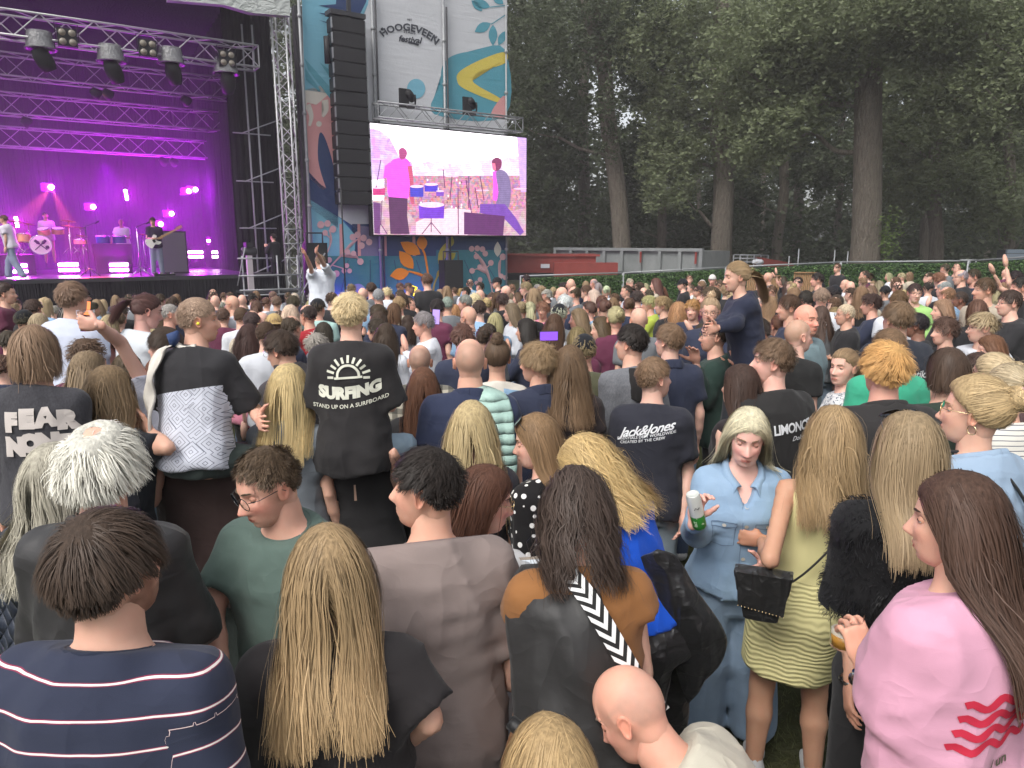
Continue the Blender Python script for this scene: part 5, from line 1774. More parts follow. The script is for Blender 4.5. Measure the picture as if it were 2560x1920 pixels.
def drum(root, c, r_, d_, Rm, shell, name='drum'):
 c = np.asarray(c, float)
 o = MB().lathe([(r_, 0), (r_, d_)], 28, c, Rm).build(name, shell, root, True)
 MB().lathe([(0, d_ + .004), (r_ * .97, d_ + .004), (r_ * 1.03, d_ + .012), (r_ * 1.03, d_ - .03), (r_, d_ - .03)], 28, c, Rm).build('hoop', M['chrome'], o, True)
 MB().lathe([(0, d_ + .008), (r_ * .94, d_ + .008)], 28, c, Rm).build('skin', M['drumwhite'], o, True)
 return o
bd = drum(kit, [0, 0, .30], .30, .38, rot @ np.array([[1, 0, 0], [0, 0, -1], [0, 1, 0.0]]), M['drumgold'], 'bass_drum')
fc = np.array([0, 0, .30]) - n3 * .395
for a, ln, w in ((.8, .22, .035), (-.8, .22, .035)):
 d_ = f3 * math.sin(a) + np.array([0, 0, 1]) * math.cos(a)
 MB().tube([fc - d_ * ln, fc + d_ * ln * .2], .014, 6).tube([fc + d_ * ln * .15, fc + d_ * ln * .45, fc + d_ * ln * .95], [.016, w * 1.4, w], 8).build('emblem', M['printblk'], bd, True)
V, Q = uvsphere(fc + f3 * .17 - np.array([0, 0, .07]), .055, 12, 8)
obj('emblem', mkmesh('emblem', V, Q, [M['printblk']], True), bd)
Ru = np.eye(3)
drum(kit, f3 * -.42 + [0, 0, .38] - n3 * .0, .19, .26, rotm(0, 8, 0), M['drumgold'], 'floor_tom')
drum(kit, f3 * .15 + [0, 0, .62] - n3 * .1, .17, .20, rotm(0, -18, 0), M['drumgold'], 'tom')
drum(kit, f3 * .52 + [0, 0, .66] + n3 * .1, .18, .17, rotm(0, -10, 8), M['drumgold'], 'snare_drum')
for a, b, h, r_ in ((-.62, -.05, 1.02, .24), (.85, .1, 1.05, .22), (-.25, .3, .95, .18), (1.15, .2, .85, .17)):
 p = f3 * a + n3 * b
 stand(kit, p, h)
 MB().lathe([(0, .03), (.03, .028), (.06, .012), (r_, 0), (r_ * .5, .004)], 24, p + [0, 0, h], rotm(20, 8, 6)).build('cymbal', M['brass'], kit, True)
p1 = onS(283, 650, 3.0)
pk = empty('percussion_set', (p1[0], p1[1], DZ), 0, 'percussion table with two blue bongo drums, cymbals and stands', 'percussion')
MB().hexa([p for p in [-f3 * .50 - n3 * .25, f3 * .50 - n3 * .25, f3 * .50 + n3 * .25, -f3 * .50 + n3 * .25]] + [p + np.array([0, 0, .95]) for p in [-f3 * .55 - n3 * .3, f3 * .55 - n3 * .3, f3 * .55 + n3 * .3, -f3 * .55 + n3 * .3]]).build('table', M['black'], pk)
for a in (-.23, .24): drum(pk, f3 * a + [0, 0, .97], .20, .24, Ru, M['drumblue'], 'bongo')
drum(pk, f3 * -.86 + [0, 0, .95], .19, .15, Ru, M['drumgold'], 'timbale')
for a, b, h, r_ in ((-1.15, 0, 1.5, .18), (-.8, .2, 1.2, .16), (.95, .1, 1.25, .16)):
 p = f3 * a + n3 * b
 stand(pk, p, h)
 MB().lathe([(0, .03), (.03, .028), (.06, .012), (r_, 0), (r_ * .5, .004)], 24, p + [0, 0, h], rotm(20, 8, 6)).build('cymbal', M['brass'], pk, True)
p2 = onS(432, 640, 2.2)
am = empty('bass_cabinet', (p2[0], p2[1], DZ), 0, 'tall grey bass amplifier cabinet standing behind the bass player', 'amplifier')
MB().box((0, 0, .68), (.82, .50, 1.36), rot).build('cabinet', M['black'], am)
MB().box(-n3 * .26 + [0, 0, .68], (.74, .02, 1.26), rot).build('grille', mat('amp_grille', rough=.8, color=(.12, .11, .13)), am)
MB().tube([-f3 * .4 - n3 * .27 + [0, 0, 1.3], -f3 * .4 - n3 * .27 + [0, 0, .04]], .012, 6).build('edge_trim', M['chrome'], am)
wed = []
for x, lab in ((140, 'low wedge of stage cables and pedals by the singer'),):
 pass
# musicians
def on_deck(px, py, t):
 p = onS(px, py, t)
 return p
def muso(px, feet_t, floor, h, **kw):
 """px on a given stage depth; stands on the floor height given"""
 p = onS(px, 600, feet_t)
 s = h / 1.765
 r_ = person(loc=(p[0], p[1], floor + 1.645 * s), s=s, detail=1, **kw)
 dz = floor - 0.0
 return r_
def stand_on(fl, **kw):
 """person built at ground level and lifted onto a platform"""
 loc = np.array(kw.pop('loc'))
 return person(loc=loc, floor=fl, **kw)
pb = onS(386, 600, .9)
bass = stand_on(DZ, loc=(pb[0], pb[1], DZ + 1.63), yaw=200, hy=190, hp=14, detail=1, top=dict(col=(.035, .02, .05), kind='tee', loose=.03), bottom=dict(col=(.22, .24, .32), loose=.03), hair=dict(kind='short', len=.05, n=500),
    haircol=(.05, .03, .03), arms=((onS(355, 560, .8)[0], 0, 0), (0, 0, 0)) if False else ('front', 'front'), label='man playing a white bass guitar on stage in dark shirt', seed=31, group='musicians on the stage')
gb = empty('bass_guitar', (pb[0], pb[1], DZ + 1.06), 0, 'white electric bass guitar slanting up in the hands of the player', 'guitar')
Rg = rot @ rotm(0, 0, -28)
M['gwhite'] = mat('guitar_white', rough=.25, color=(.75, .72, .68))
M['gneck'] = mat('guitar_neck', rough=.4, color=(.40, .24, .12))
out = spline([(-.30, .02), (-.22, .15), (-.08, .10), (.04, .17), (.10, .10), (.03, .03), (.05, -.05), (.12, -.12), (.02, -.15), (-.08, -.10), (-.22, -.16)], 4)
k = len(out)
off_ = -n3 * .22
v = np.array([Rg @ np.array([x, 0, z]) + off_ for x, z in out] + [Rg @ np.array([x, .045, z]) + off_ for x, z in out] + [Rg @ np.array([-.08, 0, 0]) + off_, Rg @ np.array([-.08, .045, 0]) + off_])
mb = MB().add(v, [[i, (i + 1) % k, k + (i + 1) % k, k + i] for i in range(k)], [[2 * k, (i + 1) % k, i] for i in range(k)] + [[2 * k + 1, k + i, k + (i + 1) % k] for i in range(k)])
mb.build('guitar_body', M['gwhite'], gb)
MB().box(Rg @ np.array([.42, -.01, .01]) + off_, (.66, .03, .055), Rg).box(Rg @ np.array([.80, -.01, .02]) + off_, (.17, .02, .085), Rg).build('neck', M['gneck'], gb)
MB().box(Rg @ np.array([-.05, -.012, 0]) + off_, (.07, .02, .09), Rg).build('pickup', M['black'], gb)
MB().tube([Rg @ np.array([-.28, 0, .05]) + off_, np.array([0, 0, .42]) - f3 * .1, Rg @ np.array([.08, 0, .14]) + off_], .012, 5).build('strap', M['black'], gb)
pd = onS(116, 560, 4.5)
stand_on(DZ + .62 - .35, loc=(pd[0], pd[1], DZ + .62 + 1.14 + .1), yaw=210, hy=225, detail=1, top=dict(col=(.62, .50, .56), kind='tee'), hair=dict(kind='short', len=.06, n=500), haircol=(.03, .02, .02),
   face=dict(beard=.5), arms=('front', 'front'), label='drummer with moustache in a pale shirt behind the kit', seed=32, group='musicians on the stage')
vp = person
pp = onS(303, 560, 4.2)
stand_on(DZ, loc=(pp[0], pp[1], DZ + 1.66), yaw=200, detail=1, top=dict(col=(.68, .62, .68), kind='tee', loose=.045), bottom=dict(col=(.02, .02, .03)), hair=dict(kind='buzz'), haircol=(.05, .03, .03), skin=(.34, .20, .15),
   arms=('front', 'out'), label='percussionist in a loose white tee behind two bongos', seed=33, group='musicians on the stage')
ps = onS(16, 600, .8)
stand_on(DZ, loc=(ps[0], ps[1], DZ + 1.62), yaw=95, hy=95, lean=10, legs='walk', detail=1, top=dict(col=(.62, .58, .66), kind='tee', loose=.035), bottom=dict(col=(.24, .27, .38), loose=.035, wide=.02), hair=dict(kind='short', len=.03, n=500), haircol=(.12, .07, .05),
   arms=('down', 'down'), label='singer in pale shirt and wide jeans walking at the left end of the stage', seed=34, group='musicians on the stage')
# microphone stands
for x, t, lab in ((222, 1.0, 'slim microphone stand with dark boom left of the percussion'), (349, .7, 'microphone stand before the bass player')):
 p = onS(x, 650, t)
 r_ = empty('microphone_stand', (p[0], p[1], DZ), 0, lab, 'microphone stand')
 mb = MB().tube([(0, 0, 0), (0, 0, 1.45)], .013, 6)
 for k in range(3): mb.tube([(0, 0, .25), (.3 * math.cos(k * 2.1), .3 * math.sin(k * 2.1), .01)], .011, 5)
 mb.build('tripod', M['chrome'] if x > 300 else M['dkgrey'], r_, True)
 MB().tube([(0, 0, 1.45), rot @ np.array([.25, -.1, .12]) + [0, 0, 1.45]], .012, 6).build('boom', M['dkgrey'], r_, True)
 MB().lathe([(.012, 0), (.026, .10), (.028, .14), (0, .17)], 10, rot @ np.array([.25, -.1, .12]) + [0, 0, 1.42], rotm(0, 0, 60)).build('microphone', M['black'], r_, True)
# pedals
p = onS(410, 688, .35)
r_ = empty('pedal_board', (p[0], p[1], DZ), 0, 'low dark pedal board at the feet of the bass player', 'pedal board')
mb = MB().box((0, 0, .03), (.6, .3, .06), rot)
mb.build('board', M['black'], r_)
for k in range(4): MB().box(rot @ np.array([-.22 + .15 * k, 0, .08]), (.09, .14, .05), rot).build('pedal', M['chrome'] if k % 2 else M['dkgrey'], r_)
# camera platform with scaffold rails, camera operator and robot camera right of the stage
sP = [onSc(612, 760, -1.0)[0], onSc(748, 760, -1.0)[0]]
PZ = DZ - .50
pr = empty('scaffold_platform', stg(sP[0], -1.0, 0), 0, 'scaffold camera platform with steel guard rails at the right stage corner', 'scaffold')
mb = MB().hexa([stg(sP[0], -1.0, PZ - .06), stg(sP[1], -1.0, PZ - .06), stg(sP[1], .0, PZ - .06), stg(sP[0], .0, PZ - .06), stg(sP[0], -1.0, PZ), stg(sP[1], -1.0, PZ), stg(sP[1], .0, PZ), stg(sP[0], .0, PZ)])
relb(pr, mb, 'deck', M['dkgrey'])
for s_, t_ in ((sP[0], -1.05), (sP[0] + 1.05, -1.05), (sP[1], -1.05), (sP[1], 0)):
 relb(pr, MB().tube([stg(s_, t_, -1), stg(s_, t_, PZ + 1.1)], .026, 8), 'post', M['steel'], True)
for z in (PZ + .5, PZ + 1.02, PZ - .1, PZ + .06):
 relb(pr, MB().tube([stg(sP[0] - .15, -1.1, z), stg(sP[1] + (.1 if z < PZ + .9 else -.8), -1.1, z)], .024, 8), 'rail', M['steel'], True)
relb(pr, MB().tube([stg(sP[0] - .2, -1.1, .95), stg(sP[0] + .1, -1.1, 2.1)], .018, 6), 'brace', M['steel'], True)
relb(pr, MB().tube([stg(sP[1] - .3, -1.1, .1), stg(sP[1] + .9, -1.1, 1.9)], .024, 6), 'brace', M['steel'], True)
for z in (2.2, 1.75, 2.65):
 relb(pr, MB().tube([stg(sP[1] - .25, -.6, z), stg(sP[1] + .35, -.6, z)], .022, 6), 'rung', M['steel'], True)
cp_ = stg(sP[0] + .35, -.5, 0)
rc = empty('robot_camera', (cp_[0], cp_[1], PZ), 0, 'remote broadcast camera on a pale pedestal at the platform rail', 'camera')
MB().box((0, 0, .55), (.16, .16, 1.1), rot).build('pedestal', mat('pedestal', rough=.5, color=(.42, .38, .40)), rc)
MB().lathe([(.05, -.22), (.12, -.20), (.13, .2), (.09, .24), (.0, .24)], 14, (0, 0, 1.22), rot @ np.array([[0, 0, 1], [0, 1, 0], [-1, 0, 0.0]])).build('head', M['dkgrey'], rc, True)
MB().box((0, 0, 1.42), (.20, .34, .16), rot).build('camera_body', M['black'], rc)
op = onS(683, 600, .2)
stand_on(PZ, loc=(op[0], op[1], PZ + 1.66), yaw=60, detail=1, top=dict(kind='long', col=(.015, .015, .018)), bottom=dict(col=(.015, .015, .02)), hair=dict(kind='short', n=400), haircol=(.03, .02, .02), arms=('phone', 'phone'),
   label='camera operator in black at the dark edge of the stage', seed=35)
# tall boxes with handle frames (front fill loudspeakers)
for x0, x1, y0, y1, t, lab in ((765, 812, 607, 700, .1, 'black loudspeaker box with handle frame beside the man in white'), (1105, 1150, 650, 720, .3, 'dark loudspeaker box with handle frame under the video screen')):
 a, za = onSc(x0, y1, t); b, zb_ = onSc(x1, y0, t)
 r_ = empty('fill_loudspeaker', stg((a + b) / 2, t, za), 0, lab, 'loudspeaker', 'fill loudspeakers')
 MB().box((0, 0, (zb_ - za) / 2), (b - a, .45, zb_ - za), rot).build('cabinet', M['black'], r_)
 MB().box(rot @ np.array([0, -.235, (zb_ - za) / 2]), ((b - a) * .9, .02, (zb_ - za) * .92), rot).build('grille', M['grille'], r_)
 w_ = (b - a) / 2
 MB().tube([rot @ np.array([-w_ * .8, 0, zb_ - za]), rot @ np.array([-w_ * .8, 0, zb_ - za + .32]), rot @ np.array([w_ * .8, 0, zb_ - za + .32]), rot @ np.array([w_ * .8, 0, zb_ - za])], .03, 5).build('handle_frame', M['dkgrey'], r_)
 st_ = za
 MB().box((0, 0, -st_ / 2 - .8), (b - a, .5, st_ + 1.6), rot).build('plinth', M['black'], r_)
# thin pole down from the line array
p = onS(858, 600, -.3)
r_ = empty('cable_pole', (p[0], p[1], -1), 0, 'thin black pole standing below the loudspeaker column', 'pole')
MB().tube([(0, 0, 0), (0, 0, 5.2)], .025, 6).build('pole', M['black'], r_, True)
# yellow stage lamp glowing over the heads
p = onS(1031, 727, -.3)
r_ = empty('yellow_lamp', p, 0, 'glowing yellow lamp low before the banner between the heads', 'lamp')
MB().box((0, 0, 0), (.22, .16, .36), rotm(-20, 0, 18)).build('housing', M['dkgrey'], r_)
MB().box(-n3 * .1, (.20, .03, .34), rotm(-20, 0, 18)).build('lens', lit('yellow_lens', (1, .62, .02), 2.2), r_)
# ------------------------------------------------------------------ ground, fence, containers, trees
def m_grass(nt, b):
 n = noise(nt, 1.5, 5); n2 = noise(nt, 30, 3)
 c = mixc(nt, n, (.030, .040, .016), (.075, .062, .035))
 c = mixc(nt, mathn(nt, 'MULTIPLY', n2, .7), c, (.020, .030, .010))
 L(nt, c, b.inputs['Base Color'])
 bump(nt, b, n2, .8, .03)
M['grass'] = mat('trodden_grass', m_grass, rough=.95, spec=.1)
gx_ = np.concatenate([[-400, -60], np.linspace(-25, 25, 60), [60, 400]]); gy_ = np.concatenate([[-40], np.linspace(-5, 40, 60), [80, 900]])
GX, GY = np.meshgrid(gx_, gy_, indexing='ij')
V = np.stack([GX, GY, ground_z(GX, GY)], -1).reshape(-1, 3)
ii, jj = np.meshgrid(np.arange(len(gx_) - 1), np.arange(len(gy_) - 1), indexing='ij')
q0 = (ii * len(gy_) + jj).ravel()
g = obj('ground', mkmesh('ground', V, np.stack([q0, q0 + len(gy_), q0 + len(gy_) + 1, q0 + 1], 1), [M['grass']], True))
g['kind'] = 'structure'
# grass blades where the ground shows
r_ = np.random.default_rng(3)
nb = 26000
x = r_.uniform(-2.2, 2.6, nb); y = r_.uniform(1.2, 4.6, nb)
hgt = r_.uniform(.015, .05, nb); a = r_.random(nb) * 6.28; ln = r_.normal(size=(nb, 2)) * .02
V = np.stack([np.stack([x - .002 * np.cos(a), y - .002 * np.sin(a), 0 * x], 1), np.stack([x + .002 * np.cos(a), y + .002 * np.sin(a), 0 * x], 1), np.stack([x + ln[:, 0], y + ln[:, 1], hgt], 1)], 1).reshape(-1, 3)
go = obj('grass', mkmesh('grass', V, np.arange(nb * 3).reshape(-1, 3), [mat('grass_blade', lambda nt, b: L(nt, mixc(nt, noise(nt, 3, 3), (.05, .07, .02), (.13, .12, .05)), b.inputs['Base Color']), rough=.8)], False))
go['kind'] = 'stuff'
def leaf_cards(centres, size, seed, jitter=.5, flat=.5):
 """many small two-triangle leaves"""
 r = np.random.default_rng(seed)
 n = len(centres)
 a = r.normal(size=(n, 3)); a = unit_rows(a)
 b = unit_rows(np.cross(a, r.normal(size=(n, 3))))
 a[:, 2] *= flat; a = unit_rows(a)
 sz = size * (.6 + .8 * r.random(n))[:, None]
 V = np.stack([centres - a * sz, centres + a * sz * .4 - b * sz * .62, centres + a * sz * .9 + b * sz * .5], 1).reshape(-1, 3)
 return V, np.arange(n * 3).reshape(-1, 3)
def leaf_mat(name, c1, c2, c3):
 def bld(nt, b):
  oi = nt.nodes.new('ShaderNodeObjectInfo')
  n = noise(nt, .55, 3)
  n2 = noise(nt, 6.0, 2)
  c = mixc(nt, n, c1, c2)
  c = mixc(nt, mathn(nt, 'MULTIPLY', n2, .6), c, c3)
  L(nt, c, b.inputs['Base Color'])
  tr = nt.nodes.new('ShaderNodeBsdfTranslucent')
  L(nt, c, tr.inputs['Color'])
  ms = nt.nodes.new('ShaderNodeMixShader'); ms.inputs[0].default_value = .35
  L(nt, b.outputs[0], ms.inputs[1]); L(nt, tr.outputs[0], ms.inputs[2])
  L(nt, ms.outputs[0], nt.nodes['Material Output'].inputs['Surface'])
 return mat(name, bld, rough=.55, spec=.3)
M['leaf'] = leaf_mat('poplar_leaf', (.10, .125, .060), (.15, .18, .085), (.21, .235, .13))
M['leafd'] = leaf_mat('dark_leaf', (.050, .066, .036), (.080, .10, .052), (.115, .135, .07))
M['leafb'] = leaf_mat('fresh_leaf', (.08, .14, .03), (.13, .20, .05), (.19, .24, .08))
def m_bark(nt, b):
 v = nt.nodes.new('ShaderNodeTexVoronoi')
 tc = nt.nodes.new('ShaderNodeTexCoord'); mp = nt.nodes.new('ShaderNodeMapping')
 mp.inputs['Scale'].default_value = (9, 9, 1.6)
 nz = nt.nodes.new('ShaderNodeTexNoise'); nz.inputs['Scale'].default_value = 3
 L(nt, tc.outputs['Object'], mp.inputs[0])
 L(nt, mp.outputs[0], v.inputs['Vector'])
 n = noise(nt, 5, 5, stretch=(2.5, 2.5, .35), dist=.8)
 f = mathn(nt, 'MULTIPLY', n, v.outputs['Distance'])
 L(nt, mixc(nt, n, (.07, .058, .047), (.30, .26, .21)), b.inputs['Base Color'])
 bump(nt, b, mathn(nt, 'ADD', n, f), 1.0, .14)
M['bark'] = mat('bark', m_bark, rough=.95, spec=.1)
def trunk_mesh(pts, radii, n=18, seed=0, bumpy=.05):
 mb = MB().tube(spline(pts, 6, False), np.interp(np.linspace(0, 1, (len(pts) - 1) * 6 + 1), np.linspace(0, 1, len(radii)), radii), n, False)
 V = np.concatenate(mb.v)
 return V, np.concatenate(mb.q)
def branch(p0, p1, r0, r1, seed, sag=0):
 r = np.random.default_rng(seed)
 p0, p1 = np.array(p0, float), np.array(p1, float)
 m = [p0]
 for t in (.25, .5, .75):
  m.append(p0 + (p1 - p0) * t + r.normal(size=3) * np.linalg.norm(p1 - p0) * .05 - np.array([0, 0, sag * math.sin(t * 3.14)]))
 m.append(p1)
 return m, [r0, r0 * .8, r0 * .55 + r1 * .4, r1 * 1.3, r1]
def blob_points(n, blobs, seed):
 """points gathered in twig clumps inside ellipsoidal masses: blobs = (x,y,z,rx,ry,rz,weight)"""
 r = np.random.default_rng(seed)
 B = np.array(blobs, float)
 w = B[:, 6] / B[:, 6].sum()
 nt_ = max(8, n // 26)
 k = r.choice(len(B), nt_, p=w)
 d = unit_rows(r.normal(size=(nt_, 3))) * (r.random(nt_) ** .45)[:, None]
 c = B[k, :3] + d * B[k, 3:6]
 idx = r.integers(0, nt_, n)
 ax = unit_rows(r.normal(size=(nt_, 3)) + [0, 0, -.5])
 t = r.random(n) ** .8
 return c[idx] + ax[idx] * (t * .75)[:, None] + r.normal(size=(n, 3)) * (.05 + .17 * t)[:, None]
def tree(px, Y, r0, blobs_px, label, nleaf=9000, kind='leaf', lean_px=0, seed=0, top=17, size=.10, group='tall trees beyond the fence', branches=6, fork=None, dY=2.5):
 """trunk foot at pixel column px and distance Y; foliage masses as (px, py, rx_m, rz_m, weight)"""
 base = at(px, 600, Y); base[2] = -1.0
 tp = at(px + lean_px, 0, Y); tp = base + (tp - base) * (top / tp[2])
 root = empty('tree', base, 0, label, 'tree', group)
 rr = np.random.default_rng(seed)
 nseg = 7
 pts = [base * 0 + (tp - base) * t + np.array([rr.normal() * .12, rr.normal() * .12, 0]) * (0 < t < 1) for t in np.linspace(0, 1, nseg)]
 V, Q = trunk_mesh(pts, [r0 * 1.25, r0 * 1.0, r0 * .95, r0 * .88, r0 * .8, r0 * .66, r0 * .5])
 tr = obj('trunk', mkmesh('trunk', V, Q, [M['bark']], True), root)
 bl = []
 for (bx, by, rx, rz_, w) in blobs_px:
  c = at(bx, by, Y) - base
  bl.append((c[0], c[1] + rr.uniform(-.4, .4) * dY, c[2], rx, dY * .6 + rx * .4, rz_, w))
 if fork is not None:
  for (fx0, fy0, fx1, fy1, fr) in fork:
   a = at(fx0, fy0, Y) - base; b = at(fx1, fy1, Y) - base
   V, Q = trunk_mesh([a, a * .6 + b * .4 + [(a[0] - b[0]) * .12, 0, 0], b], [fr, fr * .85, fr * .6], 12)
   obj('limb', mkmesh('limb', V, Q, [M['bark']], True), root)
 for k in range(branches):
  b_ = bl[k % len(bl)]
  c = np.array(b_[:3]) + rr.normal(size=3) * np.array(b_[3:6]) * .4
  zz = min(max(c[2] - rr.uniform(.8, 2.5), 2.5), top * .9)
  a = pts[0] + (pts[-1] - pts[0]) * zz / top
  m, rad_ = branch(a, c, r0 * .22, .02, seed * 31 + k)
  V, Q = trunk_mesh(m, rad_, 7)
  obj('limb', mkmesh('limb', V, Q, [M['bark']], True), root)
 bl = [(a, b, c, d_ * 1.15, e, f * 1.15, w) for a, b, c, d_, e, f, w in bl]
 P = blob_points(int(nleaf * 1.7), bl, seed + 100)
 V, Q = leaf_cards(P, size, seed + 200)
 cr = obj('crown', mkmesh('crown', V, Q, [M[kind]], False), root)
 return root
# the wood behind: dark understorey as one mass
r_ = np.random.default_rng(12)
def wood_layer(name, Y0, Y1, x0, x1, z0, z1, n, size, mt, seed, lab=None):
 r = np.random.default_rng(seed)
 nc = n // 60
 c = np.stack([r.uniform(x0, x1, nc), r.uniform(Y0, Y1, nc), r.uniform(z0, z1, nc)], 1)
 idx = r.integers(0, nc, n)
 P = c[idx] + r.normal(size=(n, 3)) * np.array([.8, .8, .6])
 P = P[P[:, 2] > 0]
 V, Q = leaf_cards(P, size, seed + 1)
 o = obj(name, mkmesh(name, V, Q, [mt], False))
 o['kind'] = 'stuff'
 return o
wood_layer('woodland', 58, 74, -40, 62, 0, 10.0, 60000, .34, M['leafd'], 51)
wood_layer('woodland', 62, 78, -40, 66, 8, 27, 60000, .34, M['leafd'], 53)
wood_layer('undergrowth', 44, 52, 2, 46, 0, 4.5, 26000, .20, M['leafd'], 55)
for k, (px, Y, r0) in enumerate(((1375, 52, .24), (1455, 47, .42), (1640, 56, .20), (1985, 50, .34), (2085, 49, .25), (1900, 57, .2), (2470, 55, .22), (2380, 58, .18), (2250, 60, .2), (1180, 52, .3), (1260, 58, .25), (1740, 60, .2))):
 b_ = at(px, 600, Y); b_[2] = -1.0
 rt = empty('tree', b_, 0, ['thin dim trunk just right of the video screen', 'broad dark trunk left of the forked tree', 'slim dark trunk in the shade right of the forked tree', 'dark trunk mid way to the thick pale trunk', 'dark trunk close against the left of the thick pale trunk',
   'thin trunk deep in shade above the fence', 'far slim trunk near the right edge', 'thin far trunk right of the ivy clad one', 'far thin trunk deep in the wood right of the thick pale trunk', 'trunk mostly hidden behind the video screen and banner', 'dim trunk directly behind the edge of the banner', 'thin dark trunk above the grey skip'][k], 'tree', 'dark trunks deep in the wood')
 V, Q = trunk_mesh([(0, 0, 0), (.15, 0, 5), (-.1, .1, 11), (.2, 0, 19)], [r0 * 1.15, r0 * .95, r0 * .8, r0 * .55], 12)
 obj('trunk', mkmesh('trunk', V, Q, [M['bark']], True), rt)
# nearer trees
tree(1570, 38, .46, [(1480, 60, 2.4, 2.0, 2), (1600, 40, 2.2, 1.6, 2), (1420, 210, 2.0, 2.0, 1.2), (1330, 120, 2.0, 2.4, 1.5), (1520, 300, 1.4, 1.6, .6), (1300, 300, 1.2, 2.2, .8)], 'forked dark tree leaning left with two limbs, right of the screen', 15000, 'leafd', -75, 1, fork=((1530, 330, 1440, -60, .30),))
tree(1812, 36, .50, [(1700, 90, 2.6, 2.0, 2), (1850, 60, 2.2, 1.6, 1.5), (1740, 250, 2.3, 1.9, 2), (1690, 380, 1.6, 1.5, 1.2), (1850, 330, 1.8, 1.7, 1.2), (1660, 470, 1.0, 1.0, .5), (1960, 200, 1.8, 1.8, 1.2)], 'tall tree with leafy crown hanging low over a straight brown trunk', 26000, 'leaf', -15, 2, size=.095)
tree(2165, 30, .56, [(2050, 120, 2.2, 1.6, 1.6), (1990, 250, 1.8, 1.4, 1.2), (2030, 60, 2.0, 1.2, 1.2), (1920, 330, 1.2, 1.0, .7), (1880, 120, 1.6, 1.6, 1), (2240, 60, 1.6, 1.2, 1.0)], 'large tree with thick pale furrowed trunk at the right', 24000, 'leaf', 35, 3, size=.10)
tree(2345, 34, .30, [(2330, 150, 2.0, 1.8, 1.6), (2420, 260, 2.0, 1.6, 1.6), (2290, 330, 1.6, 1.4, 1.2), (2500, 120, 2.0, 2.0, 1.5), (2360, 430, 1.6, 1.0, 1), (2480, 420, 1.4, 1.4, 1), (2290, 470, 1.0, .8, .6)], 'ivy clad slender tree right of the thick pale trunk', 26000, 'leaf', 20, 4, size=.095)
tree(2560, 33, .22, [(2520, 300, 1.6, 1.8, 1), (2560, 100, 1.8, 2.0, 1.4), (2500, 520, 1.0, 1.0, .6)], 'leaning thin tree at the right edge of the picture', 12000, 'leaf', -60, 5, size=.095)
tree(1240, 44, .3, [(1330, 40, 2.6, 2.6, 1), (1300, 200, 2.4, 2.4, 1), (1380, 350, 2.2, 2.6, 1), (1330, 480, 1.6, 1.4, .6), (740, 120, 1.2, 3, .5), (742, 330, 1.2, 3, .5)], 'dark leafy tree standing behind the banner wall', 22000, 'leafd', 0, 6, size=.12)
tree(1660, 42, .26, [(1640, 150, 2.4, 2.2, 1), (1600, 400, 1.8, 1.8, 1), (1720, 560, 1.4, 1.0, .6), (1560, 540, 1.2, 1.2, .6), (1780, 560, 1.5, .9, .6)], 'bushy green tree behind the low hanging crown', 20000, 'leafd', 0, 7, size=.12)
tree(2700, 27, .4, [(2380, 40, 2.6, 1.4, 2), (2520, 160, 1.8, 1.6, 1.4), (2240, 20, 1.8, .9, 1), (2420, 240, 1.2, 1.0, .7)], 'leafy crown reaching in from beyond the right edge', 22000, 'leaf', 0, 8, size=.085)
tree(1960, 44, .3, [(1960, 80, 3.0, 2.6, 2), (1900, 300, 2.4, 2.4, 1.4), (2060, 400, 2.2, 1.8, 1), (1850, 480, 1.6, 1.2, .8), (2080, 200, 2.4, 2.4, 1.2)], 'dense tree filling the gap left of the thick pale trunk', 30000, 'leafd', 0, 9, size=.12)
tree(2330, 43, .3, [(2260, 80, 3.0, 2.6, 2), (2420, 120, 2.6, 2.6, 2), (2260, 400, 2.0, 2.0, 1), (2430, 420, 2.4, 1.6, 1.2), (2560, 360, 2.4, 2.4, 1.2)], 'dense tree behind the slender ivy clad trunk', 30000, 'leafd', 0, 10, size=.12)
# shoots at the foot of the pale trunk
b_ = at(2215, 560, 29.6)
rt = empty('shrub', (b_[0], b_[1], 0), 0, 'sprig of bright young leaves beside the thick pale trunk', 'shrub')
P = blob_points(500, [(0, 0, b_[2], .28, .28, .42, 1), (.1, 0, b_[2] - .9, .18, .2, .5, .4)], 9)
V, Q = leaf_cards(P, .07, 8)
obj('foliage', mkmesh('foliage', V, Q, [M['leafb']], False), rt)
obj('stem', mkmesh('stem', *trunk_mesh([(0, 0, 0), (.05, 0, 1.2), (0, 0, b_[2])], [.03, .02, .01], 5), [M['bark']], True), rt)
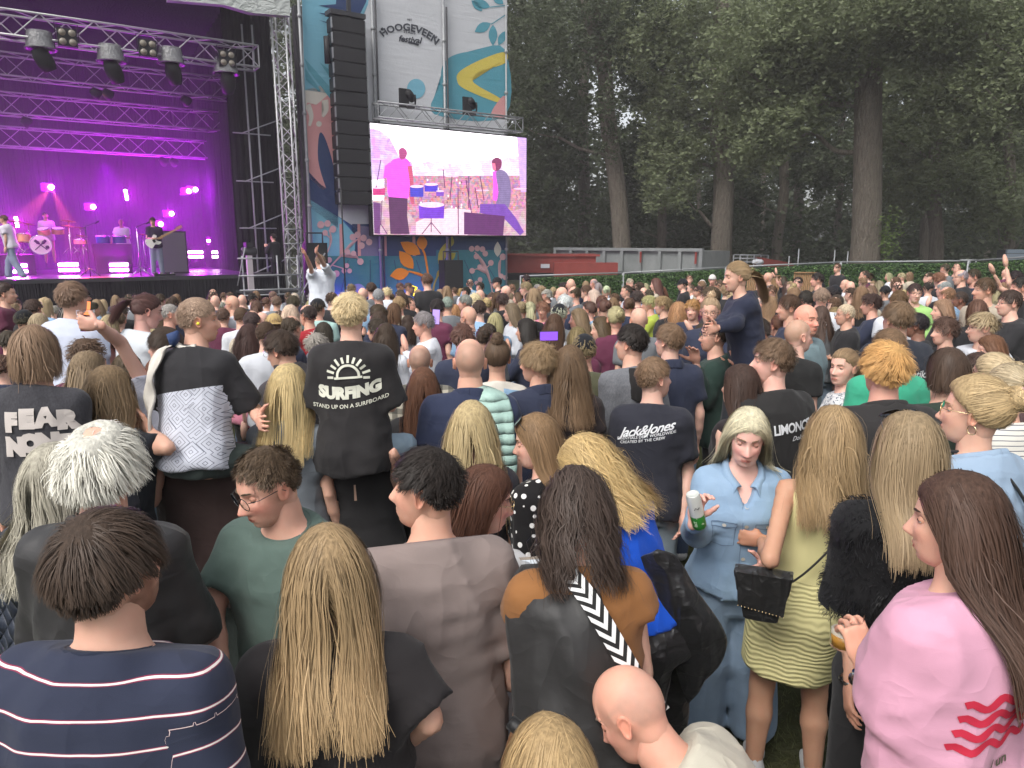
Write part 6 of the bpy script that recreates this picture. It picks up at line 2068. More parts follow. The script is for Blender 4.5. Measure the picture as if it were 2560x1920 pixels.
# ---- fence: mesh panels with ivy print sheets
def m_ivy(nt, b):
 n = noise(nt, 10, 4, dist=.5); n2 = noise(nt, 26, 2)
 c = mixc(nt, n, (.012, .03, .012), (.10, .20, .05))
 c = mixc(nt, mathn(nt, 'GREATER_THAN', n2, .60), c, (.20, .32, .12))
 L(nt, c, b.inputs['Base Color'])
M['ivy'] = mat('ivy_leaf', m_ivy, rough=.6)
FP = [(1300, 690, 26.5), (1558, 682, 26.9), (1815, 668, 27.0), (2102, 655, 27.2), (2425, 652, 25.0), (2760, 630, 21.0)]
def fence_pt(k):
 x, y, Y = FP[k]
 return at(x, y, Y)
FH = 1.95
for k in range(5):
 a, b = fence_pt(k), fence_pt(k + 1)
 FH = a[2] + 1.2; fb = b[2] - a[2]
 root = empty('ivy_fence', (a[0], a[1], -1.2), 0, ['ivy covered fence panel nearest the banner', 'second ivy covered fence panel, before the grey skip', 'ivy covered fence panel behind the girl on shoulders', 'ivy covered fence panel before the thick pale trunk', 'ivy covered fence panel at the right edge'][k], 'fence', 'ivy covered fence panels')
 o_ = np.array([a[0], a[1], 0])
 d = b - a; d[2] = 0
 Ln = np.linalg.norm(d); d /= Ln
 for e in (0.02, Ln - .02):
  MB().tube([d * e, d * e + [0, 0, FH + fb * e / Ln]], .03, 8).build('post', M['steel'], root, True)
 MB().tube([[0, 0, FH], d * Ln + [0, 0, FH + fb]], .028, 8).build('rail', M['steel'], root, True)
 MB().tube([[0, 0, .15], d * Ln + [0, 0, .15]], .02, 8).build('rail', M['steel'], root, True)
 nrm = np.array([d[1], -d[0], 0])
 Rf = np.stack([d, -nrm, [0, 0, 1]], 1)
 up_ = np.array([0, 0, 1.0]); A0, A1 = d * .05, d * (Ln - .05)
 MB().hexa([A0, A1, A1 - nrm * .02, A0 - nrm * .02, A0 + up_ * (FH - .06), A1 + up_ * (FH + fb - .06), A1 - nrm * .02 + up_ * (FH + fb - .06), A0 - nrm * .02 + up_ * (FH - .06)]).build('sheet', mat('ivy_backing%d' % k, rough=.9, color=(.02, .04, .018)), root)
 rr = np.random.default_rng(k + 70)
 n = 9000
 tx_ = rr.random(n)
 P = d[None] * (.05 + tx_ * (Ln - .1))[:, None] + np.array([0, 0, 1]) * (.3 + rr.random(n) * (FH + fb * tx_ - .38))[:, None] + nrm * (.02 + .05 * rr.random(n))[:, None]
 V, Q = leaf_cards(P, .045, k + 80)
 o = obj('ivy', mkmesh('ivy', V, Q, [M['ivy']], False), root); o['kind'] = 'stuff'
# clamp with two uprights at the joint
a = fence_pt(4)
FH = a[2]
r_ = empty('fence_gate_post', (a[0], a[1] - .1, 0), 0, 'pair of steel gate uprights joined at the top in the fence line', 'post')
for e in (-.12, .14): MB().tube([(e, 0, 0), (e, 0, FH + .02)], .03, 8).build('upright', M['steel'], r_, True)
MB().tube([(-.4, 0, FH + .02), (.4, 0, FH + .02)], .028, 8).build('bar', M['steel'], r_, True)
# reed screen
M['reed'] = mat('reed', lambda nt, b: L(nt, mixc(nt, noise(nt, 8, 3, stretch=(6, 6, .3)), (.12, .065, .03), (.34, .20, .10)), b.inputs['Base Color']), rough=.8)
for j, (xa, xb, yt) in enumerate(((1868, 1950, 690), (1985, 2040, 682))):
 a, b = at(xa, yt, 25.2), at(xb, yt, 25.2)
 r_ = empty('reed_screen', (a[0], a[1], 0), 0, ['brown reed screen standing before the ivy, right of the ponytail girl', 'shorter brown reed screen further right before the ivy'][j], 'screen', 'reed screens')
 w = b[0] - a[0]; h = a[2] + .8; r_.location.z = -.8
 n = max(4, int(w / .06))
 for i in range(n): MB().tube([(w * i / n + .03, 0, 0), (w * i / n + .03, 0, h - .03 + .02 * math.sin(i * 5))], .027, 6).build('cane', M['reed'], r_, True)
 MB().tube([(0, -.03, h), (w, -.03, h)], .035, 6).build('top_rail', M['reed'], r_, True)
# ---- skips behind the fence
def m_red(nt, b):
 n = noise(nt, 3, 5)
 L(nt, mixc(nt, n, (.16, .028, .024), (.27, .055, .045)), b.inputs['Base Color'])
M['redp'] = mat('red_paint', m_red, rough=.55)
M['greyp'] = mat('grey_container', lambda nt, b: L(nt, mixc(nt, noise(nt, 2, 6, stretch=(1, 1, .5)), (.13, .14, .14), (.27, .28, .28)), b.inputs['Base Color']), rough=.6)
p = at(1440, 660, 31)
rc_ = empty('red_container', (p[0], p[1], 0), 0, 'red waste container with sloping lid behind the banner edge', 'container')
def boxpx(x0, x1, y0, y1, Y, dep, name, mt, root, parent_off=None):
 a, b = at(x0, y1, Y), at(x1, y0, Y)
 z0, z1 = a[2], b[2]
 c = np.array([(a[0] + b[0]) / 2, Y + dep / 2, (z0 + z1) / 2]) - np.array(root.location)
 return MB().box(c, (b[0] - a[0], dep, z1 - z0)).build(name, mt, root)
boxpx(1180, 1490, 640, 682, 31.2, 2.2, 'body', M['redp'], rc_)
boxpx(1385, 1545, 657, 700, 30.6, .55, 'hopper', M['redp'], rc_)
a, b = at(1385, 640, 31.15), at(1545, 657, 31.15)
boxpx(1180, 1500, 636, 641, 31.1, 2.4, 'rim', M['redp'], rc_)
boxpx(1352, 1374, 660, 670, 31.1, .05, 'notice', PC['white'], rc_)
boxpx(1180, 1600, 683, 700, 30.9, 1.8, 'underframe', M['black'], rc_)
p = at(1650, 650, 33)
gc = empty('grey_skip', (p[0], p[1], 0), 0, 'long grey ribbed skip standing behind the ivy fence', 'container')
# receding side of the skip
A_, B_ = at(1390, 640, 38.0), at(1757, 640, 32.0)
dd = (B_ - A_); dd[2] = 0; Lg_ = np.linalg.norm(dd); dd /= Lg_
Rs = np.stack([dd, np.array([-dd[1], dd[0], 0]), [0, 0, 1]], 1)
c0 = np.array([A_[0], A_[1], 0]) - np.array(gc.location)
Hs = at(1757, 625, 32)[2]
MB().box(c0 + dd * Lg_ / 2 + [0, 0, Hs / 2] + Rs[:, 1] * 1.2, (Lg_, 2.4, Hs - .1), Rs).build('body', M['greyp'], gc)
MB().box(c0 + dd * Lg_ / 2 + [0, 0, Hs] - Rs[:, 1] * .06, (Lg_ + .1, .16, .14), Rs).build('rim', M['greyp'], gc)
for k in range(9):
 MB().box(c0 + dd * (Lg_ * (k + .02) / 8.05) + [0, 0, Hs / 2] - Rs[:, 1] * .07, (.16, .13, Hs - .15), Rs).build('rib', M['greyp'], gc)
for e in (.63, .97):
 MB().box(c0 + dd * Lg_ * e + [0, 0, Hs - .35] - Rs[:, 1] * .15, (.10, .02, .5), Rs).build('corner_mark', M['redp'], gc)
# stacked fence cage, white sack, small red trailer, slatted grey crate
p = at(1885, 650, 34); r_ = empty('wire_cage', (p[0], p[1], 0), 0, 'wire mesh cage trailer behind the fence', 'cage')
z0, z1 = p[2] - .1, at(1885, 638, 34)[2]
w = (at(1915, 650, 34) - at(1845, 650, 34))[0]
for x in (-w / 2, 0, w / 2):
 for y in (0, 1.0): MB().tube([(x, y, 0), (x, y, z1)], .03, 6).build('post', M['steel'], r_, True)
for z in (z1, (z0 + z1) / 2, z0):
 for y in (0, 1.0): MB().tube([(-w / 2, y, z), (w / 2, y, z)], .025, 6).build('rail', M['steel'], r_, True)
mb = MB()
for i in range(18): mb.tube([(-w / 2 + w * i / 17, 0, z0), (-w / 2 + w * i / 17, 0, z1)], .006, 4, False)
o = mb.build('mesh', M['steel'], r_); o['kind'] = 'stuff'
p = at(1895, 655, 32.6); r_ = empty('white_sack', p * [1, 1, 0], 0, 'crumpled white sack lying on the cage trailer', 'sack')
V, F = ico(3)
V = V * [.24, .2, .13] * (1 + .25 * vnoise(V, .4, 2))[:, None] + [0, 0, p[2]]
obj('sack', mkmesh('sack', V, F, [PC['white']], True), r_)
MB().box((0, 0, (p[2] - .2) / 2), (.9, .5, p[2] - .2)).build('support', M['dkgrey'], r_)
p = at(1945, 652, 33.4); r_ = empty('red_cover', p * [1, 1, 0], 0, 'small dark red cover beside the wire cage', 'cover')
MB().hexa([(-.75, 0, 0), (.75, 0, 0), (.75, .9, 0), (-.75, .9, 0), (-.75, 0, p[2] + .15), (.75, 0, p[2] - .12), (.75, .9, p[2] - .12), (-.75, .9, p[2] + .15)]).build('cover', M['redp'], r_)
p = at(1775, 660, 34.5); r_ = empty('grey_crate', p * [1, 1, 0], 0, 'slatted grey crate at the right end of the grey skip', 'crate')
zc = at(1775, 640, 34.5)[2]
for k in range(7): MB().box((0, 0, zc - .1 - .14 * k), (.55, .4, .10)).build('slat', M['greyp'], r_)
MB().box((0, .05, zc / 2), (.5, .25, zc - .1)).build('core', M['dkgrey'], r_)
p = at(2545, 640, 30); r_ = empty('blue_grey_shed', p * [1, 1, 0], 0, 'blue grey slatted shed wall at the right edge beyond the fence', 'shed')
zc = at(2545, 622, 30)[2]
for k in range(8): MB().box((.5, 0, zc - .1 - .17 * k), (2.0, .10, .15)).build('board', mat('shed%d' % k, rough=.7, color=(.22 + .01 * k, .27, .32)), r_)
MB().box((.5, .4, zc / 2), (1.9, .5, zc - .1)).build('body', M['dkgrey'], r_)
for k, (x, y0) in enumerate(((1995, 622), (2085, 625), (2118, 628), (1972, 640), (1690 + 800, 600))):
 p = at(x, 655, 29.5)
 if k == 4: continue
 r_ = empty('thin_post', p * [1, 1, 0], 0, ['thin pale stake, second from the left behind the fence', 'tall thin stake left of the thick trunk', 'thin stake touching the left of the thick trunk', 'short stake right of the red cover'][k], 'stake', 'thin stakes beyond the fence')
 MB().tube([(0, 0, 0), (0, 0, at(x, y0, 29.5)[2])], .022, 6).build('stake', M['steel'], r_, True)
hz = bpy.data.materials.new('haze_air'); hz.use_nodes = True
hz.node_tree.nodes.remove(hz.node_tree.nodes['Principled BSDF'])
hv = hz.node_tree.nodes.new('ShaderNodeVolumePrincipled')
hv.inputs['Color'].default_value = (.9, .9, .88, 1)
hv.inputs['Density'].default_value = .0015
L(hz.node_tree, hv.outputs[0], hz.node_tree.nodes['Material Output'].inputs['Volume'])
o = MB().box((0, 40, 9), (170, 110, 24)).build('haze', hz)
o['kind'] = 'stuff'
# ------------------------------------------------------------------ fabrics with a pattern
def band(nt, v, period, lo, hi, off=0.0):
 f = mathn(nt, 'FRACT', mathn(nt, 'ADD', mathn(nt, 'MULTIPLY', v, 1.0 / period), off))
 a = mathn(nt, 'GREATER_THAN', f, lo)
 b = mathn(nt, 'LESS_THAN', f, hi)
 return mathn(nt, 'MULTIPLY', a, b)
def stripe_of(nt):
 m = mathn(nt, 'GREATER_THAN', attr(nt, 'slm'), .5)
 a = mathn(nt, 'MULTIPLY', attr(nt, 'slv'), m)
 b = mathn(nt, 'MULTIPLY', attr(nt, 'stripe'), mathn(nt, 'SUBTRACT', 1.0, m))
 return mathn(nt, 'ADD', a, b)
def pat_striped(nt, c):
 wob = mathn(nt, 'MULTIPLY', noise(nt, 7, 2), .006)
 st = mathn(nt, 'ADD', stripe_of(nt), wob)
 c = mixc(nt, band(nt, st, .060, .44, .56), c, (.22, .03, .07))
 return mixc(nt, band(nt, st, .060, .47, .53), c, (.80, .74, .70))
def pat_breton(nt, c):
 return mixc(nt, band(nt, stripe_of(nt), .022, .3, .46), c, (.05, .06, .10))
def pat_vert(nt, c):
 return mixc(nt, band(nt, attr(nt, 'tu'), .030, .3, .46), c, (.75, .75, .75))
def pat_fine(nt, c):
 return mixc(nt, band(nt, mathn(nt, 'ADD', attr(nt, 'tu'), stripe_of(nt)), .008, .3, .55), c, (.22, .24, .34))
def pat_plaid(nt, c):
 a = band(nt, attr(nt, 'tu'), .075, .5, 1.0)
 b = band(nt, attr(nt, 'tw'), .075, .5, 1.0)
 c = mixc(nt, mathn(nt, 'MULTIPLY', a, .6), c, (.02, .02, .02))
 return mixc(nt, mathn(nt, 'MULTIPLY', b, .6), c, (.02, .02, .02))
def uv_of(nt, sx=1, sz=1):
 cx = nt.nodes.new('ShaderNodeCombineXYZ')
 L(nt, mathn(nt, 'MULTIPLY', attr(nt, 'tu'), sx), cx.inputs[0])
 L(nt, mathn(nt, 'MULTIPLY', attr(nt, 'tw'), sz), cx.inputs[1])
 return cx.outputs[0]
def pat_dots(nt, c):
 v = nt.nodes.new('ShaderNodeTexVoronoi'); v.inputs['Scale'].default_value = 26; v.inputs['Randomness'].default_value = .45
 tc = nt.nodes.new('ShaderNodeTexCoord'); L(nt, tc.outputs['Object'], v.inputs['Vector'])
 return mixc(nt, mathn(nt, 'LESS_THAN', v.outputs['Distance'], .30), c, (.75, .74, .72))
def pat_leopard(nt, c):
 n1 = noise(nt, 55, 2, dist=1.2)
 c = mixc(nt, mathn(nt, 'GREATER_THAN', n1, .52), c, (.02, .015, .012))
 return c
def pat_floral(nt, c):
 n1 = noise(nt, 60, 2, dist=.8)
 return mixc(nt, mathn(nt, 'GREATER_THAN', n1, .56), c, (.10, .12, .16))
def pat_green(nt, c):
 n1 = noise(nt, 22, 2, dist=.8)
 return mixc(nt, mathn(nt, 'GREATER_THAN', n1, .55), c, (.05, .50, .15))
def pat_maze(nt, c):
 """white cloth with thin angular maze lines, black yoke above"""
 cells = nt.nodes.new('ShaderNodeTexVoronoi'); cells.feature = 'F1'; cells.distance = 'CHEBYCHEV' if False else 'MANHATTAN'
 cells.inputs['Scale'].default_value = 11
 cells.voronoi_dimensions = '2D'
 u = uv_of(nt)
 L(nt, u, cells.inputs['Vector'])
 f = mathn(nt, 'FRACT', mathn(nt, 'MULTIPLY', cells.outputs['Distance'], 4.2))
 ln = mathn(nt, 'MULTIPLY', mathn(nt, 'GREATER_THAN', f, .42), mathn(nt, 'LESS_THAN', f, .56))
 w = mixc(nt, ln, (.60, .62, .70), (.06, .07, .11))
 yoke = mathn(nt, 'ADD', attr(nt, 'tw'), mathn(nt, 'MULTIPLY', attr(nt, 'tu'), -.18))
 up = mathn(nt, 'GREATER_THAN', yoke, .37)
 up2 = mathn(nt, 'GREATER_THAN', attr(nt, 'slm'), .5)
 return mixc(nt, mathn(nt, 'MAXIMUM', up, up2), w, c)
def pat_heather(nt, c):
 return mixc(nt, noise(nt, 160, 3, stretch=(1, 1, .5)), mixc(nt, 1, c, (.5, .5, .5), 'MULTIPLY'), mixc(nt, 1, c, (1.5, 1.5, 1.5), 'MULTIPLY'))
def pat_denim(nt, c):
 n1 = noise(nt, 7, 4)
 c = mixc(nt, mathn(nt, 'MULTIPLY', n1, .8), mixc(nt, 1, c, (.72, .78, .84), 'MULTIPLY'), mixc(nt, 1, c, (1.25, 1.2, 1.15), 'MULTIPLY'))
 n2 = noise(nt, 500, 1, stretch=(1, 1, .2))
 return mixc(nt, mathn(nt, 'MULTIPLY', n2, .4), c, mixc(nt, 1, c, (.7, .75, .8), 'MULTIPLY'))
for k, p, kw in (('striped', pat_striped, {}), ('breton', pat_breton, {}), ('vert', pat_vert, {}), ('fine', pat_fine, {}), ('plaid', pat_plaid, {}), ('dots', pat_dots, {}), ('leopard', pat_leopard, {}),
     ('floral', pat_floral, {}), ('greenflower', pat_green, {}), ('maze', pat_maze, {}), ('heather', pat_heather, {}), ('denim', pat_denim, dict(wr=.45, weave=500))):
 M[k] = cloth_mat('cloth_' + k, p, **kw)
M['leather'] = cloth_mat('leather', None, rough=.30, wr=.8, spec=.5, wscale=9)
M['satin'] = cloth_mat('satin', None, rough=.45, wr=.6, spec=.35)
def m_quilt(nt, b):
 a = mathn(nt, 'ABSOLUTE', mathn(nt, 'SINE', mathn(nt, 'MULTIPLY', mathn(nt, 'ADD', attr(nt, 'tu'), attr(nt, 'tw')), 42)))
 c = mathn(nt, 'ABSOLUTE', mathn(nt, 'SINE', mathn(nt, 'MULTIPLY', mathn(nt, 'SUBTRACT', attr(nt, 'tu'), attr(nt, 'tw')), 42)))
 h = mathn(nt, 'POWER', mathn(nt, 'MULTIPLY', a, c), .35)
 L(nt, objcol(nt), b.inputs['Base Color'])
 n = bump(nt, b, h, .9, .02)
 bump(nt, b, noise(nt, 30, 3, dist=1.5), .4, .01, n)
M['quilt'] = mat('quilted_nylon', m_quilt, rough=.45, spec=.4)
def m_puff(nt, b):
 a = mathn(nt, 'ABSOLUTE', mathn(nt, 'SINE', mathn(nt, 'MULTIPLY', attr(nt, 'tw'), 62)))
 L(nt, objcol(nt), b.inputs['Base Color'])
 n = bump(nt, b, mathn(nt, 'POWER', a, .5), .9, .02)
 bump(nt, b, noise(nt, 26, 3, dist=1.5), .4, .01, n)
M['puffer'] = mat('puffer_nylon', m_puff, rough=.5, spec=.3)
def m_ruched(nt, b):
 w = attr(nt, 'tw')
 nz = noise(nt, 5, 2)
 ph = mathn(nt, 'ADD', mathn(nt, 'MULTIPLY', w, 300), mathn(nt, 'MULTIPLY', nz, 40))
 s_ = mathn(nt, 'SINE', ph)
 k = mathn(nt, 'LESS_THAN', w, .17)
 h = mathn(nt, 'MULTIPLY', s_, k)
 c = mixc(nt, noise(nt, 4, 3), objcol(nt), mixc(nt, 1, objcol(nt), (.85, .85, .8), 'MULTIPLY'))
 L(nt, c, b.inputs['Base Color'])
 n = bump(nt, b, h, .55, .0028)
 bump(nt, b, noise(nt, 6, 3, stretch=(1, 1, .5)), .4, .02, n)
M['ruched'] = mat('ruched_jersey', m_ruched, rough=.7, spec=.2)
# ------------------------------------------------------------------ prints laid on the cloth
def ray_bvh(o):
 me = o.data
 V = np.empty(len(me.vertices) * 3, np.float32); me.vertices.foreach_get('co', V)
 V = V.reshape(-1, 3)
 F = [tuple(p.vertices) for p in me.polygons]
 return V, BVHTree.FromPolygons([tuple(map(float, v)) for v in V], F)
def decal(res, g, V2, F, cu, cw, col, name='print', side=-1, rot_=0, lift=.0035, fuzzy=False):
 """V2 (x,y metres) laid on garment g at torso coordinates (cu, cw); side -1 = back, +1 = chest"""
 bm = bmesh.new()
 vs = [bm.verts.new((float(a), float(b), 0)) for a, b in V2]
 for f in F:
  try: bm.faces.new([vs[i] for i in f])
  except Exception: pass
 for _ in range(2):
  le = [e for e in bm.edges if e.calc_length() > .014]
  if not le: break
  bmesh.ops.subdivide_edges(bm, edges=le, cuts=1)
  bmesh.ops.triangulate(bm, faces=bm.faces[:])
 V2 = np.array([v.co[:2] for v in bm.verts]); F = np.array([[v.index for v in f.verts] for f in bm.faces])
 bm.free()
 c, s_ = math.cos(rad(rot_)), math.sin(rad(rot_))
 V2 = V2 @ np.array([[c, s_], [-s_, c]])
 if '_bvh' not in res or res['_bvho'] is not g:
  res['_bvh'] = ray_bvh(g)[1]; res['_bvho'] = g
 bv = res['_bvh']
 Rl = res['RZ'].T @ res['RB']
 dr = Vector(Rl @ np.array([0, -side, 0]))
 out = []
 sx = 1 if side < 0 else -1
 for x, y in V2:
  p = res['W2L'](res['T2W']((cu + sx * x / res['s'], .6 * side, cw + y / res['s'])))
  h = bv.ray_cast(Vector(p), dr, 2.0)
  q = h[0] if h[0] is not None else Vector(p) + dr * .45 * res['s']
  out.append(np.array(q) - np.array(dr) * lift)
 o = obj(name, mkmesh(name, np.array(out), F, [mat('print_ink', rough=.8, color=col, spec=.1)], True), res['O'])
 return o
def text2(txt, h, bold=0.0, shear=0.0, space=1.0, sx=1.0):
 V, F = text_mesh(txt, bold, shear, space)
 V = V[:, :2] / .7 * h
 V[:, 0] *= sx
 return V, F
def poly2(pts):
 bm = bmesh.new()
 bm.faces.new([bm.verts.new((p[0], p[1], 0)) for p in pts])
 bmesh.ops.triangulate(bm, faces=bm.faces[:])
 V = np.array([v.co[:2] for v in bm.verts]); F = np.array([[v.index for v in f.verts] for f in bm.faces])
 bm.free()
 return V, F
def merge2(L_):
 Vs, Fs, k = [], [], 0
 for V, F in L_:
  Vs.append(V); Fs.append(F + k); k += len(V)
 return np.concatenate(Vs), np.concatenate(Fs)
def stroke2(pts, w, n=4):
 P = spline(pts, n, False)
 d = np.gradient(P, axis=0); d /= np.linalg.norm(d, axis=1)[:, None] + 1e-9
 nn = np.c_[-d[:, 1], d[:, 0]]
 V = np.concatenate([P + nn * w / 2, P - nn * w / 2]); k = len(P)
 F = []
 for i in range(k - 1): F += [[i, i + 1, k + i + 1], [i, k + i + 1, k + i]]
 return V, np.array(F)
def strap(res, pts, r, mt, name='strap', col=None):
 """pts in the torso frame"""
 P = [res['W2L'](res['T2W'](p)) for p in pts]
 o = MB().tube(spline(P, 5, False), r, 6).build(name, mt, res['O'], True)
 if col: o.color = (*col, 1)
 return o
def collar_ring(res, col, mt=None, r=.0048):
 """ribbed neckline"""
 pts = []
 for k in range(25):
  a = 2 * math.pi * k / 24
  u, v = math.cos(a) * .078, math.sin(a) * .075 - .012
  pts.append((u, v, .585 - .30 * (v + .01)))
 P = [res['W2L'](res['T2W'](p)) for p in pts]
 o = MB().tube(P, r * res['s'], 6, False).build('collar', mt or M['cloth'], res['O'], True)
 o.color = (*col, 1)
# hair colours
BLK, DBR, BRN, LBR, DBL, BLD, PLT, GRY, WHT, GNG, AUB = ((.028, .022, .019), (.060, .040, .029), (.10, .060, .038), (.20, .125, .075), (.27, .19, .115), (.42, .32, .19), (.56, .50, .37),
               (.30, .28, .26), (.68, .66, .58), (.42, .22, .09), (.15, .07, .04))
NAVY, BLACK, WHITE = (.032, .038, .066), (.026, .025, .026), (.70, .71, .74)
JEANS, LJEANS = (.07, .10, .17), (.30, .38, .48)
SK2, SK3 = (.66, .42, .32), (.70, .47, .38)
G1 = 'crowd in the front rows of the picture'
def hang_cloth(res, name, P, mt, col, thick=.012, seed=0, amp=.01, world=False):
 """P grid (rows x cols x 3) in the torso frame -> thick cloth"""
 P = np.array(P, float)
 r_, c_ = P.shape[:2]
 def refine(A, ax):
  A = np.moveaxis(A, ax, 0)
  sp_ = spline(A.reshape(len(A), -1), 6, False).reshape(-1, *A.shape[1:])
  return np.moveaxis(sp_, 0, ax)
 G = refine(refine(P, 0), 1)
 R_, C_ = G.shape[:2]
 W = res['W2L'](G.reshape(-1, 3) if world else np.array([res['T2W'](p) for p in G.reshape(-1, 3)])).reshape(R_, C_, 3)
 W = W + amp * vnoise(W * [1, 1, .5], .05, seed)[..., None] * np.array([.3, 1, 0])
 du = np.gradient(W, axis=0); dv_ = np.gradient(W, axis=1)
 nn = unit_rows(np.cross(du, dv_))
 A, B = (W + nn * thick / 2).reshape(-1, 3), (W - nn * thick / 2).reshape(-1, 3)
 k = R_ * C_
 I = np.arange(k).reshape(R_, C_)
 q = np.stack([I[:-1, :-1], I[1:, :-1], I[1:, 1:], I[:-1, 1:]], -1).reshape(-1, 4)
 qs = [q, q[:, ::-1] + k]
 for e in (I[0], I[-1][::-1], I[:, 0][::-1], I[:, -1]):
  qs.append(np.stack([e[:-1], e[1:], e[1:] + k, e[:-1] + k], 1))
 V = np.concatenate([A, B])
 tw = np.tile(G[..., 2].ravel(), 2); tu = np.tile(G[..., 0].ravel(), 2)
 o = obj(name, mkmesh(name, V, np.concatenate(qs), [mt], True, {'tw': tw, 'tu': tu}), res['O'])
 o.color = (*col, 1)
 return o
# ---- the people nearest the camera
h = person(278, 1420, 1.33, 1.0, yaw=-4, hy=-24, lean=6, top=dict(col=NAVY, mat=M['striped'], loose=.024, sleeve=.72, sw=.03), bottom=dict(col=JEANS), hair=dict(kind='short', len=.075, thick=.012, fade=.45, n=4200, w=.0024, mess=.08, cmess=.12, lift=.06, grav=.8, lock=.4, nape=-.12),
   haircol=DBR, face=dict(beard=.8, beardcol=(.14, .09, .07)), arms=('down', 'down'), detail=3, seed=101, skin=SK2, label='bearded man with dark brown hair in navy tee with thin white and maroon stripes', build=1.08)
collar_ring(h, (.02, .025, .045), r=.007)
h = person(257, 1165, 1.95, 1.0, yaw=4, hy=2, lean=8, top=dict(col=BLACK, kind='long', mat=M['satin'], collar=True), bottom=dict(col=(.03, .04, .08), mat=M['floral']), hair=dict(kind='short', overear=True, len=.085, thick=.024, fade=1.3, n=3600, w=.003, curl=.004, freq=10, mess=.15, lift=.12, crown=.985, bald=0, nape=-.1, grav=.9),
   haircol=WHT, skin=(.72, .44, .34), arms=('cross', 'cross'), detail=3, seed=102, label='white haired person with a pink bald spot in a black long sleeved top')
person(146, 1200, 2.2, .94, yaw=-12, hy=-10, sex='f', lean=6, top=dict(col=(.022, .028, .045), kind='long', mat=M['quilt'], loose=.04, bottom=-.16, fold=.004), bottom=dict(col=JEANS), hair=dict(kind='wavy', len=.40, thick=.022, curl=.010, freq=5, n=2600), haircol=(.44, .41, .33),
  arms=('down', 'cross'), detail=3, seed=103, label='woman with long grey blonde hair in a navy quilted jacket, leftmost behind the striped man')
h = person(91, 884, 2.75, .84, yaw=3, hy=8, lean=5, sit=True, top=dict(col=(.050, .049, .056), kind='long', mat=M['heather'], loose=.036, fold=.010, cuff=.9, bottom=-.04), build=.85, bottom=dict(col=(.05, .05, .06)), hair=dict(kind='bob', len=.125, thick=.022, n=2600, w=.0034, front=.35, nape=.10, lock=.35, tipt=-.1, hl=.35),
   haircol=(.26, .17, .11), arms=('down', 'down'), detail=3, seed=104, skin=SK2, label='child with bowl cut on shoulders in a charcoal jumper reading FEAR NONE')
for txt, xs, y0 in (('FEAR', (-.078, -.028, .030, .084), .045), ('NONE', (-.070, -.020, .030, .078), -.065)):
 for ch, x, dy in zip(txt, xs, (-.004, .010, .012, .0)):
  V, F = text2(ch, .060, .11, 0)
  decal(h, h['top'], V + [x * 1.12, 0], F, .06, .375 + y0 + dy, (.55, .50, .47), 'lettering', rot_=(0 if ch != 'A' else 4), lift=.006)
person(40, 1150, 3.05, 1.0, yaw=0, top=dict(col=(.10, .085, .085)), bottom=dict(col=BLACK), hair=dict(kind='short'), haircol=DBR, arms=('up2', 'up2'), detail=2, seed=105, label='man in a brown grey tee carrying the child with bowl cut')
h = person(498, 800, 3.15, .82, yaw=-12, hy=-62, hp=4, lean=9, sit=True, top=dict(col=(.032, .031, .034), mat=M['maze'], loose=.028, fold=.009, bottom=-.05, sleeve=.85), bottom=dict(col=(.05, .065, .06), loose=.03), hair=dict(kind='short', len=.016, thick=.004, fade=.6, n=3600, w=.0026, lift=.25), haircol=(.36, .25, .18),
   arms=('front', [(640, 1030, 3.15), (648, 1050, 2.95)]), detail=3, seed=106, skin=SK2, build=1.0, label='boy with shaved sides on shoulders in black and white maze patterned tee', face=dict(nose=.8))
V, Q = uvsphere((.078, -.012, -.012), .009, 10, 8)
obj('ear_plug', mkmesh('ear_plug', h['W2L'](h['toH'](V)), Q, [mat('yellow_foam', rough=.8, color=(.8, .75, .08))], True), h['O'])
# white cloth tied at the neck, hanging down the left side
hang_cloth(h, 'neck_cloth', [[(-.05, -.09, .61), (-.07, -.11, .60), (-.09, -.08, .60)], [(-.09, -.14, .555), (-.13, -.15, .55), (-.17, -.11, .55)], [(-.12, -.165, .42), (-.17, -.17, .41), (-.22, -.12, .42)], [(-.13, -.16, .26), (-.18, -.165, .25), (-.225, -.12, .27)], [(-.15, -.16, .12), (-.165, -.162, .09), (-.18, -.15, .13)]], PC['cream'], (1, 1, 1), .012, 7, .03)
W = [h['W2L'](h['T2W'](p)) for p in [(-.08, -.07, .62), (-.04, -.085, .60), (0, -.09, .592), (.05, -.075, .60)]]
MB().tube(spline(W, 4, False), .014, 7).build('neck_cloth', PC['cream'], h['O'], True)
W = [h['W2L'](h['T2W'](p)) for p in [(-.07, -.10, .60), (-.06, -.11, .65), (-.04, -.10, .68)]]
MB().tube(W, [.012, .03, .006], 6).build('bow_end', PC['navy'], h['O'], True)
h = person(515, 1005, 3.28, 1.18, yaw=-2, lean=2, top=dict(col=(.058, .036, .033), fold=.005, sleeve=.72, sw=.03), bottom=dict(col=(.035, .045, .04), loose=.03), hair=dict(kind='buzz'), haircol=DBR, arms=([(372, 1250, 3.1), (400, 1130, 3.05)], 'front'), hands=False,
   detail=2, seed=107, skin=SK2, build=1.12, label='broad man in a dark brown tee carrying the boy in patterned tee')
tt_ = [h['A'][0][0] * (1 - t) + h['A'][0][1] * t + h['RB'] @ np.array([-.047 + .008 * math.sin(t * 30), -.012, 0]) for t in np.linspace(.78, .98, 10)]
MB().tube([h['W2L'](p) for p in tt_], .004, 5).build('tattoo', mat('tattoo_ink', rough=.7, color=(.10, .07, .07)), h['O'], True)
